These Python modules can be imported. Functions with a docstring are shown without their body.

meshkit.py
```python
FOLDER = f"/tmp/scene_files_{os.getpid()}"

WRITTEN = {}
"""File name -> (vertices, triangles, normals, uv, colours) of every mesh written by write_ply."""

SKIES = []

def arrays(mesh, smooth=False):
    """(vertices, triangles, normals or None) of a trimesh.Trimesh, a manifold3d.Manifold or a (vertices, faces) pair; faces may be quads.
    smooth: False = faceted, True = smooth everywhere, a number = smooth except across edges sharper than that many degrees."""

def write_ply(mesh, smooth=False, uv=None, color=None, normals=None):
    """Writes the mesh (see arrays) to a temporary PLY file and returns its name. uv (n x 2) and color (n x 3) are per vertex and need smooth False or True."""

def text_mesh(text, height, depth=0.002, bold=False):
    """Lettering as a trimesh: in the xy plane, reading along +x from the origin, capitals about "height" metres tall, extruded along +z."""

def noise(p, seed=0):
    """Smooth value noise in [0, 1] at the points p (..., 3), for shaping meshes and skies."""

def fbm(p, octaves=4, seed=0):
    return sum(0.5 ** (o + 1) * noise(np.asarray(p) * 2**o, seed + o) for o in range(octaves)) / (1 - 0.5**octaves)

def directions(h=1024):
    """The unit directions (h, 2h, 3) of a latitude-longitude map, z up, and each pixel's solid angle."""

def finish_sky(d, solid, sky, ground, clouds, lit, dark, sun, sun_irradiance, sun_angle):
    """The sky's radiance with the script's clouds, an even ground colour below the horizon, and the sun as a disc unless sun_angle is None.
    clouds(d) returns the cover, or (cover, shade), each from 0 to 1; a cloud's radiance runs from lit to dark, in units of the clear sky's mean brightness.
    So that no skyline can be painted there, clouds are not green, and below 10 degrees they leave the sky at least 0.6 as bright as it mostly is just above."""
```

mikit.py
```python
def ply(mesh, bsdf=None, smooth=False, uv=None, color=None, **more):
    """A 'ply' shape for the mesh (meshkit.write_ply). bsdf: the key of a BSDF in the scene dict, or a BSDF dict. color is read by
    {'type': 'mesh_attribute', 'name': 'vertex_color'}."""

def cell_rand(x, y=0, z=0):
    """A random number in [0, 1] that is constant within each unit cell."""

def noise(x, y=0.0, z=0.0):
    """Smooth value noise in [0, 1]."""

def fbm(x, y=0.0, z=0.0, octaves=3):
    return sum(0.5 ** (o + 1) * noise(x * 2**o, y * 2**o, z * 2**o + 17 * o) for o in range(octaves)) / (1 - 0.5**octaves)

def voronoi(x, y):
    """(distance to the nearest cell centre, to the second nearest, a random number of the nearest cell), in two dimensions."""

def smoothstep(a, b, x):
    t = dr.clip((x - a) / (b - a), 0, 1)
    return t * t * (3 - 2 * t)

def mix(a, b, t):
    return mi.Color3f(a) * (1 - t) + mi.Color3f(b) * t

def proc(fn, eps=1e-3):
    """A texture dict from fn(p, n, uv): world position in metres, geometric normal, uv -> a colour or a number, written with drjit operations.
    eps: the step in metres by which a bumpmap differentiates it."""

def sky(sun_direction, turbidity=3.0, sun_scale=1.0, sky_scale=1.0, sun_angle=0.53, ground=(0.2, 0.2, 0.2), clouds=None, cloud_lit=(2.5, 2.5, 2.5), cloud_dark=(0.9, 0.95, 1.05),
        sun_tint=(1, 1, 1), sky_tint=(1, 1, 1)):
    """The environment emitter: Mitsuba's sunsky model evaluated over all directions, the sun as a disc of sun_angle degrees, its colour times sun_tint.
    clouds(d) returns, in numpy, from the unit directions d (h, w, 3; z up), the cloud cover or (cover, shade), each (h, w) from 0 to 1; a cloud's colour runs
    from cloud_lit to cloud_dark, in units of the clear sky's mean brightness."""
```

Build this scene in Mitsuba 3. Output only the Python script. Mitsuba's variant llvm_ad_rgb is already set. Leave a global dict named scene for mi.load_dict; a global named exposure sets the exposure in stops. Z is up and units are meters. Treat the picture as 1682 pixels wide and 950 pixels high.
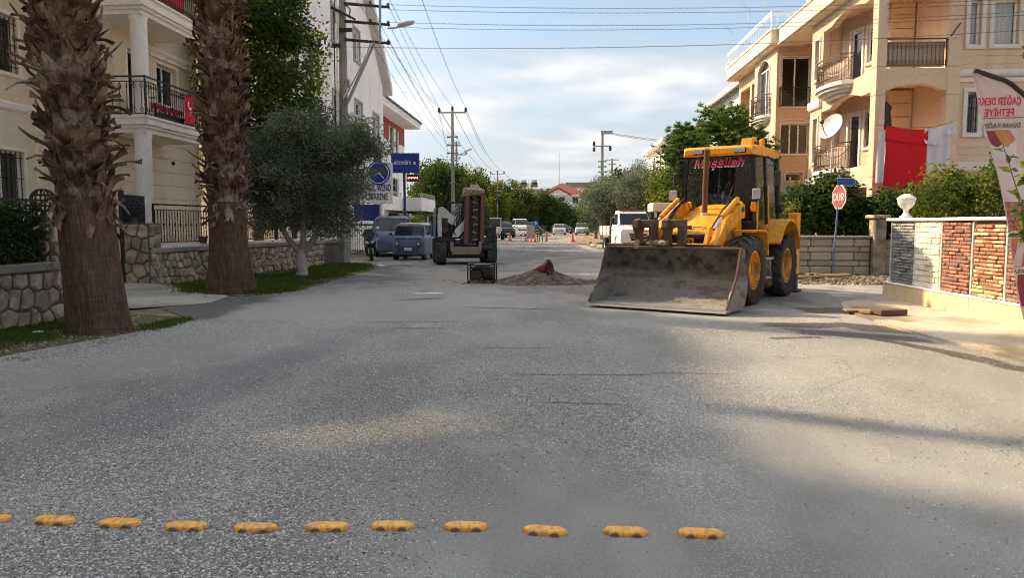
import math, random
import numpy as np, trimesh, shapely, drjit as dr
import mitsuba as mi, mikit, meshkit
from shapely.geometry import Polygon, box as sbox, Point, LineString
from shapely.ops import unary_union
from scipy.spatial import Voronoi
from mikit import proc, noise, fbm, voronoi, cell_rand, smoothstep, mix

scene, labels = {}, {}
T4 = mi.ScalarTransform4f
PI = math.pi

# ------------------------------------------------------------------ camera, sky, exposure
YAW, PITCH, EYE = math.radians(3.0), math.radians(4.84), 1.5
FWD = [-math.sin(YAW) * math.cos(PITCH), math.cos(YAW) * math.cos(PITCH), -math.sin(PITCH)]
scene['camera'] = {'type': 'perspective', 'fov': 2 * math.degrees(math.atan(841 / 1263.0)), 'fov_axis': 'x',
                   'near_clip': 0.05, 'far_clip': 3000.0,
                   'to_world': T4().look_at(origin=[0, 0, EYE], target=[FWD[0], FWD[1], EYE + FWD[2]], up=[0, 0, 1])}
SUN = (-0.86, 0.43, 0.67)


def clouds(d):
    z = np.maximum(d[..., 2], 0.0) + 0.12
    p = np.stack([d[..., 0] / z * 0.9, d[..., 1] / z * 0.9, 0 * z + 0.7], -1)
    big = meshkit.fbm(p * np.array([0.55, 0.8, 1]) + 5.3, 5, seed=3)
    puff = meshkit.fbm(p * np.array([2.1, 2.6, 1]) + 2.0, 6, seed=11)
    streak = meshkit.fbm(np.stack([p[..., 0] * 1.1 + p[..., 1] * 0.3, p[..., 1] * 3.2, p[..., 2]], -1) + 9.1, 5, seed=7)
    thin = np.clip((0.55 * big + 0.45 * streak - 0.36) / 0.30, 0, 1)
    lump = np.clip((0.6 * big + 0.55 * puff - 0.57) / 0.13, 0, 1)
    haze = np.clip(1 - d[..., 2] / 0.42, 0, 1) ** 1.5
    s = np.array(SUN) / np.linalg.norm(SUN)
    glare = np.clip((d @ s - 0.50) / 0.50, 0, 1) ** 1.7          # thin cloud lit up around the sun
    cover = 1 - (1 - 0.70 * thin) * (1 - 0.80 * lump) * (1 - 0.80 * haze) * (1 - 0.95 * glare)
    shade = np.clip(1.0 - 0.85 * glare - 0.10 * lump * (0.4 + 0.9 * puff) - 0.03 * thin, 0, 1)
    return np.clip(cover, 0, 0.97), shade


scene['sky'] = mikit.sky(SUN, turbidity=3.0, sun_scale=0.45, sky_scale=0.56, sun_angle=1.6, ground=(0.2, 0.19, 0.17), clouds=clouds,
                         cloud_lit=(8.2, 7.95, 7.5), cloud_dark=(1.10, 1.11, 1.15), sun_tint=(1.0, 0.95, 0.86), sky_tint=(1.07, 1.0, 0.90))
exposure = 3.6

# ------------------------------------------------------------------ naming
_count = {}


def numbered(key):
    n = _count.get(key)
    _count[key] = 0 if n is None else n + 1
    return key if n is None else f'{key}_{n + 1:03d}'


def thing(name, label, cat, group=None):
    key = numbered(name)
    labels[key] = {'label': label, 'category': cat}
    if group: labels[key]['group'] = group
    return key


def put(name, mesh, bsdf, parent=None, smooth=False, **more):
    """one entry of the scene under its parent; returns its key"""
    key = numbered(f'{parent}__{name}' if parent else name)
    v, f = mesh
    scene[key] = mikit.ply((v, f), bsdf, smooth, **more)
    return key


def one(name, mesh, bsdf, label, cat, group=None, smooth=False):
    key = thing(name, label, cat, group)
    scene[key] = mikit.ply(mesh, bsdf, smooth)
    return key


def struct(name, mesh, bsdf, label=None, smooth=False, kind='structure'):
    key = numbered(name)
    scene[key] = mikit.ply(mesh, bsdf, smooth)
    labels[key] = {'kind': kind}
    if label: labels[key]['label'] = label
    return key


# ------------------------------------------------------------------ mesh helpers: a mesh is (vertices, triangles)
def cat(ms):
    ms = [m for m in ms if m is not None and len(m[1])]
    off = np.cumsum([0] + [len(m[0]) for m in ms[:-1]])
    return np.vstack([m[0] for m in ms]), np.vstack([np.asarray(m[1]) + o for m, o in zip(ms, off)])


def tm(t): return np.asarray(t.vertices, float), np.asarray(t.faces, int)


def quads(q): q = np.asarray(q); return np.vstack([q[:, [0, 1, 2]], q[:, [0, 2, 3]]])


_BF = quads([[0, 2, 3, 1], [4, 5, 7, 6], [0, 1, 5, 4], [2, 6, 7, 3], [0, 4, 6, 2], [1, 3, 7, 5]])


def bx(x0, x1, y0, y1, z0, z1):
    x0, x1 = sorted((x0, x1)); y0, y1 = sorted((y0, y1)); z0, z1 = sorted((z0, z1))
    v = np.array([[x, y, z] for z in (z0, z1) for y in (y0, y1) for x in (x0, x1)], float)
    return v, _BF


def _cb():
    idx, v = {}, []
    for c in np.ndindex(2, 2, 2):
        for a in range(3):
            idx[c, a] = len(v)
            v.append((c, a))
    f = []
    for a in range(3):
        b, c = (a + 1) % 3, (a + 2) % 3
        for s in (0, 1):
            k = []
            for (i, j) in ((0, 0), (1, 0), (1, 1), (0, 1)):
                t = [0, 0, 0]; t[a] = s; t[b] = i; t[c] = j
                k.append(idx[tuple(t), a])
            f.append(k if s else k[::-1])
    for a in range(3):
        b, c = (a + 1) % 3, (a + 2) % 3
        for i in (0, 1):
            for j in (0, 1):
                t0, t1 = [0, 0, 0], [0, 0, 0]
                t0[b] = t1[b] = i; t0[c] = t1[c] = j; t1[a] = 1
                q = [idx[tuple(t0), b], idx[tuple(t1), b], idx[tuple(t1), c], idx[tuple(t0), c]]
                f.append(q if (i != j) else q[::-1])
    tris = [[idx[c, 0], idx[c, 1], idx[c, 2]] if (sum(c) % 2 == 1) else [idx[c, 0], idx[c, 2], idx[c, 1]] for c in np.ndindex(2, 2, 2)]
    F = np.vstack([quads(f), tris])
    return v, F


_CV, _CF = _cb()


def cbx(x0, x1, y0, y1, z0, z1, b=0.01):
    """chamfered box, 44 triangles"""
    lo = np.array([min(x0, x1), min(y0, y1), min(z0, z1)]); hi = np.array([max(x0, x1), max(y0, y1), max(z0, z1)])
    b = min(b, 0.45 * (hi - lo).min())
    v = np.empty((24, 3))
    for k, (c, a) in enumerate(_CV):
        for q in range(3):
            v[k, q] = (hi[q] if c[q] else lo[q]) + (0 if q == a else (-b if c[q] else b))
    return v, _CF


def xf(m, M=None, t=None, rz=None, rx=None, ry=None, s=None):
    v = np.asarray(m[0], float)
    if s is not None: v = v * s
    for ang, (i, j) in ((rx, (1, 2)), (ry, (2, 0)), (rz, (0, 1))):
        if ang:
            c, n = math.cos(ang), math.sin(ang)
            w = v.copy(); w[:, i] = c * v[:, i] - n * v[:, j]; w[:, j] = n * v[:, i] + c * v[:, j]; v = w
    if M is not None: v = v @ M[:3, :3].T + M[:3, 3]
    if t is not None: v = v + np.asarray(t, float)
    f = m[1]
    if M is not None and np.linalg.det(M[:3, :3]) < 0: f = np.asarray(f)[:, ::-1]
    return v, f


def mirror(m, axis=1):
    v = m[0].copy(); v[:, axis] *= -1
    return v, np.asarray(m[1])[:, ::-1]


def tube(pts, r, n=8, caps=True):
    p = np.asarray(pts, float)
    t = np.gradient(p, axis=0) if len(p) > 2 else np.repeat([p[1] - p[0]], 2, 0)
    t /= np.linalg.norm(t, axis=1, keepdims=True) + 1e-12
    ref = np.array([0, 0, 1.0]) if abs(t[0, 2]) < 0.9 else np.array([1.0, 0, 0])
    a0 = np.cross(t[0], ref); a0 /= np.linalg.norm(a0)
    A = [a0]
    for k in range(1, len(p)):
        a = A[-1] - t[k] * (A[-1] @ t[k]); A.append(a / (np.linalg.norm(a) + 1e-12))
    A = np.array(A); B = np.cross(t, A)
    ang = np.arange(n) * 2 * PI / n
    r = np.broadcast_to(np.asarray(r, float), (len(p),))
    v = p[:, None] + r[:, None, None] * (np.cos(ang)[None, :, None] * A[:, None] + np.sin(ang)[None, :, None] * B[:, None])
    i, j = np.meshgrid(np.arange(len(p) - 1), np.arange(n), indexing='ij')
    q = np.stack([i * n + j, i * n + (j + 1) % n, (i + 1) * n + (j + 1) % n, (i + 1) * n + j], -1).reshape(-1, 4)
    f = quads(q)
    v = v.reshape(-1, 3)
    if caps:
        v = np.vstack([v, p[0], p[-1]]); c0, c1 = len(v) - 2, len(v) - 1; b = (len(p) - 1) * n
        k = np.arange(n); k2 = (k + 1) % n
        f = np.vstack([f, np.stack([k2, k, k * 0 + c0], 1), np.stack([b + k, b + k2, k * 0 + c1], 1)])
    return v, f


def cyl(p0, p1, r0, r1=None, n=12):
    return tube([p0, p1], [r0, r0 if r1 is None else r1], n)


def lathe(prof, n=20, axis='z', a0=0.0, a1=2 * PI):
    """profile of (radius, height), from bottom to top along the axis"""
    pr = np.array(prof, float); full = abs(a1 - a0 - 2 * PI) < 1e-6
    m = n if full else n + 1
    ang = a0 + (a1 - a0) * np.arange(m) / n
    v = np.stack([pr[:, None, 0] * np.cos(ang), pr[:, None, 0] * np.sin(ang), np.broadcast_to(pr[:, 1:2], (len(pr), m))], -1).reshape(-1, 3)
    i, j = np.meshgrid(np.arange(len(pr) - 1), np.arange(n), indexing='ij')
    f = quads(np.stack([i * m + j, i * m + (j + 1) % m, (i + 1) * m + (j + 1) % m, (i + 1) * m + j], -1).reshape(-1, 4))
    if axis == 'y': v = v[:, [1, 2, 0]]
    if axis == 'x': v = v[:, [2, 0, 1]]
    return v, f


def orient(m):
    v, f = m; c = v.mean(0)
    return (v, np.asarray(f)[:, ::-1]) if np.einsum('ij,ij->', v[f[:, 0]] - c, np.cross(v[f[:, 1]] - c, v[f[:, 2]] - c)) < 0 else m


def extr(poly, h, z0=0.0):
    """shapely polygon in xy, extruded along z"""
    if poly.geom_type != 'Polygon':
        return cat([extr(g, h, z0) for g in poly.geoms if g.geom_type == 'Polygon' and g.area > 1e-6])
    v, f = tm(trimesh.creation.extrude_polygon(poly, h, engine='earcut'))
    return v + [0, 0, z0], f


def frame(o, xd, zd=(0, 0, 1)):
    """4x4: local x -> xd, local y -> zd, local z -> xd x zd (outward)"""
    x = np.asarray(xd, float); x /= np.linalg.norm(x); y = np.asarray(zd, float); y = y - x * (x @ y); y /= np.linalg.norm(y)
    M = np.eye(4); M[:3, 0], M[:3, 1], M[:3, 2], M[:3, 3] = x, y, np.cross(x, y), o
    return M


def sheet(poly, z, step=None):
    """flat polygon as an upward facing sheet"""
    v, f = trimesh.creation.triangulate_polygon(poly, engine='earcut')
    v = np.column_stack([v, np.full(len(v), z)])
    n = np.cross(v[f[:, 1]] - v[f[:, 0]], v[f[:, 2]] - v[f[:, 0]])[:, 2]
    f = np.where(n[:, None] < 0, f[:, ::-1], f)
    return v, f


def ico(c, r, sub=2, s=(1, 1, 1)):
    m = trimesh.creation.icosphere(sub, 1.0)
    return np.asarray(m.vertices) * np.asarray(s) * r + np.asarray(c, float), np.asarray(m.faces)


def hull(pts):
    return tm(trimesh.convex.convex_hull(np.asarray(pts, float)))


def loft(rings, closed=True, caps=True):
    """rings: k x n x 3; quads between successive rings"""
    R = np.asarray(rings, float); k, n = R.shape[:2]
    i, j = np.meshgrid(np.arange(k - 1), np.arange(n if closed else n - 1), indexing='ij')
    f = quads(np.stack([i * n + j, i * n + (j + 1) % n, (i + 1) * n + (j + 1) % n, (i + 1) * n + j], -1).reshape(-1, 4))
    v = R.reshape(-1, 3)
    if caps and closed:
        c0, c1 = R[0].mean(0), R[-1].mean(0); a = len(v); v = np.vstack([v, c0, c1]); q = np.arange(n); q2 = (q + 1) % n; b = (k - 1) * n
        f = np.vstack([f, np.stack([q2, q, q * 0 + a], 1), np.stack([b + q, b + q2, q * 0 + a + 1], 1)])
        if np.einsum('ij,ij->', v[f[:, 0]] - c0, np.cross(v[f[:, 1]] - c0, v[f[:, 2]] - c0)) < 0: f = f[:, ::-1]
    return v, f


def text(s, height, depth=0.004, bold=True):
    t = meshkit.text_mesh(s, height, depth, bold)
    v, f = tm(t)
    return v, f


def centre_text(s, height, depth=0.004, bold=True, width=None, slant=0.0):
    v, f = text(s, height, depth, bold)
    lo, hi = v.min(0), v.max(0)
    v = v - [(lo[0] + hi[0]) / 2, height / 2, 0]
    if width: v[:, 0] *= width / (hi[0] - lo[0])
    v[:, 0] += slant * v[:, 1]
    return v, f


# ------------------------------------------------------------------ materials
def pr(rgb, rough=0.6, metal=0.0, spec=0.5, **k):
    return {'type': 'principled', 'base_color': {'type': 'rgb', 'value': list(rgb)} if not isinstance(rgb, dict) else rgb, 'roughness': rough, 'metallic': metal, 'specular': spec, **k}


def mat(name, *a, two=True, bump=None, **k):
    b = pr(*a, **k)
    if bump: b = {'type': 'bumpmap', 'arbitrary': bump[0], 'scale': bump[1], 'bsdf': b}
    if two: b = {'type': 'twosided', 'bsdf': b}
    scene[name] = b
    return name


def weathered(rgb, dirt=(0.25, 0.22, 0.18), amt=0.35, s=0.7, fine=14.0):
    rgb, dirt = list(rgb), list(dirt)

    def fn(p, n, uv):
        a = fbm(p.x * s, p.y * s, p.z * s * 0.6, 4)
        streak = fbm(p.x * 3.1 + 7, p.y * 3.1, p.z * 0.25, 3)
        g = noise(p.x * fine, p.y * fine, p.z * fine)
        t = smoothstep(0.45, 0.85, 0.6 * a + 0.4 * streak) * amt
        return mix(rgb, dirt, t) * (0.93 + 0.14 * g)
    return proc(fn)


def leafmat(name, rgb, trans, diff=0.7, rough=0.55):
    scene[name] = {'type': 'principledthin', 'base_color': {'type': 'rgb', 'value': list(rgb)}, 'roughness': rough, 'diff_trans': trans, 'eta': 1.4, 'spec_trans': 0.0}
    return name


rng = np.random.default_rng(7)
# ------------------------------------------------------------------ material table
def asphalt_fn(p, n, uv):
    x, y = p.x, p.y
    big = fbm(x * 0.35 + 3, y * 0.16, 0.0, 4)
    mid = fbm(x * 2.1, y * 1.3, 4.0, 4)
    wx = x + 0.35 * (fbm(y * 0.5, x * 0.3, 2.0, 2) - 0.5)
    d1, d2, r = voronoi(x * 62.0, y * 62.0)
    d1b, d2b, rb = voronoi(x * 27.0 + 11, y * 27.0)
    # worn wheel path, smooth and bluish; pale dusty bands
    path = smoothstep(0.55, 0.15, dr.abs(wx + 3.05 - 0.14 * (y - 6) + 0.3 * mid)) * smoothstep(4.4, 6.0, y) * smoothstep(13.0, 8.0, y)
    coarse = smoothstep(0.35, 0.65, fbm(x * 0.5, y * 0.28 + 8, 1.0, 3) + 0.12 * smoothstep(2.0, -2.0, x) - 0.3 * path)
    chip = smoothstep(0.42, 0.75, r) * smoothstep(0.52, 0.22, d1)
    chip2 = smoothstep(0.5, 0.8, rb) * smoothstep(0.42, 0.2, d1b)
    gap = smoothstep(0.12, 0.0, d2 - d1)
    base = mix([0.195, 0.185, 0.170], [0.335, 0.318, 0.290], smoothstep(0.30, 0.70, 0.65 * big + 0.35 * mid))
    base = mix(base, [0.35, 0.332, 0.305], 0.75 * smoothstep(10.0, 15.0, y) * smoothstep(0.35, 0.6, 0.5 * big + 0.5 * mid))
    base = mix(base, [0.31, 0.275, 0.23], 0.5 * smoothstep(1.0, 4.5, x) * smoothstep(14.0, 9.0, y) * smoothstep(3.6, 6.5, y))
    base = mix(base, [0.180, 0.181, 0.185], 0.6 * path)
    near = smoothstep(26.0, 8.0, y)
    base = base * (1 - 0.42 * gap * near * (0.4 + 0.6 * coarse))
    base = mix(base, [0.68, 0.66, 0.61], chip * near * (0.22 + 0.55 * coarse))
    base = mix(base, [0.66, 0.64, 0.60], chip2 * near * 0.45 * coarse)
    # pale worn spots and dark seams
    pale = mi.Float(0)
    for (a, b, ra, rb_) in ((-0.35, 10.3, 0.55, 0.75), (-0.55, 8.05, 0.42, 0.38), (-0.75, 6.2, 0.5, 0.32), (-1.2, 14.5, 1.6, 1.3), (-0.4, 5.1, 0.3, 0.2), (-3.6, 13.6, 1.5, 2.2)):
        q = dr.sqrt(dr.square((x - a) / ra) + dr.square((y - b) / rb_)) + 2.2 * (mid - 0.5)
        pale = dr.maximum(pale, smoothstep(1.1, 0.45, q))
    base = mix(base, [0.36, 0.345, 0.315], 0.42 * pale)
    dark = mi.Float(0)
    for (a, b, L, w, sl) in ((0.27, 6.35, 0.42, 0.05, -0.1), (-2.2, 11.6, 0.85, 0.05, 0.12), (-1.9, 10.9, 0.5, 0.10, 0.0), (-0.7, 13.6, 1.1, 0.10, -0.2), (0.3, 7.6, 0.9, 0.05, 0.05), (-0.5, 9.2, 0.6, 0.05, 0.0), (1.4, 7.7, 0.5, 0.04, -.1), (-2.6, 15.2, 0.5, 0.2, 0.5)):
        q = smoothstep(1.0, 0.55, dr.abs(x - a) / L) * smoothstep(1.0, 0.3, dr.abs(y - b - sl * (x - a) + 0.12 * (mid - 0.5)) / (w * (0.4 + 1.2 * mid)))
        dark = dr.maximum(dark, q)
    base = mix(base, [0.055, 0.054, 0.053], 0.75 * dark)
    # branching cracks where the surface has aged, and an old patch with a tarred seam
    cw = 0.5 * (fbm(x * 2.2 + 7, y * 2.2, 5.0, 3) - 0.5)
    k1, k2, kr = voronoi(x * 0.62 + cw + 3.3, y * 0.45 + cw)
    crack = smoothstep(0.016, 0.003, k2 - k1) * smoothstep(0.50, 0.62, fbm(x * 0.7 + 9, y * 0.35, 2.0, 4)) * smoothstep(24.0, 15.0, y) * smoothstep(5.5, 7.5, y)
    j1, j2, jr = voronoi(x * 2.6 + 2 * cw, y * 2.1 + 2 * cw)
    crack = dr.maximum(crack, smoothstep(0.05, 0.012, j2 - j1) * smoothstep(0.62, 0.70, fbm(x * 0.55 + 2, y * 0.4 + 5, 8.0, 3)) * smoothstep(7.0, 9.0, y))
    base = mix(base, [0.070, 0.067, 0.063], 0.55 * crack)
    # tar repair on the left, wet gutter on the right
    tar = smoothstep(-5.2, -5.7, x + 0.5 * (mid - 0.5) + 0.10 * (y - 13)) * smoothstep(11.2, 12.0, y) * smoothstep(16.5, 15.0, y)
    base = mix(base, [0.085, 0.085, 0.087], 0.8 * tar)
    dust = smoothstep(0.45, 0.75, fbm(x * 0.9 + 20, y * 0.5, 3.0, 4) + 0.35 * smoothstep(3.0, 0.6, dr.abs(y - 20.2)) * smoothstep(4.5, 1.0, dr.abs(x + 0.4)))
    base = mix(base, [0.33, 0.27, 0.205], 0.5 * dust * smoothstep(15.0, 19.5, y) * smoothstep(30.0, 24.0, y))
    return mix(base * mi.Color3f(0.86, 0.87, 0.885), [0.055, 0.046, 0.036], 0.88 * wet_mask(x, y, mid))


def wet_mask(x, y, mid):
    w = mi.Float(0)
    # (x, y, half length, half width, slope): gutter runs and puddles beside the tiled kerb
    for (a, b, L, wd, sl) in ((4.55, 9.3, 0.45, 0.55, -2.6), (4.1, 10.5, 0.85, 0.42, -0.55), (3.75, 11.6, 0.75, 0.30, 0.0), (4.65, 11.3, 0.45, 0.5, -0.8), (4.95, 7.9, 0.35, 0.5, -2.5), (3.2, 10.2, 0.4, 0.14, 0.1), (5.0, 13.6, 0.8, 0.5, 0.0)):
        q = smoothstep(1.0, 0.72, dr.abs(x - a) / L + 0.5 * (mid - 0.5)) * smoothstep(1.0, 0.6, dr.abs(y - b - sl * (x - a) + 0.35 * (mid - 0.5)) / (wd * (0.5 + mid)))
        w = dr.maximum(w, q)
    return w


def asphalt_rough(p, n, uv):
    mid = fbm(p.x * 2.1, p.y * 1.3, 4.0, 4)
    return 0.88 - 0.55 * wet_mask(p.x, p.y, mid) + 0.1 * (mid - 0.5)


def asphalt_bump(p, n, uv):
    d1, d2, r = voronoi(p.x * 62.0, p.y * 62.0)
    return (0.6 + 0.6 * r) * smoothstep(0.6, 0.1, d1) + 2.0 * fbm(p.x * 9, p.y * 9, 0.0, 2)


scene['m_asphalt'] = {'type': 'bumpmap', 'arbitrary': proc(asphalt_bump, 2e-3), 'scale': 0.0035,
                      'bsdf': {'type': 'principled', 'base_color': proc(asphalt_fn), 'roughness': proc(asphalt_rough), 'specular': 0.35}}


def soil_fn(p, n, uv):
    a = fbm(p.x * 1.3, p.y * 1.3, p.z, 4); g = noise(p.x * 40, p.y * 40, p.z * 40); h = noise(p.x * 13, p.y * 13, p.z * 13)
    c = mix([0.15, 0.115, 0.078], [0.30, 0.235, 0.165], smoothstep(0.25, 0.75, a))
    return c * (0.75 + 0.28 * g + 0.25 * h)


def concrete_fn(p, n, uv):
    a = fbm(p.x * 0.9, p.y * 0.9, p.z * 0.9, 4); g = noise(p.x * 60, p.y * 60, p.z * 60)
    d1, d2, r = voronoi(p.x * 0.8, p.y * 0.8 + p.z * .8)
    c = mix([0.22, 0.21, 0.19], [0.34, 0.325, 0.29], smoothstep(0.3, 0.7, a))
    return c * (0.86 + 0.22 * g) * (1 - 0.45 * smoothstep(0.03, 0.0, d2 - d1))


def apron_fn(p, n, uv):
    a = fbm(p.x * 1.1, p.y * 1.1, p.z * 0.9, 4); g = noise(p.x * 50, p.y * 50, 3.0)
    c = mix([0.30, 0.25, 0.185], [0.46, 0.39, 0.30], smoothstep(0.3, 0.7, a))
    w = smoothstep(0.50, 0.60, fbm(p.x * 1.3 + 4, p.y * 0.7, 7.0, 4)) * smoothstep(5.9, 5.2, p.x)
    return mix(c * (0.86 + 0.24 * g), [0.085, 0.07, 0.052], 0.7 * w)


def bark_fn(p, n, uv):
    # fibrous palm trunk: fine vertical fibres crossed by leaf-scar rings
    ang = uv.x * 2 * PI
    f1 = noise(uv.x * 230.0, p.z * 6.0, 0.0); f2 = noise(uv.x * 75.0, p.z * 8.0, 4.0); ring = fbm(uv.x * 14.0, p.z * 34.0 + 2.0 * noise(uv.x * 6.0, p.z * 2.0, 9.0), 2.0, 3)
    c = mix([0.078, 0.049, 0.035], [0.140, 0.090, 0.062], smoothstep(0.2, 0.85, 0.6 * f1 + 0.25 * f2 + 0.15 * ring))
    return c * (0.72 + 0.45 * ring)


def bark_bump(p, n, uv):
    return noise(uv.x * 150.0, p.z * 5.0, 0.0) + 1.2 * noise(uv.x * 60.0, p.z * 16.0, 4.0) + 1.4 * fbm(uv.x * 9.0, p.z * 26.0, 2.0, 3)


def boot_fn(p, n, uv):
    a = noise(p.x * 7, p.y * 7, p.z * 7); g = noise(p.x * 60, p.y * 60, p.z * 18); q = fbm(p.x * 2.2 + 3, p.y * 2.2, p.z * 3.1, 3)
    c = mix([0.060, 0.036, 0.025], [0.225, 0.145, 0.103], smoothstep(0.25, 0.8, 0.6 * a + 0.4 * g))
    return mix(c, [0.37, 0.31, 0.265], smoothstep(0.54, 0.72, q) * (0.3 + 0.5 * g))


def stone(t, u):
    def fn(p, n, uv):
        a = fbm(p.x * 5 + t, p.y * 5, p.z * 5, 4); g = noise(p.x * 55, p.y * 55, p.z * 55)
        return mix([v * 0.62 for v in u], [v * 1.25 for v in u], smoothstep(0.25, 0.75, a)) * (0.85 + 0.26 * g)
    return proc(fn)


def stone_bump(p, n, uv): return fbm(p.x * 16, p.y * 16, p.z * 16, 4)


for k, u in enumerate(([0.41, 0.33, 0.235], [0.37, 0.315, 0.24], [0.46, 0.39, 0.29], [0.32, 0.28, 0.235])):
    mat(f'm_stone{k}', stone(k * 9.0, u), rough=0.9, spec=0.25, bump=(proc(stone_bump, 4e-3), 0.03))
mat('m_mortar', [0.135, 0.12, 0.10], rough=0.95, spec=0.2)
mat('m_soil', proc(soil_fn), rough=0.95, spec=0.2, bump=(proc(lambda p, n, uv: fbm(p.x * 12, p.y * 12, p.z * 12, 3), 5e-3), 0.05))
mat('m_concrete', proc(concrete_fn), rough=0.88, spec=0.3)
mat('m_apron', proc(apron_fn), rough=0.85, spec=0.3, bump=(proc(lambda p, n, uv: fbm(p.x * 9, p.y * 9, 1.0, 4), 4e-3), 0.02))
mat('m_bark', proc(bark_fn), rough=0.9, spec=0.2, bump=(proc(bark_bump, 3e-3), 0.012))
mat('m_boot', proc(boot_fn), rough=0.85, spec=0.25, two=True)
mat('m_wood_bark', weathered([0.17, 0.135, 0.10], [0.06, 0.05, 0.04], 0.7, 3.0, 30.0), rough=0.9, spec=0.2)
mat('m_olive_bark', weathered([0.27, 0.245, 0.205], [0.085, 0.07, 0.055], 0.9, 4.0, 30.0), rough=0.9, spec=0.2)
# walls
mat('m_cream', weathered([0.72, 0.61, 0.445], [0.42, 0.34, 0.24], 0.5), rough=0.85, spec=0.3)
mat('m_cream_low', weathered([0.74, 0.68, 0.56], [0.45, 0.39, 0.30], 0.45), rough=0.85, spec=0.3)
mat('m_trim', weathered([0.79, 0.76, 0.70], [0.46, 0.41, 0.34], 0.45), rough=0.8, spec=0.3)
mat('m_tan', weathered([0.57, 0.41, 0.27], [0.36, 0.265, 0.175], 0.6), rough=0.85, spec=0.3)
mat('m_tan_pale', weathered([0.62, 0.475, 0.335], [0.38, 0.28, 0.195], 0.55), rough=0.85, spec=0.3)
mat('m_parapet', weathered([0.70, 0.615, 0.48], [0.42, 0.34, 0.25], 0.5), rough=0.85, spec=0.3)
mat('m_white', weathered([0.79, 0.79, 0.79], [0.50, 0.48, 0.45], 0.5), rough=0.85, spec=0.3)
mat('m_marble', weathered([0.70, 0.56, 0.35], [0.52, 0.33, 0.15], 0.55, 2.2, 9.0), rough=0.45, spec=0.4)
mat('m_red_trim', [0.30, 0.035, 0.04], rough=0.7)
mat('m_roof', weathered([0.215, 0.07, 0.048], [0.12, 0.065, 0.05], 0.6, 2.0, 8.0), rough=0.85, spec=0.3)
mat('m_grey', [0.32, 0.32, 0.325], rough=0.6)
mat('m_pale_grey', [0.55, 0.55, 0.54], rough=0.6)
mat('m_pvc', [0.78, 0.78, 0.77], rough=0.35)
mat('m_white_paint', [0.74, 0.74, 0.73], rough=0.45)
mat('m_iron', [0.018, 0.017, 0.017], rough=0.5)
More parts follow.
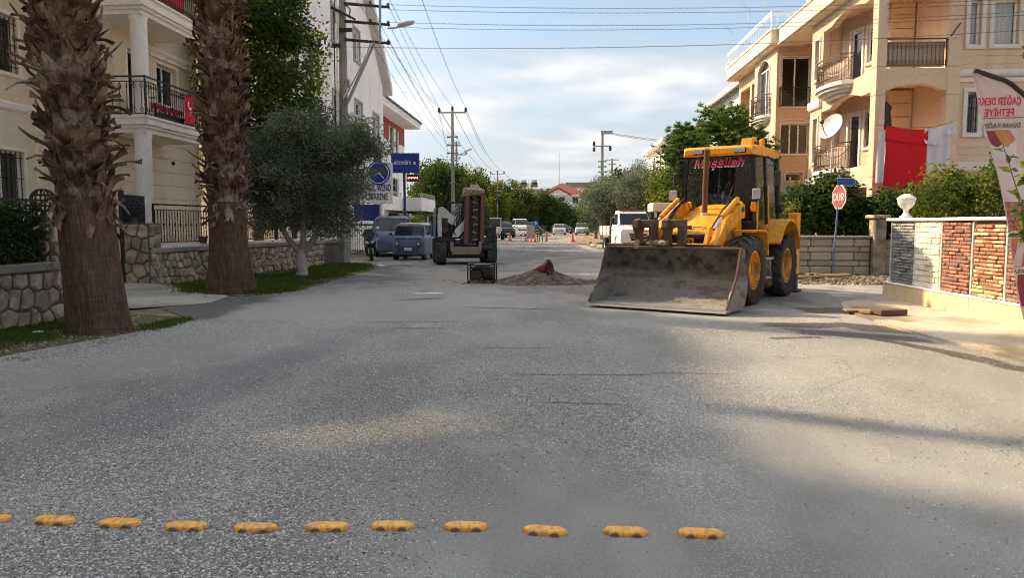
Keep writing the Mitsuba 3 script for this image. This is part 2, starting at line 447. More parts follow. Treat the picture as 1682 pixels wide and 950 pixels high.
mat('m_rust_iron', [0.075, 0.05, 0.037], rough=0.7)
mat('m_black', [0.014, 0.014, 0.015], rough=0.5)
mat('m_black_gloss', [0.012, 0.012, 0.013], rough=0.15)
mat('m_rubber', weathered([0.028, 0.027, 0.026], [0.16, 0.14, 0.115], 0.6, 2.2, 20.0), rough=0.85, spec=0.3)
mat('m_tyre', [0.022, 0.022, 0.023], rough=0.8, spec=0.3)
mat('m_chrome', [0.75, 0.75, 0.76], rough=0.18, metal=1.0)
mat('m_steel', [0.45, 0.45, 0.45], rough=0.4, metal=0.9)
mat('m_blue', [0.012, 0.028, 0.22], rough=0.4)
mat('m_navy', [0.015, 0.022, 0.13], rough=0.4)
mat('m_red', [0.52, 0.008, 0.02], rough=0.6)
mat('m_crimson', [0.60, 0.018, 0.06], rough=0.6)
mat('m_lamp', [0.40, 0.41, 0.41], rough=0.12)
mat('m_amber', [0.75, 0.25, 0.02], rough=0.3)
mat('m_dark_glass', [0.010, 0.011, 0.013], rough=0.04, spec=0.6)
mat('m_tint_glass', [0.022, 0.027, 0.034], rough=0.05, spec=0.6)
mat('m_room', [0.035, 0.032, 0.03], rough=0.9)
mat('m_curtain', [0.42, 0.43, 0.43], rough=0.9, two=True)
mat('m_grey_curtain', [0.10, 0.09, 0.085], rough=0.9, two=True)
scene['m_glass'] = {'type': 'thindielectric', 'int_ior': 1.5}
scene['m_smoked_glass'] = {'type': 'thindielectric', 'int_ior': 1.5, 'specular_transmittance': {'type': 'rgb', 'value': [.20, .21, .22]}}
mat('m_wood', weathered([0.27, 0.165, 0.095], [0.12, 0.07, 0.045], 0.6, 3.0, 25.0), rough=0.7, spec=0.3)
mat('m_orange_cone', [0.72, 0.10, 0.035], rough=0.5)
mat('m_grass_soil', weathered([0.10, 0.085, 0.05], [0.05, 0.07, 0.025], 0.7, 2.0, 25.0), rough=0.95, spec=0.2)
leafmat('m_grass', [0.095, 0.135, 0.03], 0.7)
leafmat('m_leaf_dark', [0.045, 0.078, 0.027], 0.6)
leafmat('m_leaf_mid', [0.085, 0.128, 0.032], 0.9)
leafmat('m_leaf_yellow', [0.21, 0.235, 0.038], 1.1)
leafmat('m_leaf_olive', [0.215, 0.245, 0.165], 0.6)
leafmat('m_leaf_olive_dark', [0.115, 0.145, 0.095], 0.6)
leafmat('m_needle', [0.095, 0.165, 0.038], 0.7)
leafmat('m_needle_light', [0.165, 0.24, 0.058], 1.0)
# ------------------------------------------------------------------ ground
def wavy(pts, amp, seed, step=0.25):
    """a polyline with an uneven edge"""
    ls = LineString(pts); n = max(2, int(ls.length / step)); out = []
    for k in range(n + 1):
        q = ls.interpolate(k / n, normalized=True)
        j = meshkit.fbm(np.array([q.x * 1.1, q.y * 1.1, seed * 3.7]), 4) - 0.5
        i = meshkit.fbm(np.array([q.x * 1.1 + 31, q.y * 1.1, seed * 3.7]), 4) - 0.5
        out.append((q.x + 2 * amp * j, q.y + 2 * amp * i))
    return out


g = np.array([[-900, -300, 0], [900, -300, 0], [900, 1600, 0], [-900, 1600, 0]], float)
struct('ground', (g + [0, 0, -0.012], np.array([[0, 1, 2], [0, 2, 3]])), 'm_soil', 'bare brown soil beside the road')
left_edge = wavy([(-7.2, -30), (-7.0, 4), (-6.35, 8.2), (-5.9, 10.5), (-5.85, 12), (-7.3, 13.6), (-7.5, 14.6), (-6.3, 15.4), (-5.8, 17), (-5.9, 22), (-5.85, 25.5), (-6.6, 27.3), (-8.2, 28.6), (-8.6, 33), (-8.6, 60), (-8.0, 170)], 0.16, 1)
right_edge = wavy([(3.6, 170), (3.0, 90), (1.7, 66), (1.7, 60), (2.8, 46), (4.4, 40), (6.9, 30), (6.6, 23), (7.2, 19.6), (10, 18.6), (40, 18.2)], 0.16, 2)
side = [(40, 13.0)] + wavy([(9, 13.6), (6.75, 14.6), (5.55, 13.4), (5.35, 11.8), (5.9, 9.6), (6.3, 7), (6.6, 0), (6.8, -30)], 0.10, 3)
struct('road', sheet(Polygon(left_edge + right_edge + side).buffer(0), 0.0), 'm_asphalt', 'worn grey asphalt road with coarse pale chippings')
# tiled kerb-side pavement in front of the display wall, a low slab
pv = Polygon([(7.6, 15.9), (6.3, 15.6), (5.4, 14.7), (5.0, 13.4), (4.9, 11.2), (5.05, 9.2), (5.5, 5.0), (5.8, -6), (8.0, -6), (7.6, 15.9)])
struct('pavement', extr(Polygon(wavy(list(pv.exterior.coords), .05, 8)).buffer(0.2).buffer(-0.2), 0.05, -0.015), 'm_apron', 'sandy concrete pavement below the brick sample wall')
# concrete ramp to the left gate
v, f = sheet(Polygon(wavy([(-10.6, 17.9), (-8.6, 17.4), (-6.7, 15.6), (-6.5, 14.2), (-7.4, 13.0), (-10.5, 12.7), (-10.6, 17.9)], 0.10, 5)).buffer(0), 0.0)
v[:, 2] = 0.006 + 0.10 * np.clip((-v[:, 0] - 6.8) / 3, 0, 1)
struct('driveway', (v, f), 'm_concrete', 'grey concrete ramp leading to the gate')
# verge strips (grass soil) on the left
for pts in ([(-8.0, 2), (-6.9, 4), (-6.25, 8.2), (-5.75, 10.4), (-5.7, 11.9), (-7.6, 12.6), (-8.0, 12)], [(-9.4, 17.6), (-6.4, 15.5), (-5.75, 17), (-5.85, 25.4), (-6.6, 27.4), (-8.3, 28.6), (-9.4, 18)]):
    v, f = tm(trimesh.creation.extrude_polygon(Polygon(wavy(pts, 0.06, 6)).buffer(0), 0.03, engine='earcut'))
    struct('verge', (v + [0, 0, -0.025], f), 'm_grass_soil', 'earth verge with patches of grass along the stone wall')


def blades(n, fn, hmin, hmax, w=0.006, lean=0.5, seed=1):
    r = np.random.default_rng(seed); P = fn(r, n); n = len(P)
    h = r.uniform(hmin, hmax, n); a = r.uniform(0, 2 * PI, n); l = r.uniform(0.1, lean, n) * h
    d = np.stack([np.cos(a), np.sin(a), 0 * a], 1); s = np.stack([-np.sin(a), np.cos(a), 0 * a], 1) * (w * r.uniform(0.6, 1.4, n))[:, None]
    mid = P + d * (l * 0.35)[:, None] + np.stack([0 * h, 0 * h, h * 0.6], 1); tip = P + d * l[:, None] + np.stack([0 * h, 0 * h, h], 1)
    v = np.stack([P - s, P + s, mid - s * .8, mid + s * .8, tip], 1).reshape(-1, 3)
    k = np.arange(n)[:, None] * 5
    f = np.concatenate([k + [0, 1, 3], k + [0, 3, 2], k + [2, 3, 4]], 0)
    return v, f


def patchy(spots):
    def fn(r, n):
        out = []
        for (x, y, a, b, w) in spots:
            m = int(n * w); q = r.normal(0, 0.45, (m, 2))
            out.append(np.column_stack([x + q[:, 0] * a, y + q[:, 1] * b, np.full(m, 0.0)]))
        return np.vstack(out)
    return fn


struct('grass', cat([
    blades(7500, patchy([(-7.0, 9.6, .6, .5, .3), (-5.75, 10.9, .25, .5, .12), (-7.3, 10.6, .4, .7, .25), (-6.9, 8.8, .5, .5, .1), (-5.75, 11.5, .2, .3, .05)]), 0.02, 0.08, 0.006, seed=3),
    blades(30000, patchy([(-8.2, 17.4, .6, .6, .15), (-7.3, 16.6, .9, .7, .2), (-6.3, 17.0, .5, .8, .15), (-6.9, 18.6, .9, 1.2, .2), (-7.0, 21.6, .9, 1.6, .25), (-7.1, 24.2, .9, 1.8, .3), (-7.2, 26.6, .8, 1.0, .2), (-8.2, 20.0, .8, 1.5, .12)]), 0.03, 0.15, 0.009, seed=4),
    blades(5000, patchy([(4.2, 47.5, .5, 1.5, .5), (3.6, 53, .5, 2, .5)]), 0.05, 0.25, 0.02, seed=5)]), 'm_grass', 'short green grass growing along the verge', kind='stuff')
# ------------------------------------------------------------------ builders shared by the buildings
def wall(parent, M, a0, a1, b0, b1, holes=(), t=0.25, bsdf='m_cream', name='wall', outline=None, label=None):
    """a wall slab in its own frame (along, up, outward), with window and door openings; outer face at outward = 0"""
    p = outline if outline is not None else sbox(a0, b0, a1, b1)
    for h in holes: p = p.difference(h if not isinstance(h, tuple) else sbox(h[0], h[2], h[1], h[3]))
    k = put(name, xf(extr(p, t, -t), M), bsdf, parent)
    if label: labels[k] = {'label': label}
    return k


def arched(a0, a1, b0, b1, rise):
    n = 14; xs = np.linspace(0, 1, n + 1)
    return Polygon([(a0, b0), (a1, b0)] + [(a1 + (a0 - a1) * x, b1 + rise * (1 - (2 * x - 1) ** 2)) for x in xs])


def curtain_mesh(a0, a1, b0, b1, c, amp=0.025, pitch=0.13):
    n = max(6, int((a1 - a0) / pitch * 6)); x = np.linspace(a0, a1, n + 1)
    z = c + amp * np.sin((x - a0) / pitch * 2 * PI + 0.8 * np.sin(x * 5.0))
    v = np.vstack([np.column_stack([x, 0 * x + b0, z]), np.column_stack([x, 0 * x + b1, z])])
    k = np.arange(n)
    return v, quads(np.stack([k, k + 1, k + n + 2, k + n + 1], 1))


def window(parent, M, a0, a1, b0, b1, panes=2, sash='m_pvc', casing=None, cw=0.12, cd=0.04, glass='m_dark_glass', curtain=None, bars=None, bar_mat='m_iron',
           recess=0.14, transom=None, sill=True, name='window', room=True, sw=0.06):
    """a real window: sash, panes, casing, sill, curtain, bars; the room behind is a dark box"""
    c = -recess
    fr = [bx(a0, a0 + sw, b0, b1, c - 0.06, c), bx(a1 - sw, a1, b0, b1, c - 0.06, c), bx(a0 + sw, a1 - sw, b0, b0 + sw, c - 0.06, c), bx(a0 + sw, a1 - sw, b1 - sw, b1, c - 0.06, c)]
    iw = (a1 - a0 - 2 * sw) / panes
    for k in range(1, panes):
        x = a0 + sw + iw * k; fr.append(bx(x - sw * .6, x + sw * .6, b0 + sw, b1 - sw, c - 0.055, c - 0.003))
    if transom:
        for tz in (transom if isinstance(transom, (list, tuple)) else [transom]):
            fr.append(bx(a0 + sw, a1 - sw, b0 + (b1 - b0) * tz - .025, b0 + (b1 - b0) * tz + .025, c - 0.052, c - 0.006))
    w = put(name, xf(cat(fr), M), sash, parent)
    for k in range(panes):
        put('pane', xf(bx(a0 + sw + iw * k, a0 + sw + iw * (k + 1), b0 + sw, b1 - sw, c - 0.034, c - 0.028) if glass != 'm_glass' else
                       quad_in(a0 + sw + iw * k, a0 + sw + iw * (k + 1), b0 + sw, b1 - sw, c - 0.03), M), glass, w)
    if room and glass == 'm_glass':
        put('room', xf(cat([bx(a0 - .02, a1 + .02, b0 - .02, b1 + .02, c - 0.62, c - 0.60), bx(a0 - .04, a0 - .02, b0 - .02, b1 + .02, c - .61, c - .1), bx(a1 + .02, a1 + .04, b0 - .02, b1 + .02, c - .61, c - .1), bx(a0, a1, b1 + .02, b1 + .04, c - .61, c - .1), bx(a0, a1, b0 - .04, b0 - .02, c - .61, c - .1)]), M), 'm_room', w)
    if curtain:
        for (u0, u1, cm) in curtain:
            put('curtain', xf(curtain_mesh(a0 + (a1 - a0) * u0, a0 + (a1 - a0) * u1, b0 + .03, b1 - .03, c - 0.16), M), cm, w)
    if casing:
        cs = [cbx(a0 - cw, a0, b0, b1, -0.01, cd, .008), cbx(a1, a1 + cw, b0, b1, -0.01, cd, .008), cbx(a0 - cw, a1 + cw, b1, b1 + cw, -0.01, cd + .012, .008)]
        put('casing', xf(cat(cs), M), casing, w)
    if sill: put('sill', xf(cbx(a0 - cw, a1 + cw, b0 - (cw if casing else .05), b0, -recess, cd + 0.03, .008), M), casing or 'm_trim', w)
    if bars:
        n, hs = bars
        for k in range(n):
            x = a0 + (a1 - a0) * (k + .5) / n
            put('bar', xf(bx(x - .009, x + .009, b0 + .02, b1 - .02, -0.03, -0.012), M), bar_mat, w)
        put('bar', xf(cat([bx(a0, a1, b0 + (b1 - b0) * h - .01, b0 + (b1 - b0) * h + .01, -0.034, -0.008) for h in hs]), M), bar_mat, w)
    return w


def quad_in(a0, a1, b0, b1, c):
    return np.array([[a0, b0, c], [a1, b0, c], [a1, b1, c], [a0, b1, c]], float), np.array([[0, 1, 2], [0, 2, 3]])


def ring(c, r, w=0.008, n=14, t=0.008):
    a = np.arange(n + 1) * 2 * PI / n
    return tube(np.column_stack([c[0] + r * np.cos(a), c[1] + r * np.sin(a), 0 * a + c[2]]), t, 4, caps=False)


def railing(parent, M, pts, b0, b1, spacing=0.12, style=0, bsdf='m_iron', name='railing', seed=0):
    """iron railing along a polyline of (along, outward) points; balusters are parts of it"""
    P = [np.array([p[0], 0, p[1]]) for p in pts]; rails = []
    for p, q in zip(P[:-1], P[1:]):
        for z, h in ((b1, .02), (b0 + .06, .012), (b1 - .13, .010)):
            d = (q - p) / np.linalg.norm(q - p); s = np.array([-d[2], 0, d[0]]) * .016
            rails.append(hull([p + o * s + [0, z + e, 0] for o in (-1, 1) for e in (-h, h)] + [q + o * s + [0, z + e, 0] for o in (-1, 1) for e in (-h, h)]))
    for p in (P[0], P[-1]): rails.append(bx(p[0] - .018, p[0] + .018, b0, b1 + .03, p[2] - .018, p[2] + .018))
    k = put(name, xf(cat(rails), M), bsdf, parent); i = 0
    for p, q in zip(P[:-1], P[1:]):
        L = np.linalg.norm(q - p); n = max(1, int(round(L / spacing)))
        for j in range(n):
            c = p + (q - p) * (j + .5) / n; i += 1
            m = [bx(c[0] - .008, c[0] + .008, b0 + .06, b1 - (.13 if style else 0), c[2] - .008, c[2] + .008)]
            if style == 1:   # twin scroll rings near both ends
                d = (q - p) / L
                for z in (b0 + .16, b1 - .24):
                    a = np.arange(9) * 2 * PI / 8
                    m.append(tube(c + np.outer(np.cos(a) * .045, d) + np.outer(np.sin(a) * .055, [0, 1, 0]) + [0, z, 0], .007, 4, caps=False))
            if style == 2 and i % 2 == 0:   # collar knots
                m.append(xf(ico((0, 0, 0), .026, 1, (1, 1.8, 1)), t=c + [0, (b0 + b1) / 2, 0]))
                m.append(xf(ico((0, 0, 0), .022, 1), t=c + [0, b0 + .2, 0]))
            put('baluster', xf(cat(m), M), bsdf, k)
    return k


def mould(M, a0, a1, prof, cap=True):
    """a moulding: profile of (outward, up), swept along the wall"""
    p = Polygon(prof); v, f = extr(p, a1 - a0)
    w = np.column_stack([v[:, 2] + a0, v[:, 1], v[:, 0]])
    return xf((w, f[:, ::-1]), M)


def rubble(parent, M, a0, a1, b0, b1, size=0.28, seed=0, gap=0.018, name='stone', first=None, depth=0.05):
    """irregular stones over a wall face, each an entry of its own with bevelled proud edges"""
    r = np.random.default_rng(seed); rows = max(1, int(round((b1 - b0) / size))); cols = max(1, int(round((a1 - a0) / (size * 1.12)))); P = []
    for j in range(-1, rows + 1):
        for i in range(-1, cols + 1):
            P.append((a0 + (i + .5 + r.uniform(-.36, .36) + .5 * (j % 2)) * (a1 - a0) / cols, b0 + (j + .5 + r.uniform(-.34, .34)) * (b1 - b0) / rows))
    V = Voronoi(np.array(P + [(a0 - 50, b0 - 50), (a1 + 50, b0 - 50), (a0 - 50, b1 + 50), (a1 + 50, b1 + 50)]))
    B = sbox(a0, b0, a1, b1)
    for i in range(len(P)):
        reg = V.regions[V.point_region[i]]
        if -1 in reg or not reg: continue
        q = Polygon(V.vertices[reg]).intersection(B).buffer(-gap - .02).buffer(.02)
        if q.is_empty or q.geom_type != 'Polygon' or q.area < 0.0012: continue
        o = np.array(q.simplify(.012).exterior.coords)[:-1]
        if len(o) < 3: continue
        c = o.mean(0); d = depth * r.uniform(.6, 1.35); tilt = r.uniform(-.10, .10, 2)
        rings = [np.column_stack([o, 0 * o[:, 0] - .02]), np.column_stack([c + (o - c) * .985, d * .55 + (o - c) @ tilt]), np.column_stack([c + (o - c) * (.80 + r.uniform(-.04, .04)), d + (o - c) @ tilt * 1.2])]
        rings[1][:, :2] += r.normal(0, .006, o.shape); rings[2][:, :2] += r.normal(0, .012, o.shape); rings[2][:, 2] += r.normal(0, .006, len(o))
        m = loft(rings, True, True)
        put(name, xf(m, M), f'm_stone{r.integers(0, 4)}', parent)


# ------------------------------------------------------------------ the cream house on the left
H = thing('cream_house', 'cream villa with pale grooved ground floor and round balcony columns behind the two palms', 'house')
MS = frame([-14.4, 0, 0], [0, 1, 0])      # street face of the set-back wing: along = y
w_up = [(18.6, 20.45, 5.5, 7.0), (18.4, 20.45, 2.0, 3.45), (14, 15.6, 5.5, 7), (14, 15.6, 2, 3.45), (18.6, 20.45, 8.6, 10.1)]
slit = lambda *g: Polygon([(gy + .642 * (gx + 14.4) / 1.284, (gx + 14.4) / 1.284) for gx, gy in g])     # sloping openings under the attic roof, outside the frame
up = Polygon([(4, 4.62), (21, 4.62), (21, 12.45), (12.6, 12.45), (12.6, 16.4), (4, 16.4)])
wall(H, MS, 4, 21.0, 4.62, 13.0, w_up[:1] + w_up[2:3] + w_up[4:] + [slit((-1.94, 5.1), (-.37, 6.2), (-.35, 5.65), (-1.9, 4.8)), slit((-2.1, 4.15), (-.75, 5.05), (-.7, 4.85), (-2.0, 3.98))], bsdf='m_cream', label='cream stucco upper wall', outline=up)
wall(H, MS, 4, 21.0, 0, 4.5, w_up[1:2] + w_up[3:4], bsdf='m_cream_low', label='pale grooved ground floor wall')
for a0, a1, b0, b1 in w_up:
    window(H, MS, a0, a1, b0, b1, 3, bars=(11, (.12, .5, .88)), casing='m_trim', cw=.1, glass='m_glass', curtain=[(0.05, .42, 'm_curtain')])
put('band', cat([mould(MS, 4, 21.02, [(-.02, 4.5), (.05, 4.5), (.10, 4.56), (.10, 4.68), (.05, 4.74), (-.02, 4.74)])]), 'm_trim', H)
MC = frame([0, 21.0, 0], [1, 0, 0])       # face of the wing that looks at the side street: along = x
wall(H, MC, -14.65, -12.1, 4.62, 9.8, bsdf='m_cream')
put('band', mould(MC, -14.38, -12.05, [(-.02, 4.5), (.05, 4.5), (.10, 4.56), (.10, 4.68), (.05, 4.74), (-.02, 4.74)]), 'm_trim', H)
MB = frame([-12.1, 0, 0], [0, 1, 0])      # wall behind the balconies
door_up = (21.7, 22.55, 4.35, 6.5)
wall(H, MB, 21.02, 25.6, 4.35, 9.8, [door_up, (23.3, 24.6, 5.2, 6.4), (21.7, 22.55, 7.5, 9.6)], bsdf='m_cream')
window(H, MB, 21.7, 22.55, 4.35, 6.5, 1, casing='m_trim', cw=.07, sill=False, name='balcony_door')
window(H, MB, 21.7, 22.55, 7.5, 9.6, 1, casing='m_trim', cw=.07, sill=False, name='balcony_door')
window(H, MB, 23.3, 24.6, 5.2, 6.4, 2, casing='m_trim', cw=.08)
put('band', mould(MB, 22.5, 25.62, [(-.02, 6.55), (.10, 6.55), (.10, 6.62), (.16, 6.70), (.16, 6.80), (-.02, 6.80)]), 'm_trim', H)
put('corner_post', bx(-12.35, -12.0, 25.6, 25.85, 0, 9.8), 'm_cream', H)
# grooved ground floor: separate plaster courses with recessed joints
for M, a0, a1 in ((MB, 21.02, 25.66), (MC, -14.38, -12.05), (MS, 10.0, 18.3)):
    put('wall', xf(bx(a0, a1, .6, 4.36, -.25, -.012), M), 'm_cream_low', H)
    z = 1.0; k = 0
    while z < 4.3:
        put('plaster_course', xf(cbx(a0, a1, z + .012, min(z + .405, 4.34), -.012, .022, .012), M), 'm_cream_low', H)
        z += .42; k += 1
put('vent', xf(lathe([(.0, .0), (.06, .0), (.06, .05), (.0, .05)], 12), frame([-12.07, 24.1, 3.42], [0, 1, 0])), 'm_iron', H)
# balcony slabs with stepped edges, round columns, iron railings
def slab(z0, z1, zc):
    x0, x1, y0, y1 = -12.1, -10.65, 20.0, 23.4
    ms = [bx(x0, x1 - .14, y0 + .14, y1, z0, z0 + .12), bx(x0, x1 - .07, y0 + .07, y1, z0 + .12, z0 + .2), bx(x0, x1, y0, y1, z0 + .2, z0 + .30), bx(x0, x1 - .03, y0 + .03, y1, z0 + .30, z1 - .06), bx(x0, x1 + .03, y0 - .03, y1 + .02, z1 - .06, z1)]
    return cat(ms)
put('balcony', slab(3.93, 4.36, 0), 'm_trim', H)
put('balcony', slab(7.0, 7.5, 0), 'm_trim', H)
put('balcony', slab(9.35, 9.8, 0), 'm_trim', H)
for z0, z1 in ((1.0, 3.93), (4.36, 7.0), (7.5, 9.35)):
    put('column', xf(lathe([(.0, z0), (.25, z0), (.25, z0 + .08), (.212, z0 + .14), (.212, z1 - .12), (.24, z1 - .07), (.24, z1 - .002), (0, z1 - .002)], 28), t=[-11.0, 20.38, 0]), 'm_trim', H, smooth=35)
MR = frame([-10.72, 20.06, 0], [0, 1, 0])
for z in (4.36, 7.5):
    railing(H, MR, [(0, 0), (3.3, 0)], z, z + 1.02, .125, 1)
    railing(H, frame([0, 20.06, 0], [1, 0, 0]), [(-12.3, 0), (-10.72, 0)], z, z + 1.02, .2, 1)
# things on the balconies
k = one('red_carpet', xf(curtain_mesh(.7, 2.5, 7.6, 8.35, -.06, .02, .3), MR), 'm_crimson', 'red and white textile hung inside the top left balcony railing', 'carpet')
mat('m_crimson2', [0.60, 0.018, 0.06], rough=0.6, two=True)
scene[k]['bsdf'] = {'type': 'ref', 'id': 'm_crimson2'}
CH = thing('balcony_chair', 'dark chair with a red cushion on the first floor balcony of the cream house', 'chair')
put('frame', cat([tube([(-11.5 + dx, 21.2 + dy, 4.36), (-11.5 + dx, 21.2 + dy, 4.36 + h)], .02, 6) for dx, dy, h in ((0, 0, .9), (.45, 0, .5), (0, .5, .9), (.45, .5, .5))] + [bx(-11.54, -11.50, 21.2, 21.7, 4.85, 5.25), tube([(-11.5, 21.2, 5.0), (-11.05, 21.2, 5.0)], .02, 6)]), 'm_iron', CH)
put('cushion', cbx(-11.5, -11.05, 21.22, 21.68, 4.76, 4.88, .04), 'm_crimson', CH)
CH = thing('flower_box', 'flower box with red blossoms at the foot of the first floor balcony railing', 'flower box')
put('box', cbx(-10.98, -10.78, 21.0, 22.3, 4.37, 4.56, .02), 'm_iron', CH)
r = np.random.default_rng(4)
put('blossom', cat([ico((-10.88 + r.uniform(-.1, .1), r.uniform(21.0, 22.3), 4.62 + r.uniform(0, .16)), .035, 1) for _ in range(60)]), 'm_crimson', CH)
put('roof', cat([bx(-26, -10.5, 20.2, 26.1, 9.802, 10.0), hull([(-26, 20.0, 10.0), (-10.4, 20.0, 10.0), (-26, 26.2, 10.0), (-10.4, 26.2, 10.0), (-20, 22, 11.6), (-16, 22, 11.6)])]), 'm_roof', H)
wall(H, frame([0, 25.85, 0], [-1, 0, 0]), 12.36, 26, 0, 9.8, bsdf='m_cream')
wall(H, frame([0, 21.0, 0], [-1, 0, 0]), 14.66, 26, 9.9, 12.45, bsdf='m_cream')
put('roof', bx(-26, -14.3, 16.2, 21.3, 12.452, 12.6), 'm_roof', H)
wall(H, frame([0, 4.0, 0], [1, 0, 0]), -26, -14.4, 0, 12.4, bsdf='m_cream')
# national flag on the balcony: red with a white crescent and star
FL = thing('national_flag', 'red flag with white crescent and star hanging from the first floor balcony', 'flag')
n = 12; yy = np.linspace(0, .52, n)
MF = frame([-10.62, 22.0, 4.42], [0, 1, 0])
cv = curtain_mesh(0, .5, 0, .78, 0.02, .025, .22)
mat('m_flag_red', [0.56, 0.012, 0.03], rough=.7, two=True)
put('cloth', xf(cv, MF), 'm_flag_red', FL)
cr = Point(.26, .52).buffer(.13, 24).difference(Point(.30, .555).buffer(.105, 24))
st = Polygon([(.30 + (.065 if i % 2 == 0 else .027) * math.cos(PI / 2 + .4 + i * PI / 5), .30 + (.065 if i % 2 == 0 else .027) * math.sin(PI / 2 + .4 + i * PI / 5)) for i in range(10)])
put('crescent', xf(extr(cr, .004, .05), MF), 'm_white_paint', FL)
put('star', xf(extr(st, .004, .05), MF), 'm_white_paint', FL)
put('pole', tube([(-10.72, 22.0, 5.2), (-10.55, 22.25, 5.22), (-10.4, 22.5, 5.26)], .012, 6), 'm_iron', FL)

# ------------------------------------------------------------------ stone garden walls on the left
S1 = thing('stone_wall', 'low rubble stone wall with grey coping at the left edge beside the near palm', 'wall')
M1 = frame([-8.15, 4.0, 0], [0.08, 1, 0])
put('core', xf(bx(0, 7.55, -.1, .80, -.35, 0), M1), 'm_mortar', S1)
rubble(S1, M1, 3.9, 7.5, .0, .80, .235, 3)
put('coping', xf(cbx(0, 7.3, .80, .93, -.42, .10, .02), M1), 'm_concrete', S1)
PM = frame([-7.86, 11.3, 0], [1, 0, 0])
put('pier', bx(-8.15, -7.62, 11.32, 11.85, 0, 1.52), 'm_mortar', S1)
rubble(S1, frame([0, 11.32, 0], [1, 0, 0]), -8.15, -7.62, 0, 1.5, .25, 8)
rubble(S1, frame([-7.62, 0, 0], [0, 1, 0]), 11.32, 11.85, 0, 1.5, .25, 9)
railing(S1, M1, [(0, -.15), (7.2, -.15)], .93, 1.85, .13, 0, name='railing')


def globe(x, y, z, r, label):
    G_ = thing('iron_globe', label, 'ornament')
    ms = [lathe([(.0, 0), (.11, 0), (.10, .05), (.05, .12), (.03, .2), (0, .2)], 12)]
    put('base', xf(cat(ms), t=[x, y, z]), 'm_iron', G_, smooth=40)
    a = np.arange(21) * 2 * PI / 20; c = np.array([x, y, z + .17 + r])
    bands = [tube(c + r * np.column_stack([np.cos(a) * math.cos(t), np.cos(a) * math.sin(t), np.sin(a)]), .014, 5, caps=False) for t in (0, PI / 4, PI / 2, 3 * PI / 4)]
    bands += [tube(c + np.column_stack([r * math.cos(e) * np.cos(a), r * math.cos(e) * np.sin(a), 0 * a + r * math.sin(e)]), .012, 5, caps=False) for e in (0, .5, -.5)]
    put('hoops', cat(bands), 'm_iron', G_)


globe(-7.88, 11.58, 1.52, .175, 'black iron globe on the left stone pier beside the near palm')
S2 = thing('stone_wall', 'long rubble stone wall with dark iron railing running behind the second palm and the olive tree', 'wall')
pA, pB = np.array([-9.55, 17.75, 0]), np.array([-7.95, 29.3, 0]); dW = (pB - pA) / np.linalg.norm(pB - pA); LW = np.linalg.norm(pB - pA)
M2 = frame(pA, dW)
put('core', xf(bx(.1, LW, -.1, .80, -.35, 0), M2), 'm_mortar', S2)
rubble(S2, M2, .1, 9.6, 0, .80, .20, 14, gap=.014)
put('coping', xf(cbx(.02, LW, .80, .92, -.42, .09, .02), M2), 'm_concrete', S2)
put('ledge', xf(bx(.3, LW, .92, .985, -.36, -.14), M2), 'm_trim', S2)
PX0, PX1, PY = -10.12, -9.52, 17.72
put('pier', bx(PX0, PX1, PY, PY + .55, 0, 1.52), 'm_mortar', S2)
rubble(S2, frame([0, PY, 0], [1, 0, 0]), PX0, PX1, 0, 1.5, .30, 21)
rubble(S2, frame([PX1, 0, 0], [0, 1, 0]), PY, PY + .55, 0.0, 1.5, .30, 22)
railing(S2, M2, [(.55, -.24), (3.4, -.24)], .985, 1.98, .115, 2)
railing(S2, M2, [(3.5, -.24), (6.6, -.24)], .985, 1.98, .115, 2)
railing(S2, M2, [(6.7, -.24), (LW - .2, -.24)], .985, 1.98, .14, 2)
globe(-10.0, 17.98, 1.52, .2, 'black iron globe on the stone pier between the two palms')
GT = thing('garden_gate', 'dark narrow iron gate leaf standing open beside the stone pier', 'gate')
put('leaf', cat([bx(-10.28, -10.22, 17.9, 18.9, .1, 2.2)] + [bx(-10.30, -10.20, 17.86, 17.94, .02, 2.3)]), 'm_iron', GT)
one('flower_pot', xf(lathe([(0, 0), (.08, 0), (.12, .16), (.13, .18), (.11, .18), (.0, .15)], 16), t=[-9.35, 20.2, .985]), 'm_rust_iron', 'small dark flower pot on the ledge of the stone wall', 'flower pot', smooth=40)
for (y0, lab) in ((24.9, 'white sack lying on the stone wall coping behind the olive'),):
    one('sack', xf(ico((0, 0, 0), 1, 2, (.16, .28, .10)), t=[-8.75, y0, 1.07]), 'm_trim', lab, 'sack', smooth=True)

# ------------------------------------------------------------------ neighbour block, left of the frame (casts the shade over the foreground)
NB = thing('apartment_block', 'plain cream apartment block left of the camera', 'building')
MN = frame([-10.6, 0, 0], [0, 1, 0])
hol = [(a, a + 1.4, z, z + 1.4) for z in (1.2, 4.2, 7.2, 10.2) for a in (-12, -8, -4, 0, 4)]
wall(NB, MN, -14, 9.4, 0, 13.6, hol, bsdf='m_cream')
for h in hol: window(NB, MN, *h, 2, casing='m_trim', glass='m_dark_glass')
wall(NB, frame([0, 9.4, 0], [-1, 0, 0]), 10.6, 12.5, 0, 13.6, bsdf='m_cream')
put('roof', bx(-13.5, -10.2, -14.4, 9.7, 13.6, 13.9), 'm_roof', NB)
# ------------------------------------------------------------------ the tan apartment house on the right
R = thing('tan_house', 'tan apartment house with arched corner loggias and iron balconies on the right', 'building')
FL1, FL2, RF = 3.42, 6.46, 9.42
XS, YC = 10.3, 25.6
mat('m_tan_trim', weathered([0.66, 0.63, 0.585], [0.40, 0.36, 0.30], 0.4), rough=0.8, spec=0.3)
MSd = frame([0, YC + .25, 0], [1, 0, 0])       # face to the side street, right of the loggia
MLo = frame([0, YC, 0], [1, 0, 0])             # loggia face to the side street
MSt = frame([XS, 0, 0], [0, -1, 0])            # street face: along = -y
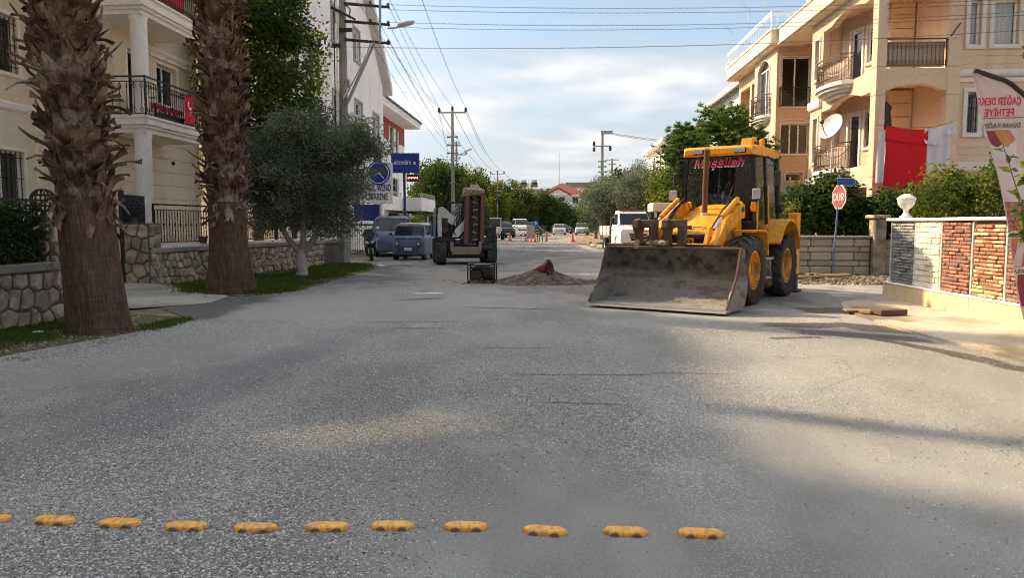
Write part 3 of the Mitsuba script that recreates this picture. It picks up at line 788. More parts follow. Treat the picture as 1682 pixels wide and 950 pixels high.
# side-street face with windows
hs = [(13.24, 13.60, 7.2, 8.62), (13.98, 14.76, 7.2, 8.62), (13.28, 13.62, 4.42, 5.72), (13.96, 14.7, 4.42, 5.72), (16.2, 17.4, 7.2, 8.62), (16.2, 17.4, 4.42, 5.72), (13.3, 14.2, 1.3, 2.6), (15.2, 16.6, 1.3, 2.6)]
wall(R, MSd, 12.9, 24, 0, RF, hs, bsdf='m_tan_pale')
for i, h in enumerate(hs):
    low = h[2] < 6
    window(R, MSd, *h, 1, casing='m_tan_trim', cw=.13, cd=.06, glass='m_glass', curtain=[(0.04, .96, 'm_curtain' if not low else 'm_grey_curtain')],
           bars=(5, (.1, .35, .62, .9)) if low else None)
for z in (6.86, 6.60, 3.95, 3.72):
    put('groove_band', xf(cbx(12.92, 24, z, z + .21, -.01, .018, .012), MSd), 'm_tan_pale', R)
for z in np.arange(7.0, 9.3, .5): put('groove_band', xf(cbx(14.98, 24, z, z + .47, -.01, .012, .012), MSd), 'm_tan_pale', R)
put('band', cat([mould(MSd, 12.92, 24, [(-.02, 6.22), (.09, 6.22), (.13, 6.28), (.13, 6.42), (-.02, 6.42)]), mould(MSd, 12.92, 24, [(-.02, 6.04), (.06, 6.04), (.06, 6.17), (-.02, 6.17)])]), 'm_tan_trim', R)
put('band', mould(MSd, 12.92, 24, [(-.02, 3.18), (.08, 3.18), (.12, 3.24), (.12, 3.5), (-.02, 3.5)]), 'm_tan_trim', R)
# columns of the loggia
for x0, x1 in ((XS, XS + .31), (12.52, 12.92)):
    for z0, z1 in ((0, 3.02), (3.02, 5.62), (5.62, 6.5), (6.5, 9.0)):
        put('column', cbx(x0, x1, YC, YC + .42, z0 + .004, z1 - .004, .012), 'm_tan_pale', R)
# beams with arched undersides
for zb, zt in ((2.72, 3.44), (5.78, 6.46), (8.8, 9.6)):
    b = sbox(XS + .31, zb, 12.52, zt).difference(arched(XS + .31, 12.52, zb - 1, zb - .06, .26))
    put('beam', xf(extr(b, .26, -.30), MLo), 'm_tan_pale', R)
    b = sbox(-30.6, zb, -(YC + .42), zt).difference(arched(-30.6, -(YC + .42), zb - 1, zb - .3, .52))
    put('beam', xf(extr(b, .26, -.27), MSt), 'm_tan_pale', R)
for z in (FL1, FL2, RF):
    put('floor_slab', bx(XS + .02, 12.9, YC + .03, 30.7, z - .20, z), 'm_tan_pale', R)
# inner walls of the loggia
MI = frame([0, 28.1, 0], [1, 0, 0])
q0, q1 = np.array([11.0, 30.6, 0]), np.array([11.75, 28.1, 0]); dq = (q1 - q0) / np.linalg.norm(q1 - q0); Lq = np.linalg.norm(q1 - q0)
MD = frame(q0, dq)
for z in (0.3, FL1, FL2):
    for k in range(6):
        put('wall_board', xf(cbx(11.75, 12.55, z + .01 + k * .46, z + .45 + k * .46, -.2, 0.0, .012), MI), 'm_tan_pale', R)
    dz = z + .02
    wall(R, MD, 0, Lq, z, z + 2.84, [(.55, 1.15, dz, z + 2.15), (1.45, 2.25, dz + .85, z + 2.15)], t=.12, bsdf='m_tan_pale')
    window(R, MD, .55, 1.15, dz, z + 2.15, 1, casing='m_tan_trim', cw=.10, sill=False, recess=.05, name='balcony_door')
    window(R, MD, 1.45, 2.25, dz + .85, z + 2.15, 1, casing='m_tan_trim', cw=.10, recess=.05, bars=(5, (.3, .7)) if z < 5 else None, glass='m_dark_glass')
wall(R, frame([12.6, 0, 0], [0, -1, 0]), -28.1, -(YC + .1), 0, RF, t=.1, bsdf='m_tan_pale')
# street side: strip with tall narrow windows, then the recess
hs = [(-31.45, -30.95, 7.1, 8.6), (-31.45, -30.95, 3.9, 5.6), (-31.45, -30.95, .9, 2.5)]
wall(R, MSt, -31.9, -30.6, 0, RF, hs, bsdf='m_tan')
for h in hs: window(R, MSt, *h, 1, casing='m_tan_trim', cw=.09, recess=.1)
put('band', mould(MSt, -31.9, -30.6, [(-.02, 5.98), (.08, 5.98), (.12, 6.04), (.12, 6.3), (-.02, 6.3)]), 'm_tan_trim', R)
put('band', mould(MSt, -31.9, -30.6, [(-.02, 3.0), (.08, 3.0), (.12, 3.06), (.12, 3.3), (-.02, 3.3)]), 'm_tan_trim', R)
wall(R, frame([0, 31.9, 0], [-1, 0, 0]), -12.2, -XS, 0, RF, bsdf='m_tan')
wall(R, frame([12.2, 0, 0], [0, -1, 0]), -35.6, -31.9, 0, RF, bsdf='m_tan')
wall(R, frame([0, 30.7, 0], [1, 0, 0]), XS + .3, 12.6, 0, RF, t=.1, bsdf='m_tan_pale')


def bow(zf, yc, half, out, x0, label=None):
    """bow-fronted balcony: stepped half-round slab and a curved iron railing"""
    a = np.linspace(-1, 1, 15)
    def poly(s, o): return Polygon([(x0 + .05, yc - half * s)] + [(x0 - o * math.sqrt(max(0, 1 - t * t)) ** 1.0, yc + half * s * t) for t in a] + [(x0 + .05, yc + half * s)])
    put('balcony', cat([extr(poly(.62, out * .35), .10, zf - .42), extr(poly(.80, out * .62), .10, zf - .32), extr(poly(.92, out * .85), .10, zf - .22), extr(poly(1.0, out), .12, zf - .12)]), 'm_tan_trim', R)
    pts = [(-(yc + half * .97 * t), out * .93 * math.sqrt(max(0, 1 - t * t))) for t in np.linspace(1, -1, 11)]
    railing(R, frame([x0, 0, 0], [0, -1, 0]), pts, zf, zf + .92, .11, 1, bsdf='m_rust_iron')


bow(FL2, 29.0, 1.5, .62, XS); bow(FL1, 29.0, 1.5, .62, XS)
# railing of the corner loggia towards the side street, fabric behind it
railing(R, MLo, [(XS + .34, -.12), (12.5, -.12)], FL2 + .05, FL2 + .93, .13, 1, bsdf='m_rust_iron')
one('balcony_screen', xf(curtain_mesh(XS + .36, 12.48, FL2 + .06, FL2 + .86, -.20, .012, .21), MLo), mat('m_screen', [.42, .31, .25], rough=.9, two=True), 'brown fabric screen behind the top right loggia railing', 'screen')
one('balcony_screen', xf(curtain_mesh(-30.3, -27.7, FL2 + .06, FL2 + .82, .04, .012, .21), MSt), 'm_screen', 'brown fabric screen behind the upper bow balcony railing', 'screen')
one('balcony_screen', xf(curtain_mesh(-30.3, -27.7, FL1 + .06, FL1 + .86, .04, .012, .21), MSt), 'm_screen', 'brown fabric screen behind the lower bow balcony railing', 'screen')
one('rail_pole', tube([(12.5, YC + .1, 7.3), (12.72, YC - .25, 7.78)], .02, 6), 'm_iron', 'short dark pole sticking up from the corner of the top loggia railing', 'pole')
# the projecting bay and the far part
YB, XB = 35.5, 9.95
MBay = frame([0, YB, 0], [1, 0, 0])
hb = [(10.12, 11.42, 6.72, 8.9), (10.2, 11.42, 4.62, 6.0 - .02), (10.45, 11.2, 2.2, 3.8)]
wall(R, MBay, XB, 12.2, 0, RF, [hb[0], (hb[1][0], hb[1][1], hb[1][2], 5.98), hb[2]], bsdf='m_tan')
window(R, MBay, *hb[0], 2, sash='m_pvc', casing='m_tan_trim', cw=.05, cd=.02, glass='m_dark_glass', sill=True, sw=.045)
window(R, MBay, hb[1][0], hb[1][1], hb[1][2], 5.98, 3, sash='m_pvc', casing='m_tan_trim', cw=.06, cd=.03, glass='m_dark_glass', sw=.045)
window(R, MBay, *hb[2], 1, sash='m_pvc', casing='m_tan_trim', cw=.06, glass='m_dark_glass')
for zt in (9.0, 6.08):
    a = np.linspace(0, 1, 9)
    put('arch_line', xf(tube([(10.08 + 1.4 * t, zt + .10 * (1 - (2 * t - 1) ** 2), .02) for t in a], .02, 6), MBay), 'm_tan_trim', R)
railing(R, MBay, [(10.08, .06), (11.46, .06)], 6.70, 7.55, .12, 0)
put('downpipe', tube([(11.72, YB - .06, 9.3), (11.72, YB - .06, 5.0), (11.62, YB - .06, 4.8), (11.45, YB - .06, 4.3), (11.40, YB - .06, .2)], .045, 8), 'm_tan_trim', R)
MBs = frame([XB, 0, 0], [0, -1, 0])
ar = [(-38.6, -36.6, 6.6, 8.75), (-38.6, -36.6, 3.5, 5.6)]
wall(R, MBs, -39.3, -YB, 0, RF, [arched(*ar[0], .4), arched(*ar[1], .4)], bsdf='m_tan_pale')
for q in ar:
    w = window(R, MBs, *q, 2, sash='m_pvc', glass='m_tint_glass', sill=False, recess=.1)
    rim = arched(q[0] - .06, q[1] + .06, q[2], q[3] + .02, .42).difference(arched(q[0], q[1], q[2] - .1, q[3], .4))
    put('arch_trim', xf(extr(rim, .06, -.01), MBs), 'm_tan_trim', w)
    put('arch_pane', xf(extr(arched(q[0], q[1], q[3] - .05, q[3] + .001, .39), .01, -.14), MBs), 'm_tint_glass', w)
for zf in (FL2 + .05, FL1 + .05): bow(zf, 37.6, 1.35, .5, XB)
XF = 10.25
MF2 = frame([XF, 0, 0], [0, -1, 0])
for zb, zt in ((0, 0), (FL1 - .7, FL1), (FL2 - .7, FL2), (RF - .75, RF)):
    if zt: put('beam', xf(bx(-43.7, -39.3, zb, zt, -.25, 0), MF2), 'm_tan', R)
for y in (39.5, 41.0, 43.4):
    put('column', bx(XF, XF + .45, y, y + .4, 0, RF - .75), 'm_tan', R)
wall(R, frame([12.0, 0, 0], [0, -1, 0]), -43.8, -39.3, 0, RF, bsdf='m_tan_pale')
wall(R, frame([0, 39.3, 0], [-1, 0, 0]), -12.2, -XB - .2, 0, RF, bsdf='m_tan')
wall(R, frame([0, 43.8, 0], [-1, 0, 0]), -24, -XF, 0, RF, bsdf='m_tan')
for z in (FL1, FL2): put('floor_slab', bx(XF + .02, 12.0, 39.3, 43.7, z - .16, z + .001), 'm_tan_pale', R)
railing(R, MF2, [(-43.4, -.05), (-39.9, -.05)], FL2, FL2 + .95, .14, 0)
# eaves and parapets along the roof edge
def eave(p, z0, z1, parent=R):
    q = Polygon(p)
    put('parapet', cat([extr(q, .10, z0), extr(q.buffer(-.10, join_style=2), .05, z0 - .05), extr(q.buffer(-.05, join_style=2), z1 - z0 - .16, z0 + .10), extr(q, .06, z1 - .06)]), 'm_parapet', parent)
eave([(9.55, 35.25), (11.05, 35.25), (11.05, 44.1), (9.55, 44.1)], 9.42, 10.08)
eave([(9.85, 25.2), (24, 25.2), (24, 26.2), (11.05, 26.2), (11.05, 35.24), (9.85, 35.24)], 9.36, 10.10)
put('roof_deck', bx(10.8, 24, 26, 44, RF + .01, 9.9), 'm_parapet', R)
railing(R, frame([9.62, 0, 0], [0, -1, 0]), [(-44, 0), (-35.3, 0)], 10.08, 10.85, .42, 0, bsdf='m_pvc')
railing(R, frame([0, 35.32, 0], [1, 0, 0]), [(9.62, 0), (11.0, 0)], 10.08, 10.85, .42, 0, bsdf='m_pvc')
# attic storey set back, with a maroon roof slope and a dormer window
MA = frame([11.6, 0, 0], [0, -1, 0])
wall(R, MA, -37.0, -27, 9.9, 12.6, [(-36.4, -35.2, 10.5, 11.9)], bsdf='m_parapet')
window(R, MA, -36.4, -35.2, 10.5, 11.9, 2, casing='m_tan_trim', glass='m_tint_glass')
put('roof', hull([(11.3, 26.5, 12.6), (11.3, 37.3, 12.6), (16, 26.5, 15.5), (16, 37.3, 15.5), (20, 26.5, 12.6), (20, 37.3, 12.6)]), 'm_roof', R)

for (y, h) in ((42.6, 11.6), (39.4, 12.0), (36.6, 12.3)):
    A_ = thing('roof_aerial', {42.6: 'thin aerial on the far end of the tan house roof railing', 39.4: 'thin aerial in the middle of the tan house roof railing', 36.6: 'thin aerial at the near end of the tan house roof railing'}[y], 'aerial')
    put('mast', tube([(9.62, y, 10.5), (9.62, y, h)], .015, 5), 'm_steel', A_)
    put('arm', cat([tube([(9.62, y, h), (9.1, y - .5, h + .22)], .010, 5)] + [tube([(9.62 - .52 * t - .05, y - .5 * t + .15, h + .22 * t), (9.62 - .52 * t + .05, y - .5 * t - .15, h + .22 * t)], .007, 4) for t in (.4, .7, 1)]), 'm_steel', A_)
AC = thing('air_conditioner', 'white air conditioner unit on the tan wall at the right edge', 'air conditioner')
put('case', cbx(15.0, 15.8, YC - .12, YC + .22, 7.6, 8.25, .03), 'm_pale_grey', AC)
put('grille', xf(cat([bx(15.06, 15.5, 7.66 + .05 * k, 7.68 + .05 * k, 0, .012) for k in range(11)]), frame([0, YC - .122, 0], [1, 0, 0])), 'm_iron', AC)
AW = thing('folded_parasol', 'beige pleated parasol cloth hanging beside the tan bay', 'parasol')
n = 36; a = np.linspace(0, 2 * PI, n, endpoint=False)
rg = []
for z, rr in ((1.3, .18), (1.9, .30), (2.6, .42), (3.25, .52), (3.32, .50)):
    rad = rr * (1 + .10 * np.sign(np.sin(a * 9)) * np.abs(np.sin(a * 9)))
    rg.append(np.column_stack([10.1 + rad * np.cos(a), 33.6 + rad * np.sin(a), 0 * a + z]))
put('cloth', loft(rg), mat('m_beige', [.46, .36, .235], rough=.9), AW)
put('pole', tube([(10.1, 33.6, 0), (10.1, 33.6, 3.5)], .03, 8), 'm_pale_grey', AW)
# black clothes hanging in the lower loggia
one('black_coat', loft([np.column_stack([10.9 + w * np.cos(a), 26.4 + .09 * np.sin(a), 0 * a + z]) for z, w in ((4.2, .30), (4.8, .28), (5.2, .22), (5.35, .26), (5.5, .12))]), 'm_black', 'black coats hanging in the lower corner loggia', 'coat', smooth=40)
# ------------------------------------------------------------------ white gabled block on the left, further on
WG = thing('white_block', 'white gabled apartment block behind the concrete lamp pole', 'building')
MW = frame([-10.6, 0, 0], [0, 1, 0])
E0, E1, AP = 31.4, 48.3, 39.2
gab = Polygon([(E0, 0), (E1, 0), (E1, 10.0), (AP, 10.0 + (E1 - AP) * .84), (E0, 10.0 + (E1 - AP) * .84 - (AP - E0) * .84)])
hw = [(33.3, 34.9, 7.5, 9.6), (41.3, 42.5, 10.3, 11.9), (41.4, 42.8, 5.6, 8.1), (45.6, 46.9, 4.6, 8.0), (33.3, 34.9, 3.6, 5.6), (41.4, 42.8, 2.2, 4.4), (37.2, 38.4, 5.9, 7.9), (37.2, 38.4, 10.3, 12.0), (45.6, 46.9, 1.5, 3.6)]
wall(WG, MW, E0, E1, 0, 12, hw, outline=gab, bsdf='m_white')
for h in hw:
    window(WG, MW, *h, 2, sash='m_pvc', casing='m_grey', cw=.14, cd=.06, glass='m_dark_glass')
top = 10.0 + (E1 - AP) * .84
for s, (y0, z0) in ((1, (E1, 10.0)), (-1, (E0, top - (AP - E0) * .84))):
    y1 = y0 + s * .55; z1 = z0 - .55 * .84
    p = Polygon([(AP, top), (y1, z1), (y1, z1 + .55), (AP, top + .55)])
    v, f = extr(p, 9.4, -8.9)
    put('roof', xf((v, f), MW), 'm_pale_grey', WG)
wall(WG, frame([0, E1, 0], [-1, 0, 0]), 10.6, 19, 0, 10, bsdf='m_white')
wall(WG, frame([0, E0, 0], [1, 0, 0]), -19, -10.6, 0, 11, bsdf='m_white')
railing(WG, MW, [(45.4, .12), (47.0, .12)], 4.7, 5.6, .14, 0)
for i, (y, z, lab) in enumerate(((38.9, 8.5, 'white air conditioner unit beside the concrete pole, upper of two'), (40.3, 6.9, 'white air conditioner unit low on the white gabled wall'))):
    AC = thing('air_conditioner', lab, 'air conditioner')
    put('case', xf(cbx(y - .42, y + .42, z - .32, z + .32, .02, .34, .03), MW), 'm_pale_grey', AC)
    put('fan', xf(lathe([(0, 0), (.24, 0), (.24, .012), (0, .012)], 20), MW @ np.array([[1, 0, 0, y - .08], [0, 1, 0, z], [0, 0, 1, .34], [0, 0, 0, 1.0]])), 'm_iron', AC)

# ------------------------------------------------------------------ white and red block beyond it
WR = thing('red_trimmed_block', 'white apartment block with red trim and black lattice windows on the left', 'building')
XR = -12.7
MRr = frame([XR, 0, 0], [0, 1, 0])
MRc = frame([0, 52.0, 0], [1, 0, 0])
hr = [(53.2, 54.6, 5.9, 8.9), (56.0, 57.2, 5.9, 8.9), (60.2, 61.8, 5.9, 9.2), (62.4, 63.6, 5.9, 9.2), (53.2, 54.6, 2.9, 5.0), (56.0, 57.2, 2.9, 5.0), (60.2, 63.4, 2.9, 5.2), (53.2, 57.4, .2, 2.4), (59.4, 63.6, .2, 2.4)]
wall(WR, MRr, 52.0, 66, 0, 9.6, hr, bsdf='m_white')
for h in hr: window(WR, MRr, *h, 2, sash='m_grey', transom=[.25, .5, .75], glass='m_dark_glass', recess=.12)
hc = [(-14.0, -13.2, 6.0, 9.0), (-15.6, -14.6, 6.0, 9.0)]
wall(WR, MRc, -20, XR, 0, 9.6, hc, bsdf='m_white')
for h in hc: window(WR, MRc, *h, 1, sash='m_grey', transom=[.25, .5, .75], glass='m_dark_glass')
put('red_band', cat([xf(bx(52.0, 66, 9.15, 9.55, 0, .03), MRr), xf(bx(-20, XR + .03, 9.15, 9.55, 0, .03), MRc), xf(bx(58.0, 59.6, 8.0, 9.55, .03, .06), MRr), xf(bx(63.8, 65.9, 8.1, 9.15, .0, .05), MRr)]), 'm_red_trim', WR)
put('eave', cat([bx(-20, XR + 1.3, 51.2, 66.6, 9.6, 9.85), bx(-20, XR + 1.35, 51.1, 66.7, 9.85, 10.15)]), 'm_white', WR)
put('gutter', cat([bx(XR + 1.35, XR + 1.45, 51.0, 66.8, 10.05, 10.2), bx(-20, XR + 1.45, 50.98, 51.1, 10.05, 10.2)]), 'm_iron', WR)
put('roof', hull([(-20, 51.1, 10.16), (XR + 1.3, 51.1, 10.16), (-20, 66.6, 10.16), (XR + 1.3, 66.6, 10.16), (-16, 56, 12.2), (-16, 62, 12.2)]), 'm_roof', WR)
for z, y0, y1, o in ((5.6, 52.4, 58.2, 1.25), (2.75, 52.4, 58.2, 1.25), (2.75, 58.6, 65.6, 2.7)):
    put('balcony', cat([bx(XR, XR + o, y0, y1, z - .25, z), bx(XR + o - .12, XR + o, y0, y1, z, z + .75), bx(XR, XR + o - .12, y0, y0 + .12, z, z + .75)]), 'm_white', WR)
    railing(WR, MRr, [(y0, o - .06), (y1, o - .06)], z + .75, z + 1.1, .5, 0, bsdf='m_pale_grey')
wall(WR, frame([0, 66, 0], [-1, 0, 0]), -XR, 20, 0, 9.6, bsdf='m_white')
put('awning', hull([(XR, 59, 2.55), (XR + 3.2, 59, 2.25), (XR, 65.6, 2.55), (XR + 3.2, 65.6, 2.25), (XR + 3.2, 59, 2.15), (XR + 3.2, 65.6, 2.15), (XR, 59, 2.45), (XR, 65.6, 2.45)]), 'm_black', WR)
put('post', cat([tube([(XR + 3.1, y, 0), (XR + 3.1, y, 2.2)], .05, 8) for y in (59.1, 62.2, 65.5)]), 'm_white_paint', WR)
for y, wh in zip((53.5, 57.5, 62.0, 66.0), ['nearest of the row', 'second of the row', 'third of the row', 'farthest of the row']):
    k = one('roof_aerial', cat([tube([(XR + 1.3, y, 10.1), (XR + 1.3, y, 11.0)], .015, 5), tube([(XR + 1.3, y, 11.0), (XR + 2.0, y - .6, 11.25)], .012, 5), tube([(XR + 1.9, y - .6, 11.1), (XR + 2.0, y - .3, 11.2)], .010, 4)]), 'm_steel', 'thin stub aerial along the eave of the red trimmed block, ' + wh, 'aerial', 'aerials on the red trimmed block')

# ------------------------------------------------------------------ far buildings
def tiled_hip(parent, x0, x1, y0, y1, z, h, o=.6, inset=.35, name='roof'):
    x0 -= o; x1 += o; y0 -= o; y1 += o; w = min(x1 - x0, y1 - y0) / 2
    put(name, hull([(x0, y0, z), (x1, y0, z), (x0, y1, z), (x1, y1, z), (x0 + w * .98, y0 + w, z + h), (x1 - w * .98, y0 + w, z + h), (x1 - w * .98, y1 - w, z + h), (x0 + w * .98, y1 - w, z + h)]), 'm_roof', parent)
    put('eave', bx(x0 - .1, x1 + .1, y0 - .1, y1 + .1, z - .35, z - .003), 'm_trim', parent)


# cream block right of the road, behind the trees
CB = thing('cream_block', 'cream block with red hipped roof and columned balcony above the trees right of the road', 'building')
x0, y0, z0 = 10.9, 74.0, 9.6
wall(CB, frame([0, y0 + 2.2, 0], [1, 0, 0]), x0, 26, 0, z0, [(12.3, 13.6, 6.9, 8.8), (15.0, 16.2, 6.9, 8.8), (19, 20.2, 6.9, 8.8)], bsdf='m_cream_low')
for h in ((12.3, 13.6, 6.9, 8.8), (15.0, 16.2, 6.9, 8.8), (19, 20.2, 6.9, 8.8)): window(CB, frame([0, y0 + 2.2, 0], [1, 0, 0]), *h, 2, sash='m_pvc', casing='m_trim')
wall(CB, frame([x0, 0, 0], [0, -1, 0]), -90, -(y0 + 2.2), 0, z0, [(-80, -78.6, 6.9, 8.6), (-85, -83.6, 6.9, 8.6)], bsdf='m_cream_low')
for x in (x0, x0 + 2.6, x0 + 5.4, x0 + 8.2):
    put('column', bx(x, x + .5, y0, y0 + .5, 0, z0 - .9), 'm_trim', CB)
    put('bracket', bx(x - .22, x + .72, y0, y0 + .5, z0 - .9, z0 - .36), 'm_trim', CB)
for z in (3.4, 6.3): put('balcony', cat([bx(x0 - .1, x0 + 9, y0 - .1, y0 + 2.2, z - .3, z), bx(x0 - .1, x0 + 9, y0 - .1, y0 + .05, z, z + .8)]), 'm_cream_low', CB)
put('lintel', bx(x0, x0 + 9, y0 + .02, y0 + .46, z0 - .75, z0 - .36), 'm_cream_low', CB)
tiled_hip(CB, x0, 26, y0, 90, z0, 3.2)
put('chimney', cat([bx(15.4, 16.3, 77, 77.9, 9.8, 13.2), bx(15.2, 16.5, 76.8, 78.1, 13.2, 13.4)]), 'm_trim', CB)
put('chimney', cat([bx(18.2, 19.3, 79, 80, 10, 15.2), bx(17.9, 19.6, 78.8, 80.2, 15.2, 15.45)]), 'm_grey', CB)
# grey gabled block behind the pine
GB = thing('grey_block', 'pale grey gabled block with dark solar panels on its roof behind the pine', 'building')
MG = frame([0, 52.0, 0], [1, 0, 0])
gb = Polygon([(12.6, 0), (24, 0), (24, 15), (19.5, 13.9), (12.6, 10.9)])
wall(GB, MG, 12, 24, 0, 10, [(13.6, 14.7, 7.5, 9.0)], outline=gb, bsdf='m_pale_grey')
window(GB, MG, 13.6, 14.7, 7.5, 9.0, 2)
v, f = extr(Polygon([(12.0, 10.55), (19.7, 13.9), (19.7, 14.25), (12.0, 10.95)]), 12, -11.4)
put('roof', xf((v, f), MG), 'm_grey', GB)
v, f = extr(Polygon([(14.6, 12.25), (18.4, 13.9), (18.4, 14.05), (14.6, 12.4)]), 2.0, -1.6)
put('solar_panel', xf((v, f), MG), 'm_black_gloss', GB)
wall(GB, frame([12.6, 0, 0], [0, -1, 0]), -64, -52, 0, 10.9, bsdf='m_pale_grey')
put('lower_roof', hull([(12.1, 51.0, 10.1), (14.6, 51.0, 10.1), (14.6, 51.99, 10.7), (12.1, 51.99, 10.7), (14.6, 51.0, 10.0), (12.1, 51, 10.0)]), 'm_roof', GB)

# long white apartments closing the street
for (lab, xa, xb, ya, hh, rf, sky) in (('white apartment block with red roof at the end of the street', -3.2, 10.5, 205.0, 9.2, 'm_roof', 0), ('long low apartment block with dark eaves behind the left roadside trees', -34, -3.6, 214.0, 10.6, 'm_roof', 1),
                                       ('pale block with flat brown roof behind the red roofed one', 4.5, 30, 226.0, 12.2, 'm_grey', 2)):
    B = thing('apartment_block', lab, 'building')
    M_ = frame([0, ya, 0], [1, 0, 0])
    hol = [(x, x + 1.6, z, z + 1.6) for z in (1.0, 4.0, 7.0) for x in np.arange(xa + 1.2, xb - 2, 3.6)]
    wall(B, M_, xa, xb, 0, hh, hol, bsdf='m_white', t=.3)
    for h in hol: window(B, M_, *h, 2, sash='m_grey', sill=False)
    wall(B, frame([xa, 0, 0], [0, -1, 0]), -(ya + 14), -ya, 0, hh, bsdf='m_white')
    wall(B, frame([xb, 0, 0], [0, 1, 0]), ya, ya + 14, 0, hh, bsdf='m_white')
    for z in (3.6, 6.6):
        put('balcony', cat([bx(x, x + 3.0, ya - 1.3, ya, z - .2, z + .8) for x in np.arange(xa + 4.2, xb - 3, 7.2)]), 'm_white', B)
    if sky == 0:
        tiled_hip(B, xa, xb - 2, ya, ya + 12, hh, 3.4, o=.9)
        put('gable', xf(extr(Polygon([(-1.5, 9.0), (4.5, 9.0), (1.5, 10.6)]), .8, .9), M_), 'm_white', B)
        put('gable_roof', xf(cat([extr(Polygon([(-2, 8.9), (1.5, 10.75), (5, 8.9), (5, 9.2), (1.5, 11.1), (-2, 9.2)]), 1.6, .6)]), M_), 'm_roof', B)
    elif sky == 1:
        put('roof', cat([bx(xa - 1, xb + 1, ya - 1.2, ya + 15, hh, hh + .5), hull([(xa, ya - 1, hh + .5), (xb, ya - 1, hh + .5), (xa, ya + 14, hh + .5), (xb, ya + 14, hh + .5), (xa + 4, ya + 6, hh + 1.4), (xb - 4, ya + 6, hh + 1.4)])]), 'm_grey', B)
    else:
        put('roof', bx(xa - .8, xb + .8, ya - 1, ya + 15, hh, hh + 1.3), mat('m_brown_roof', [.26, .22, .19], rough=.9), B)
for i, x in enumerate((-10.4, -7.9, -5.0, -14.5)):
    t = thing('solar_heater', 'white solar water heater tank on the far roof, ' + ('third from the left', 'second from the right', 'at the right end', 'at the left end')[i], 'water heater', 'water heaters on the far roof')
    z = 11.2
    put('tank', xf(lathe([(0, -.7), (.45, -.7), (.5, -.5), (.5, .5), (.45, .7), (0, .7)], 14, 'x'), t=[x, 213.0, z + 2.1]), 'm_pale_grey', t)
    put('stand', cat([tube([(x + a, 213, z), (x + a, 213, z + 1.7)], .06, 5) for a in (-.5, .5)]), 'm_steel', t)
    put('panel', hull([(x - .9, 211.6, z + .3), (x + .9, 211.6, z + .3), (x - .9, 212.8, z + 1.5), (x + .9, 212.8, z + 1.5), (x - .9, 211.6, z + .4), (x + .9, 211.6, z + .4), (x - .9, 212.8, z + 1.6), (x + .9, 212.8, z + 1.6)]), 'm_black_gloss', t)
one('radio_mast', tube([(1.9, 225, 12), (1.9, 225, 22)], [.16, .05], 6), 'm_pale_grey', 'tall thin radio mast on the far roof at the end of the street', 'mast')
# ------------------------------------------------------------------ plants
def leaf_mesh(P, size, aspect=0.45, seed=0, droop=0.3, up=0.25, fold=0.25, jitter=0.35):
    """one folded rhombus of two triangles per point"""
    r = np.random.default_rng(seed); n = len(P)
    d = r.normal(0, 1, (n, 3)); d[:, 2] = d[:, 2] * .7 - droop; d /= np.linalg.norm(d, axis=1, keepdims=True)
    nn = r.normal(0, 1, (n, 3)); nn[:, 2] += up * 3; s = np.cross(d, nn); s /= np.linalg.norm(s, axis=1, keepdims=True) + 1e-9
    k = np.cross(s, d); L = (size * (1 + jitter * r.uniform(-1, 1, n)))[:, None]; w = L * aspect * .5
    v = np.stack([P, P + d * L * .45 + s * w + k * L * fold * .3, P + d * L, P + d * L * .45 - s * w + k * L * fold * .3], 1).reshape(-1, 3)
    i = np.arange(n)[:, None] * 4
    return v, np.concatenate([i + [0, 1, 2], i + [0, 2, 3]], 0)


def clumps(c, rad, n, r, shell=0.55, lumpy=0.35, floor=None, seed=0):
    """clump centres in an uneven ellipsoid"""
    d = r.normal(0, 1, (n * 3, 3)); d /= np.linalg.norm(d, axis=1, keepdims=True)
    lump = 1 - lumpy + 2 * lumpy * meshkit.fbm(d * 1.7 + seed * 3.1, 3)
    q = d * (shell + (1 - shell) * r.uniform(0, 1, (n * 3, 1)) ** .6) * lump[:, None]
    P = np.asarray(c) + q * np.asarray(rad)
    if floor is not None: P = P[P[:, 2] > floor]
    return P[:n]


def limbs(base, tops, r0, seed=0, fork=.4, n=7, r1=.012, sides=6):
    """tapered limbs from a trunk point to clump centres"""
    r = np.random.default_rng(seed); ms = []
    b = np.asarray(base, float)
    for q in tops:
        t = np.linspace(0, 1, n)[:, None]; mid = b + (q - b) * .5 + r.normal(0, .06, 3) * np.linalg.norm(q - b) + [0, 0, -.10 * np.linalg.norm(q - b)]
        p = (1 - t) ** 2 * b + 2 * t * (1 - t) * mid + t ** 2 * q
        ms.append(tube(p, np.linspace(r0, r1, n), sides, caps=False))
    return ms


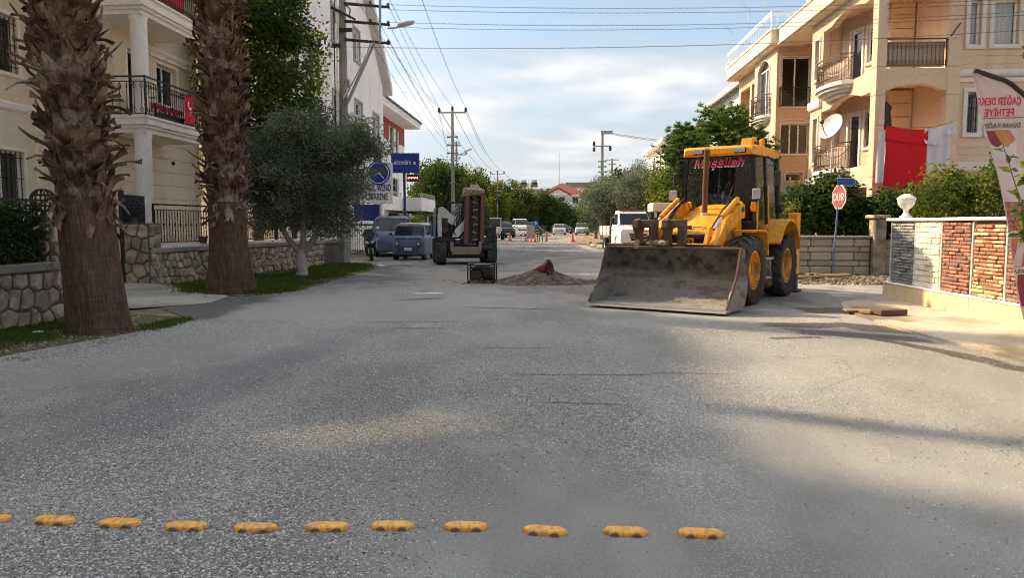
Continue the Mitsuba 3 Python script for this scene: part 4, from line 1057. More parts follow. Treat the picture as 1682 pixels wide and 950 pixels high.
def tree(name, label, category, base, trunk_r, trunk_h, c, rad, n_clump, per, spread, leaf, aspect, mats, seed, group=None, bark='m_wood_bark', lumpy=.35, shell=.5, droop=.3, n_limb=9, lean=(0, 0), up=.25, floor=None, flat=1.0):
    r = np.random.default_rng(seed); t = thing(name, label, category, group)
    base = np.asarray(base, float); fork = base + [lean[0], lean[1], trunk_h]
    C = clumps(c, rad, n_clump, r, shell, lumpy, floor, seed)
    z = np.linspace(0, 1, 7)[:, None]; w = base + (fork - base) * z + np.column_stack([.05 * np.sin(z[:, 0] * 5 + seed), .05 * np.cos(z[:, 0] * 4 + seed), 0 * z[:, 0]]) * trunk_h * .3
    w[0] = base - [0, 0, .05]
    put('trunk', tube(w, np.linspace(trunk_r * 1.25, trunk_r * .75, 7), 10), bark, t, smooth=50)
    tops = C[r.permutation(len(C))[:n_limb]]
    put('limb', cat(limbs(w[-1], tops, trunk_r * .55, seed)), bark, t)
    for i, m in enumerate(mats):
        sel = C[i::len(mats)]
        P = (sel[:, None] + r.normal(0, 1, (len(sel), per, 3)) * np.array([spread, spread, spread * .75 * flat])).reshape(-1, 3)
        put('crown', leaf_mesh(P, leaf, aspect, seed * 7 + i, droop, up), m, t)
    return t


# fan palms with the stubs of old fronds
def palm(label, x, y, lean, rb, rt, z_boot, z_cut, z_top, seed, r_boot, n_ring, slim=1.0):
    t = thing('palm_tree', label, 'palm tree', None); r = np.random.default_rng(seed)
    ax = lambda z: np.array([x + lean * (z / 5.0), y + .0 * z, z])
    zs = np.array([-.05, .04, .12, .3, .6, 1.0, 1.4, z_boot + .25]); rr = np.interp(zs, [0, .25, .8, z_boot], [rb, rb * .93, rt * 1.04, rt])
    n = 48; a = np.linspace(0, 2 * PI, n + 1); V, UV = [], []
    for z, q in zip(zs, rr):
        w = q * (1 + .025 * np.sin(a * 5 + z * 2) + .02 * np.sin(a * 11 + 2 * z)) * (1 + (.05 * np.sin(a * 7) if z < .1 else 0)); c = ax(z)
        V.append(np.column_stack([c[0] + w * np.cos(a), c[1] + w * np.sin(a), 0 * a + z])); UV.append(np.column_stack([a / (2 * PI), 0 * a + z]))
    m = loft(V, closed=False, caps=False)
    put('trunk', m, 'm_bark', t, smooth=True, uv=np.vstack(UV))
    c0, c1 = ax(z_boot), ax(z_top)
    th_ = lambda z: float(np.interp(z, [5.0, 6.2], [1.0, slim]))     # the older trunk is thick, the younger top slim
    put('shaft', tube([ax(z) for z in (z_boot, 4.9, 6.2, z_top)], [r_boot * q for q in (.74, .72, .70 * slim, .6 * slim)], 16), 'm_boot', t)
    near, far = [], []
    row, z, k = .105, z_boot - .12, 0
    while z < z_top:
        f = min(1, (z - z_boot + .35) / .6)
        for i in range(n_ring):
            th = 2 * PI * (i + .5 * (k % 2)) / n_ring + k * .21 + r.uniform(-.16, .16)
            L = r.uniform(.20, .36) * (.75 + .25 * f); W = r.uniform(.13, .215); out = r.uniform(.15, 1.15)
            if r.random() < .10: L *= 1.5; out = r.uniform(.8, 1.35); W *= .45
            if z < z_boot + .35: L = r.uniform(.22, .4); out = r.uniform(.05, .35) if r.random() < .6 else r.uniform(1.9, 2.6); W *= .7
            b = ax(z + r.uniform(-.05, .05)); er = np.array([math.cos(th), math.sin(th), 0]); et = np.array([-math.sin(th), math.cos(th), 0])
            L *= th_(z); W *= th_(z) ** .5; p0 = b + er * r_boot * .72 * th_(z); s = np.linspace(0, 1, 4); bend = r.uniform(-.6, .8); tw = r.uniform(-.95, .95); rings = []
            for q in s:
                g = out + bend * (q - .3); dirn = er * math.sin(g) + np.array([0, 0, math.cos(g)]); nrm = er * math.cos(g) - np.array([0, 0, math.sin(g)])
                p = p0 + dirn * L * q + et * tw * .1 * q * q; w = W * (1 - .42 * q ** 1.5) * (1.0 if q < .9 else r.uniform(.45, 1.0)); h = .030 * (1 - .55 * q)
                e2 = et * math.cos(tw * q) + nrm * math.sin(tw * q)
                rings.append([p - e2 * w * .5 + nrm * h * .6, p + nrm * h * 1.6 * (1 - q), p + e2 * w * .5 + nrm * h * .6, p - nrm * h * .7])
            rings = np.array(rings); rings[-1, 0] += [0, 0, r.uniform(-.05, .06)]; rings[-1, 2] += [0, 0, r.uniform(-.05, .06)]
            m = loft(rings, True, True)
            (near if (z < z_cut and er[1] < .35) else far).append((z, -er[1], m))
        z += row; k += 1
    near.sort(key=lambda q: -q[1])
    for q in near[:300]: put('frond_stub', q[2], 'm_boot', t)
    rest = near[300:] + far
    kk = put('frond_stubs', cat([q[2] for q in rest]), 'm_boot', t); labels[kk] = {'kind': 'stuff'}
    # living crown of fans, above the frame
    ms = []
    top = ax(z_top)
    for i in range(34):
        th = i * 2.4 + r.uniform(-.2, .2); el = r.uniform(-.5, 1.2); er = np.array([math.cos(th) * math.cos(el), math.sin(th) * math.cos(el), math.sin(el)])
        e = top + er * 1.1; ms.append(tube([top, top + er * .6, e], [.03, .022, .015], 5, caps=False))
        et = np.array([-math.sin(th), math.cos(th), 0]); eu = np.cross(er, et)
        for j in range(13):
            g = (j - 6) * .2; dd = er * math.cos(g) + et * math.sin(g); tip = e + dd * r.uniform(.75, 1.0) + [0, 0, -.25]
            w = np.cross(dd, eu) * .045
            ms.append((np.array([e, e + dd * .5 + w, tip, e + dd * .5 - w]), np.array([[0, 1, 2], [0, 2, 3]])))
    put('crown', cat(ms), 'm_leaf_mid', t)
    return t


palm('large palm with a fibrous brown trunk and shaggy frond stubs, nearest the camera', -6.32, 10.35, -.36, .43, .355, 1.62, 6.4, 12.0, 5, .43, 12, .36)
palm('second palm from the camera, slimmer, dark frond stubs above a flared brown trunk', -7.0, 16.4, -.10, .55, .39, 1.72, 7.4, 14.0, 6, .47, 12)

# olive tree with limewashed trunk
r = np.random.default_rng(11)
OL = thing('olive_tree', 'grey green olive tree with whitewashed forked trunk beside the concrete pole', 'tree')
b = np.array([-6.92, 20.9, 0]); mat('m_limewash', weathered([.37, .36, .335], [.10, .085, .07], 1.0, 7.0, 30.0), rough=.95)
put('trunk', tube([b - [0, 0, .05], b + [.0, 0, .08], b + [.03, 0, .25], b + [-.03, 0, .45], b + [-.01, .02, .62], b + [.02, .02, .8]], [.22, .175, .14, .15, .13, .15], 12), 'm_limewash', OL, smooth=50)
C = clumps((-6.85, 20.9, 2.9), (1.75, 1.6, 1.85), 225, r, .30, .62, 1.05, 2)
C2 = clumps((-5.35, 20.6, 3.55), (.85, .8, .6), 32, r, .3, .4); C3 = clumps((-7.9, 21, 2.6), (.75, .9, 1.1), 45, r, .3, .4)
C = np.vstack([C, C2, C3])
ms = []
for k, (dx, dy, h) in enumerate(((-.75, .1, 1.75), (.15, -.1, 2.0), (.75, .1, 1.9))):
    e = b + [dx, dy, h]; s = b + [.02 + dx * .08, 0, .72]
    ms.append(tube([s, s + (e - s) * .4 + [dx * .05, 0, -.06], e], [.10, .085, .06], 8, caps=False)); ms += limbs(e, C[r.permutation(len(C))[:9]], .05, 30 + k)
put('limb', cat(ms), 'm_olive_bark', OL)
for i, m in enumerate(('m_leaf_olive', 'm_leaf_olive_dark', 'm_leaf_olive_dark')):
    sel = C[i::3]; P = (sel[:, None] + r.normal(0, 1, (len(sel), 200, 3)) * [.17, .17, .15]).reshape(-1, 3)
    put('crown', leaf_mesh(P, .10, .32, 40 + i, .15, .1), m, OL)
# tall leafy tree behind
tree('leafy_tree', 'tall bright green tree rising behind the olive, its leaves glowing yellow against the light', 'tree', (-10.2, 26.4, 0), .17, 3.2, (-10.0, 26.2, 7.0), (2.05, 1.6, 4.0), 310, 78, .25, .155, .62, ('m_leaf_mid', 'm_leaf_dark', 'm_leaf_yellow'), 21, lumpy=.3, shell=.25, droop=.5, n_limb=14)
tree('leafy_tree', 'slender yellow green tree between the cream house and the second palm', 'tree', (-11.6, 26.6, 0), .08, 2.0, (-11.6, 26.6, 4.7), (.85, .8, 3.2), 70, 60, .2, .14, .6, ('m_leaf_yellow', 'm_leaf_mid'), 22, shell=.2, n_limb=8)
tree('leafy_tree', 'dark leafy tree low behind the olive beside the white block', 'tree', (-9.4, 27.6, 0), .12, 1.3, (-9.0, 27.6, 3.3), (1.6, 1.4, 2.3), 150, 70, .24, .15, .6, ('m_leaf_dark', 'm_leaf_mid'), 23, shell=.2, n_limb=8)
# pine on the right
r = np.random.default_rng(31)
PT = thing('pine_tree', 'bushy green pine tree in front of the tan house, behind the yellow loader', 'tree')
b = np.array([7.3, 34.5, 0.0])
C = np.vstack([clumps((7.0, 34.5, 4.5), (2.1, 1.8, 1.55), 125, r, .45, .5, None, 4), clumps((7.55, 34.4, 5.75), (1.1, 1.1, 1.0), 36, r, .3, .4), clumps((8.5, 34.2, 4.6), (.95, 1.0, .85), 34, r, .3, .4), clumps((5.65, 34.6, 4.4), (.7, .8, 1.2), 28, r, .3, .4)])
put('trunk', tube([b - [0, 0, .05], b + [.1, 0, 1.5], b + [-.1, 0, 3.4], b + [.2, 0, 5.6]], [.19, .16, .12, .05], 10), 'm_wood_bark', PT, smooth=50)
ms = []
for q in C[::3]: ms += limbs(b + [0, 0, min(5.4, max(1.6, q[2] - 1.1))], [q], .045, int(q[0] * 100) % 97)
put('limb', cat(ms), 'm_wood_bark', PT)
for i, m in enumerate(('m_needle', 'm_needle_light', 'm_needle')):
    sel = C[i::3]; n = 430
    tuft = sel[:, None] + r.normal(0, 1, (len(sel), 13, 3)) * [.23, .23, .15]
    tuft = tuft.reshape(-1, 3)
    d = r.normal(0, 1, (len(tuft), 44, 3)); d[..., 2] = np.abs(d[..., 2]) * .8 + .25; d /= np.linalg.norm(d, axis=2, keepdims=True)
    L = r.uniform(.13, .24, (len(tuft), 44, 1)); P0 = np.repeat(tuft[:, None], 44, 1); tip = P0 + d * L
    s = np.cross(d, r.normal(0, 1, d.shape)); s /= np.linalg.norm(s, axis=2, keepdims=True); s *= .015
    v = np.stack([P0 - s, P0 + s, tip], 2).reshape(-1, 3)
    put('crown', (v, np.arange(len(v)).reshape(-1, 3)), m, PT)
# trees further along the right side
for i, (lab, bx_, by_, c, rad, ms_, n, lf, asp) in enumerate((
    ('grey green olive tree nearest the kerb, right of the traffic cones', 4.6, 62, (4.3, 62, 3.0), (1.75, 1.6, 2.0), ('m_leaf_olive', 'm_leaf_olive_dark'), 150, .17, .4),
    ('broad grey olive tree behind the white tipper truck', 7.6, 57, (6.9, 57, 3.6), (2.3, 2.0, 2.3), ('m_leaf_olive', 'm_leaf_olive', 'm_leaf_olive_dark'), 200, .17, .4),
    ('green tree rising behind the grey olives right of the road', 7.0, 66, (6.2, 66, 3.8), (2.5, 2.2, 2.6), ('m_leaf_mid', 'm_leaf_dark'), 170, .22, .6),
    ('light yellow green tree between the olives and the pine', 8.0, 47, (7.6, 47, 3.3), (1.7, 1.6, 1.9), ('m_leaf_yellow', 'm_leaf_mid'), 130, .18, .6),
    ('dark green tree below the cream block, left of the pine', 8.6, 55, (8.6, 55, 3.2), (1.9, 1.8, 2.0), ('m_leaf_mid', 'm_leaf_yellow'), 130, .2, .6),
    ('olive tree at the far right kerb', 4.5, 80, (4.8, 80, 3.4), (2.2, 2.0, 2.6), ('m_leaf_olive_dark', 'm_leaf_mid'), 120, .24, .45))):
    tree('roadside_tree', lab, 'tree', (bx_, by_, 0), .16, 1.3, c, rad, n, 80, .30, lf, asp, ms_, 50 + i, lumpy=.4, shell=.3, n_limb=7)
# left side row, far
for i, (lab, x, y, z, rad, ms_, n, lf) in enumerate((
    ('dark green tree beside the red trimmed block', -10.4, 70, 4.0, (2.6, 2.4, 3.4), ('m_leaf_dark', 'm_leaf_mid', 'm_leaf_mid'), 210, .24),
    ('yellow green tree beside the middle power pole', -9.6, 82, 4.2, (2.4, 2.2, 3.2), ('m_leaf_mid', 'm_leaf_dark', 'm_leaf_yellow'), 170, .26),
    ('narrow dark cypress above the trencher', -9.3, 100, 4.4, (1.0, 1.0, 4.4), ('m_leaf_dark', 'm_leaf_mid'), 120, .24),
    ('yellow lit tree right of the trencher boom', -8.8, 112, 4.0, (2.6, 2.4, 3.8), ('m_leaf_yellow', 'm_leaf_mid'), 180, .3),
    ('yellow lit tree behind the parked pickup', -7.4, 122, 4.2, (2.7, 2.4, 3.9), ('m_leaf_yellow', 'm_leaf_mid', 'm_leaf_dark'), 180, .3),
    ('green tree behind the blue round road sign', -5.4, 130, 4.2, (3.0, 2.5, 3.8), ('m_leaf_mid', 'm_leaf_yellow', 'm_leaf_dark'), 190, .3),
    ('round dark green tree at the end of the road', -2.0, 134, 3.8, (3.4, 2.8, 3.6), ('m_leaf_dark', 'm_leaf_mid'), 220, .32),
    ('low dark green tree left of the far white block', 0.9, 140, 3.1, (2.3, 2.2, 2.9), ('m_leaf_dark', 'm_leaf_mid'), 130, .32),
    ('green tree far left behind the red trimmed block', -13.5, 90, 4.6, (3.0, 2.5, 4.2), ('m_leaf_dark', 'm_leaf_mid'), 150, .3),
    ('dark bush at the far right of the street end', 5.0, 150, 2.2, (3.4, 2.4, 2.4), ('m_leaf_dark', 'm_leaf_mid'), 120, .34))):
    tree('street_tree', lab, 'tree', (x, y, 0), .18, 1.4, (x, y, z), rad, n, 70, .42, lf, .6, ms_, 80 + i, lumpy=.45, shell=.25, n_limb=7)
for i, (x0, x1, y, h, lab) in enumerate(((-40, -8, 175, 8, 'distant band of green trees left of the street end'), (3, 60, 170, 6.5, 'distant band of green trees right of the street end'))):
    r = np.random.default_rng(140 + i); C = np.column_stack([r.uniform(x0, x1, 420), r.uniform(y - 4, y + 4, 420), r.uniform(.4, h, 420) * r.uniform(.5, 1, 420)])
    P = (C[:, None] + r.normal(0, 1, (420, 45, 3)) * [.8, .8, .6]).reshape(-1, 3)
    struct('far_trees', leaf_mesh(P, .5, .6, 150 + i), 'm_leaf_mid', lab, kind='stuff')


def shrub(label, c, rad, n, per, spread, leaf, aspect, mats, seed, name='shrub', cat_='shrub', group=None, floor=0.05):
    r = np.random.default_rng(seed); t = thing(name, label, cat_, group); C = clumps(c, rad, n, r, .3, .4, floor, seed)
    put('stem', cat(limbs((c[0], c[1], 0.0), C[::max(1, n // 16)], .02, seed, r1=.005)), 'm_wood_bark', t)
    for i, m in enumerate(mats):
        sel = C[i::len(mats)]; P = (sel[:, None] + r.normal(0, 1, (len(sel), per, 3)) * spread).reshape(-1, 3)
        put('foliage', leaf_mesh(P, leaf, aspect, seed + i, .1, .3), m, t)
    return t


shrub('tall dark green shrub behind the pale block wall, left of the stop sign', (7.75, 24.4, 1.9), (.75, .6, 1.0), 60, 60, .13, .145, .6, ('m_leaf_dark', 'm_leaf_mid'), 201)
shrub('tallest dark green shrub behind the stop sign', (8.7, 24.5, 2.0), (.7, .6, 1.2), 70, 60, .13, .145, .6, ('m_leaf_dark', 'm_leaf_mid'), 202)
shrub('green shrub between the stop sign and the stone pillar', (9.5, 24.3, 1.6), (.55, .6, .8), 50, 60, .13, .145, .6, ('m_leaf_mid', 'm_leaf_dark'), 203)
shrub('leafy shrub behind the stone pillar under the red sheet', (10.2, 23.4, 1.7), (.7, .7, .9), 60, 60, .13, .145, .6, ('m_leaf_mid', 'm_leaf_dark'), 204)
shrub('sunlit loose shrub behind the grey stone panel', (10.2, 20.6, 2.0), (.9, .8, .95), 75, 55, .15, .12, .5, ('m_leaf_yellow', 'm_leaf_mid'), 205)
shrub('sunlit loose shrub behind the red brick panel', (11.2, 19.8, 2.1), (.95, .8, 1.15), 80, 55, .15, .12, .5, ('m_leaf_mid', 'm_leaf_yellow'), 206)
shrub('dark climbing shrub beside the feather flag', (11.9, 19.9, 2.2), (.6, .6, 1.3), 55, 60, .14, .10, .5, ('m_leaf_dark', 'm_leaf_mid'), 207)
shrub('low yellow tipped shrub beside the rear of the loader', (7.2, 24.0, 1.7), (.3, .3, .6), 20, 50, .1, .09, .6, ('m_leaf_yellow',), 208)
r = np.random.default_rng(215)
HD = thing('hedge', 'dense dark hedge on top of the left stone wall', 'hedge')
P = np.column_stack([r.uniform(-8.6, -7.58, 22000), r.uniform(7.5, 11.2, 22000), .93 + r.uniform(0, 1, 22000) ** .8 * (.78 + .12 * np.sin(r.uniform(7.5, 11.2, 22000) * 5))])
put('foliage', leaf_mesh(P, .085, .5, 216, .1, .3), 'm_leaf_dark', HD)
put('stem', cat(limbs((-8.3, 9.5, .9), P[::900], .02, 217, r1=.005)), 'm_wood_bark', HD)
# leafy shoots close on the right, in front of the feather flag
SH = thing('leafy_shoot', 'fresh leafy garden shoots rising in front of the feather flag at the right edge', 'shrub')
r = np.random.default_rng(220); ms, lf, lf2 = [], [], []
for (x, y, z0, x1, y1, z1) in ((5.45, 8.9, 0.6, 4.80, 8.6, 2.36), (5.5, 8.8, .6, 4.98, 8.5, 2.16), (5.5, 8.8, .6, 4.90, 8.5, 1.72), (5.55, 8.8, .6, 5.06, 8.5, 1.98), (5.5, 8.8, .6, 4.96, 8.6, 1.5), (5.5, 8.8, .6, 4.92, 8.55, 1.93)):
    t = np.linspace(0, 1, 9)[:, None]; p = np.array([x, y, z0]) * (1 - t) + np.array([x1, y1, z1]) * t; p[:, 0] += .06 * np.sin(t[:, 0] * 3)
    ms.append(tube(p, np.linspace(.012, .004, 9), 6, caps=False))
    for k in range(26):
        q = .35 + .65 * k / 26; c = np.array([np.interp(q, t[:, 0], p[:, j]) for j in range(3)]); (lf if r.random() < .75 else lf2).append(c)
put('stem', cat(ms), 'm_wood_bark', SH)
put('leaf', leaf_mesh(np.array(lf), .115, .48, 221, -.15, .2, .35), 'm_leaf_mid', SH); put('leaf', leaf_mesh(np.array(lf2), .12, .48, 222, -.1, .3, .35), 'm_leaf_yellow', SH)
SH = thing('leafy_shoot', 'tip of a leafy branch at the top right edge above the feather flag', 'branch')
put('stem', tube([(5.9, 8.8, 3.5), (5.4, 8.7, 3.38), (5.06, 8.7, 3.36)], [.012, .008, .004], 6), 'm_wood_bark', SH)
P = np.array([(5.05 + .3 * q, 8.7, 3.36 + .08 * q) for q in r.uniform(0, 1, 16)])
put('leaf', leaf_mesh(P, .11, .48, 223, -.1, .2, .35), 'm_leaf_yellow', SH)

for k in list(scene):
    if k.startswith('leafy_shoot') and '__leaf' in k: labels[k] = {'kind': 'stuff'}
# ------------------------------------------------------------------ poles, wires, signs
def insul(x, y, z, s=1.0):
    return xf(lathe([(0, 0), (.035, 0), (.06, .05), (.04, .08), (.055, .11), (.03, .16), (0, .17)], 8), s=s, t=[x, y, z])


def oct_pole(x, y, h, r0, r1, lean=0.0): return tube([(x, y, -.05), (x + lean, y, h)], [r0, r1], 8)


PA = thing('lamp_pole', 'tall octagonal concrete pole with iron arms and street lamp behind the olive tree', 'pole')
put('mast', oct_pole(-7.55, 27.75, 12.6, .20, .11, .06), 'm_concrete', PA)
put('cross_arm', cat([hull([(-7.4, 27.6, z), (-7.4, 27.7, z), (-7.4, 27.6, z + .09), (-7.4, 27.7, z + .09), (-5.78, 27.6, z - .14), (-5.78, 27.7, z - .14), (-5.78, 27.6, z - .07), (-5.78, 27.7, z - .07)]) for z in (9.25, 8.64, 8.0)]), 'm_iron', PA)
put('upright', tube([(-6.13, 27.6, 7.9), (-6.09, 27.6, 10.4)], .045, 8), 'm_grey', PA)
put('brace', cat([tube([(-7.35, 27.62, 5.8), (-6.33, 27.6, 7.92)], .06, 8), tube([(-7.45, 27.5, 5.95), (-7.1, 27.45, 6.5), (-6.75, 27.45, 7.1), (-6.45, 27.5, 7.85)], .025, 6)]), 'm_grey', PA)
put('side_bracket', cat([hull([(-7.85, 27.5, 9.08), (-7.85, 27.5, 9.2), (-6.98, 27.5, 8.66), (-6.98, 27.5, 8.74), (-7.85, 27.6, 9.14), (-6.98, 27.6, 8.7)]), bx(-7.85, -7.55, 27.5, 27.6, 7.75, 7.88), bx(-7.55, -7.1, 27.45, 27.55, 8.28, 8.40)]), 'm_iron', PA)
for x in (-6.48, -5.84):
    for z in (9.2, 8.58, 7.93):
        if not (x < -6 and z < 8): put('insulator', insul(x, 27.65, z + (-.05 if x < -6 else -.13) + .05, 1.1), 'm_black', PA)
put('cable', cat([tube([(-7.78, 27.62, z) for z in (9.0, 6, 3, 1)], .022, 6), tube([(-7.72, 27.6, z) for z in (9.5, 8.6)], .03, 6), tube([(-7.3, 27.5, 9.2), (-7.15, 27.5, 9.05), (-7.2, 27.5, 8.75)], .025, 6)]), 'm_black', PA)
put('conduit', tube([(-7.66, 27.55, 9.6), (-7.68, 27.53, 4.0)], .03, 6), 'm_trim', PA)
LM = put('lamp_arm', tube([(-5.85, 27.6, 8.40), (-5.6, 27.6, 8.40), (-5.45, 27.6, 8.46)], .025, 6), 'm_grey', PA)
rg = []
for t, w, h in ((0, .05, .05), (.15, .10, .09), (.5, .14, .10), (.85, .12, .08), (1, .05, .04)):
    a = np.linspace(0, 2 * PI, 12, endpoint=False); rg.append(np.column_stack([0 * a + t * .62, w * np.cos(a), h * np.sin(a) + .05 * t]))
put('lamp_head', xf(loft(rg), t=[-5.5, 27.6, 8.5], ry=-.12), 'm_pale_grey', PA, smooth=40)


def pole(label, x, y, h, r, arm=1.06, racks=(), lamp=None, low_arm=None, name='power_pole', arm_z=None, insl=True, topright=False):
    t = thing(name, label, 'pole'); put('mast', oct_pole(x, y, h, r, r * .6), 'm_concrete', t)
    az = h - .1 if arm_z is None else arm_z
    put('cross_arm', bx(x - arm, x + arm, y - .06, y + .06, az - .10, az), 'm_grey', t)
    if insl:
        for k in (-1, 0, 1): put('insulator', insul(x + k * (arm - .06), y, az + (0 if k else h - az), 2.0), 'm_black', t)
    for z in racks:
        put('rack', cat([bx(x - .36, x + .36, y - .05, y + .05, z - .05, z + .05)] + [xf(ico((0, 0, 0), .10, 1), t=[x + k * .34, y, z]) for k in (-1, 1)]), 'm_grey', t)
    if low_arm: put('cross_arm', cat([bx(x + low_arm[0], x + low_arm[1], y - .05, y + .05, low_arm[2] - .06, low_arm[2] + .05)] + [insul(x + q, y, low_arm[2] + .05, 1.8) for q in (low_arm[0] + .05, low_arm[1] - .05)]), 'm_grey', t)
    if lamp:
        for z in (lamp if isinstance(lamp, (list, tuple)) else [lamp]):
            put('lamp_arm', tube([(x, y, z), (x + .7, y, z + .28), (x + .8, y, z + .32)], .04, 6), 'm_grey', t)
            put('lamp_head', hull([(x + .75, y - .12, z + .26), (x + .75, y + .12, z + .26), (x + 1.55, y - .1, z + .58), (x + 1.55, y + .1, z + .58), (x + .75, y - .1, z + .42), (x + 1.5, y + .1, z + .72), (x + 1.5, y - .1, z + .72), (x + .75, y + .1, z + .42)]), 'm_pale_grey', t)
    return t


pole('grey concrete power pole with a T arm of three insulators behind the trencher', -7.5, 58, 9.95, .17, 1.06, (8.0, 7.4, 6.8))
pole('slimmer concrete pole with two street lamps just right of the T armed pole', -9.45, 76, 9.6, .15, .35, (9.2, 8.0), lamp=(8.2, 6.1), low_arm=(-.5, 1.0, 8.3), insl=False)
pole('distant T shaped power pole above the yellow lit trees', -7.85, 110, 8.75, .12, 1.0, (6.2, 5.6, 5.0))
pole('farthest small T shaped power pole above the far roof', -6.2, 150, 9.1, .14, 1.5, (7.6,))
t = pole('grey concrete pole with offset top arm right of the road above the olives', 4.75, 75, 10.4, .2, .85, (7.5, 7.0, 6.5, 6.0), arm_z=9.0, insl=False)
put('top_arm', bx(4.6, 5.7, 74.85, 75.15, 10.1, 10.4), 'm_grey', t)
put('insulator', cat([insul(x, 75, z, 2.6) for x, z in ((3.95, 9.0), (5.5, 8.5), (3.95, 8.45))]), 'm_black', t)
pole('short dark rack pole behind the offset arm pole right of the road', 6.45, 85, 8.6, .17, .75, (8.0, 7.3, 6.6, 5.9), lamp=None, insl=False, arm_z=8.5)


def wire(label, group, *ps, r=.011, sag=.35):
    ms = []
    for p, q in ps:
        p, q = np.asarray(p, float), np.asarray(q, float); t = np.linspace(0, 1, 17)[:, None]
        ms.append(tube(p + (q - p) * t - np.array([0, 0, 1]) * sag * 4 * t * (1 - t), r, 4, caps=False))
    return one('overhead_wire', cat(ms), 'm_wire', label, 'wire', group)


mat('m_wire', [.10, .10, .11], rough=.5)
E1_ = lambda x: np.array([x, 25.0, 0])
wire('uppermost pair of wires crossing the street from the lamp pole to the right', None, ((-5.84, 27.6, 9.22), (15.5, 25, 8.42)), ((-5.84, 27.6, 9.05), (15.5, 25, 8.30)), r=.008, sag=.22)
wire('middle pair of wires crossing the street from the lamp pole to the right', None, ((-5.84, 27.6, 8.62), (15.5, 25, 8.05)), ((-5.84, 27.6, 8.45), (15.5, 25, 7.95)), r=.008, sag=.27)
wire('lowest single wire crossing the street from the lamp pole to the right', None, ((-7.4, 27.6, 7.78), (15.5, 25, 7.5)), r=.009, sag=.26)
wire('low voltage wires running from the lamp pole arms down to the T armed pole', None, *[((-5.84 if k % 2 else -6.48, 27.65, 9.25 - .62 * (k // 2)), (-7.5 + (.34 if k % 2 else -.34), 58, 8.0 - .6 * (k // 2))) for k in range(6)], r=.010, sag=.30)
wire('two high wires from the upper left down to the T armed pole', None, ((-5.7, 27.7, 12.6), (-6.5, 58, 10.15)), ((-7.4, 27.7, 12.7), (-7.5, 58, 10.25)), ((-9.0, 27.7, 12.6), (-8.5, 58, 10.15)), r=.013, sag=.55)
wire('sagging wires from the T armed pole to the distant T pole', None, *[((-7.5 + k, 58, 10.1), (-7.85 + k * .95, 110, 8.95)) for k in (-1, 0, 1)], r=.02, sag=1.1)
wire('sagging wires between the two farthest T poles', None, *[((-7.85 + k * .95, 110, 8.9), (-6.2 + k * 1.4, 150, 9.3)) for k in (-1, 0, 1)], r=.025, sag=1.3)
wire('wire loops hanging beside the T armed pole', None, ((-8.5, 58, 9.9), (-7.84, 58, 6.9)), ((-6.5, 58, 9.9), (-6.6, 76, 8.3)), r=.014, sag=.2)
wire('thin wires from the offset arm pole to the cream block', None, ((5.6, 75, 10.2), (12.0, 74.5, 9.3)), ((5.6, 75, 10.1), (12.0, 74.5, 9.15)), r=.02, sag=.1)

# shop and road signs
SM = thing('marine_sign', 'white SAIL WIND MARINE sign board with a round blue emblem on top', 'sign')
MSn = frame([-8.93, 39.3, 0], [1, 0, .0])
put('board', xf(cbx(-.75, .75, 2.53, 4.45, -.06, .06, .02), MSn), 'm_trim', SM)
put('board_cap', xf(cbx(.0, .75, 4.45, 4.62, -.06, .06, .02), MSn), 'm_trim', SM)
put('lettering', xf(cat([xf(centre_text('SAIL WIND', .32, .012, True, 1.34), t=[.0, 3.35, .062]), xf(centre_text('MARINE', .32, .012, True, .96), t=[.03, 2.90, .062])]), MSn), 'm_navy', SM)
put('emblem', xf(lathe([(0, -.03), (.60, -.03), (.60, .03), (0, .03)], 40), MSn @ frame([.05, 4.1, .10], [1, 0, 0], [0, 1, 0])), 'm_blue', SM)
rg_ = lambda r0, r1, z0, z1: extr(Point(0, 0).buffer(r1, 32).difference(Point(0, 0).buffer(r0, 32)), z1 - z0, z0)
put('emblem_ring', xf(rg_(.50, .54, .03, .04), MSn @ frame([.05, 4.1, .10], [1, 0, 0], [0, 1, 0])), 'm_white_paint', SM)
mat('m_sea_green', [.045, .075, .06], rough=.5)
sea = Point(0, 0).buffer(.49, 32).intersection(Polygon([(-.6, .45), (-.1, .2), (.15, .32), (.6, .1), (.6, -.12), (.1, -.05), (-.1, -.2), (-.6, -.35)]))
put('emblem_field', xf(extr(sea, .006, .031), MSn @ frame([.05, 4.1, .10], [1, 0, 0], [0, 1, 0])), 'm_sea_green', SM)
put('emblem_sail', xf(cat([extr(Polygon([(-.02, .0), (.03, .03), (.30, -.26), (.27, -.29)]), .012, .035), extr(Polygon([(-.02, .0), (.02, -.02), (-.2, -.12), (-.28, -.16)]), .012, .035)]), MSn @ frame([.05, 4.1, .10], [1, 0, 0], [0, 1, 0])), 'm_white_paint', SM)
put('pole', tube([(-8.79, 39.36, 1.75), (-8.79, 39.36, 2.55)], .06, 8), 'm_white_paint', SM)
GP = thing('gate_column', 'pale concrete gate column with a ball cap under the marine sign', 'column')
put('shaft', cat([cbx(-8.93, -8.67, 39.2, 39.5, 0, 1.5, .03), cbx(-9.1, -8.5, 39.1, 39.6, 0, .12, .02)]), 'm_concrete', GP)
put('cap', xf(lathe([(0, 0), (.2, 0), (.30, .06), (.30, .12), (.2, .16), (.16, .24), (0, .28)], 16), t=[-8.8, 39.35, 1.5]), 'm_concrete', GP, smooth=40)
one('blue_hoarding', xf(cat([cbx(-10.3, -8.98, 1.66, 2.5, -.03, .03, .01)]), frame([0, 39.7, 0], [1, 0, 0])), 'm_blue', 'plain blue board hanging below the marine sign', 'board')
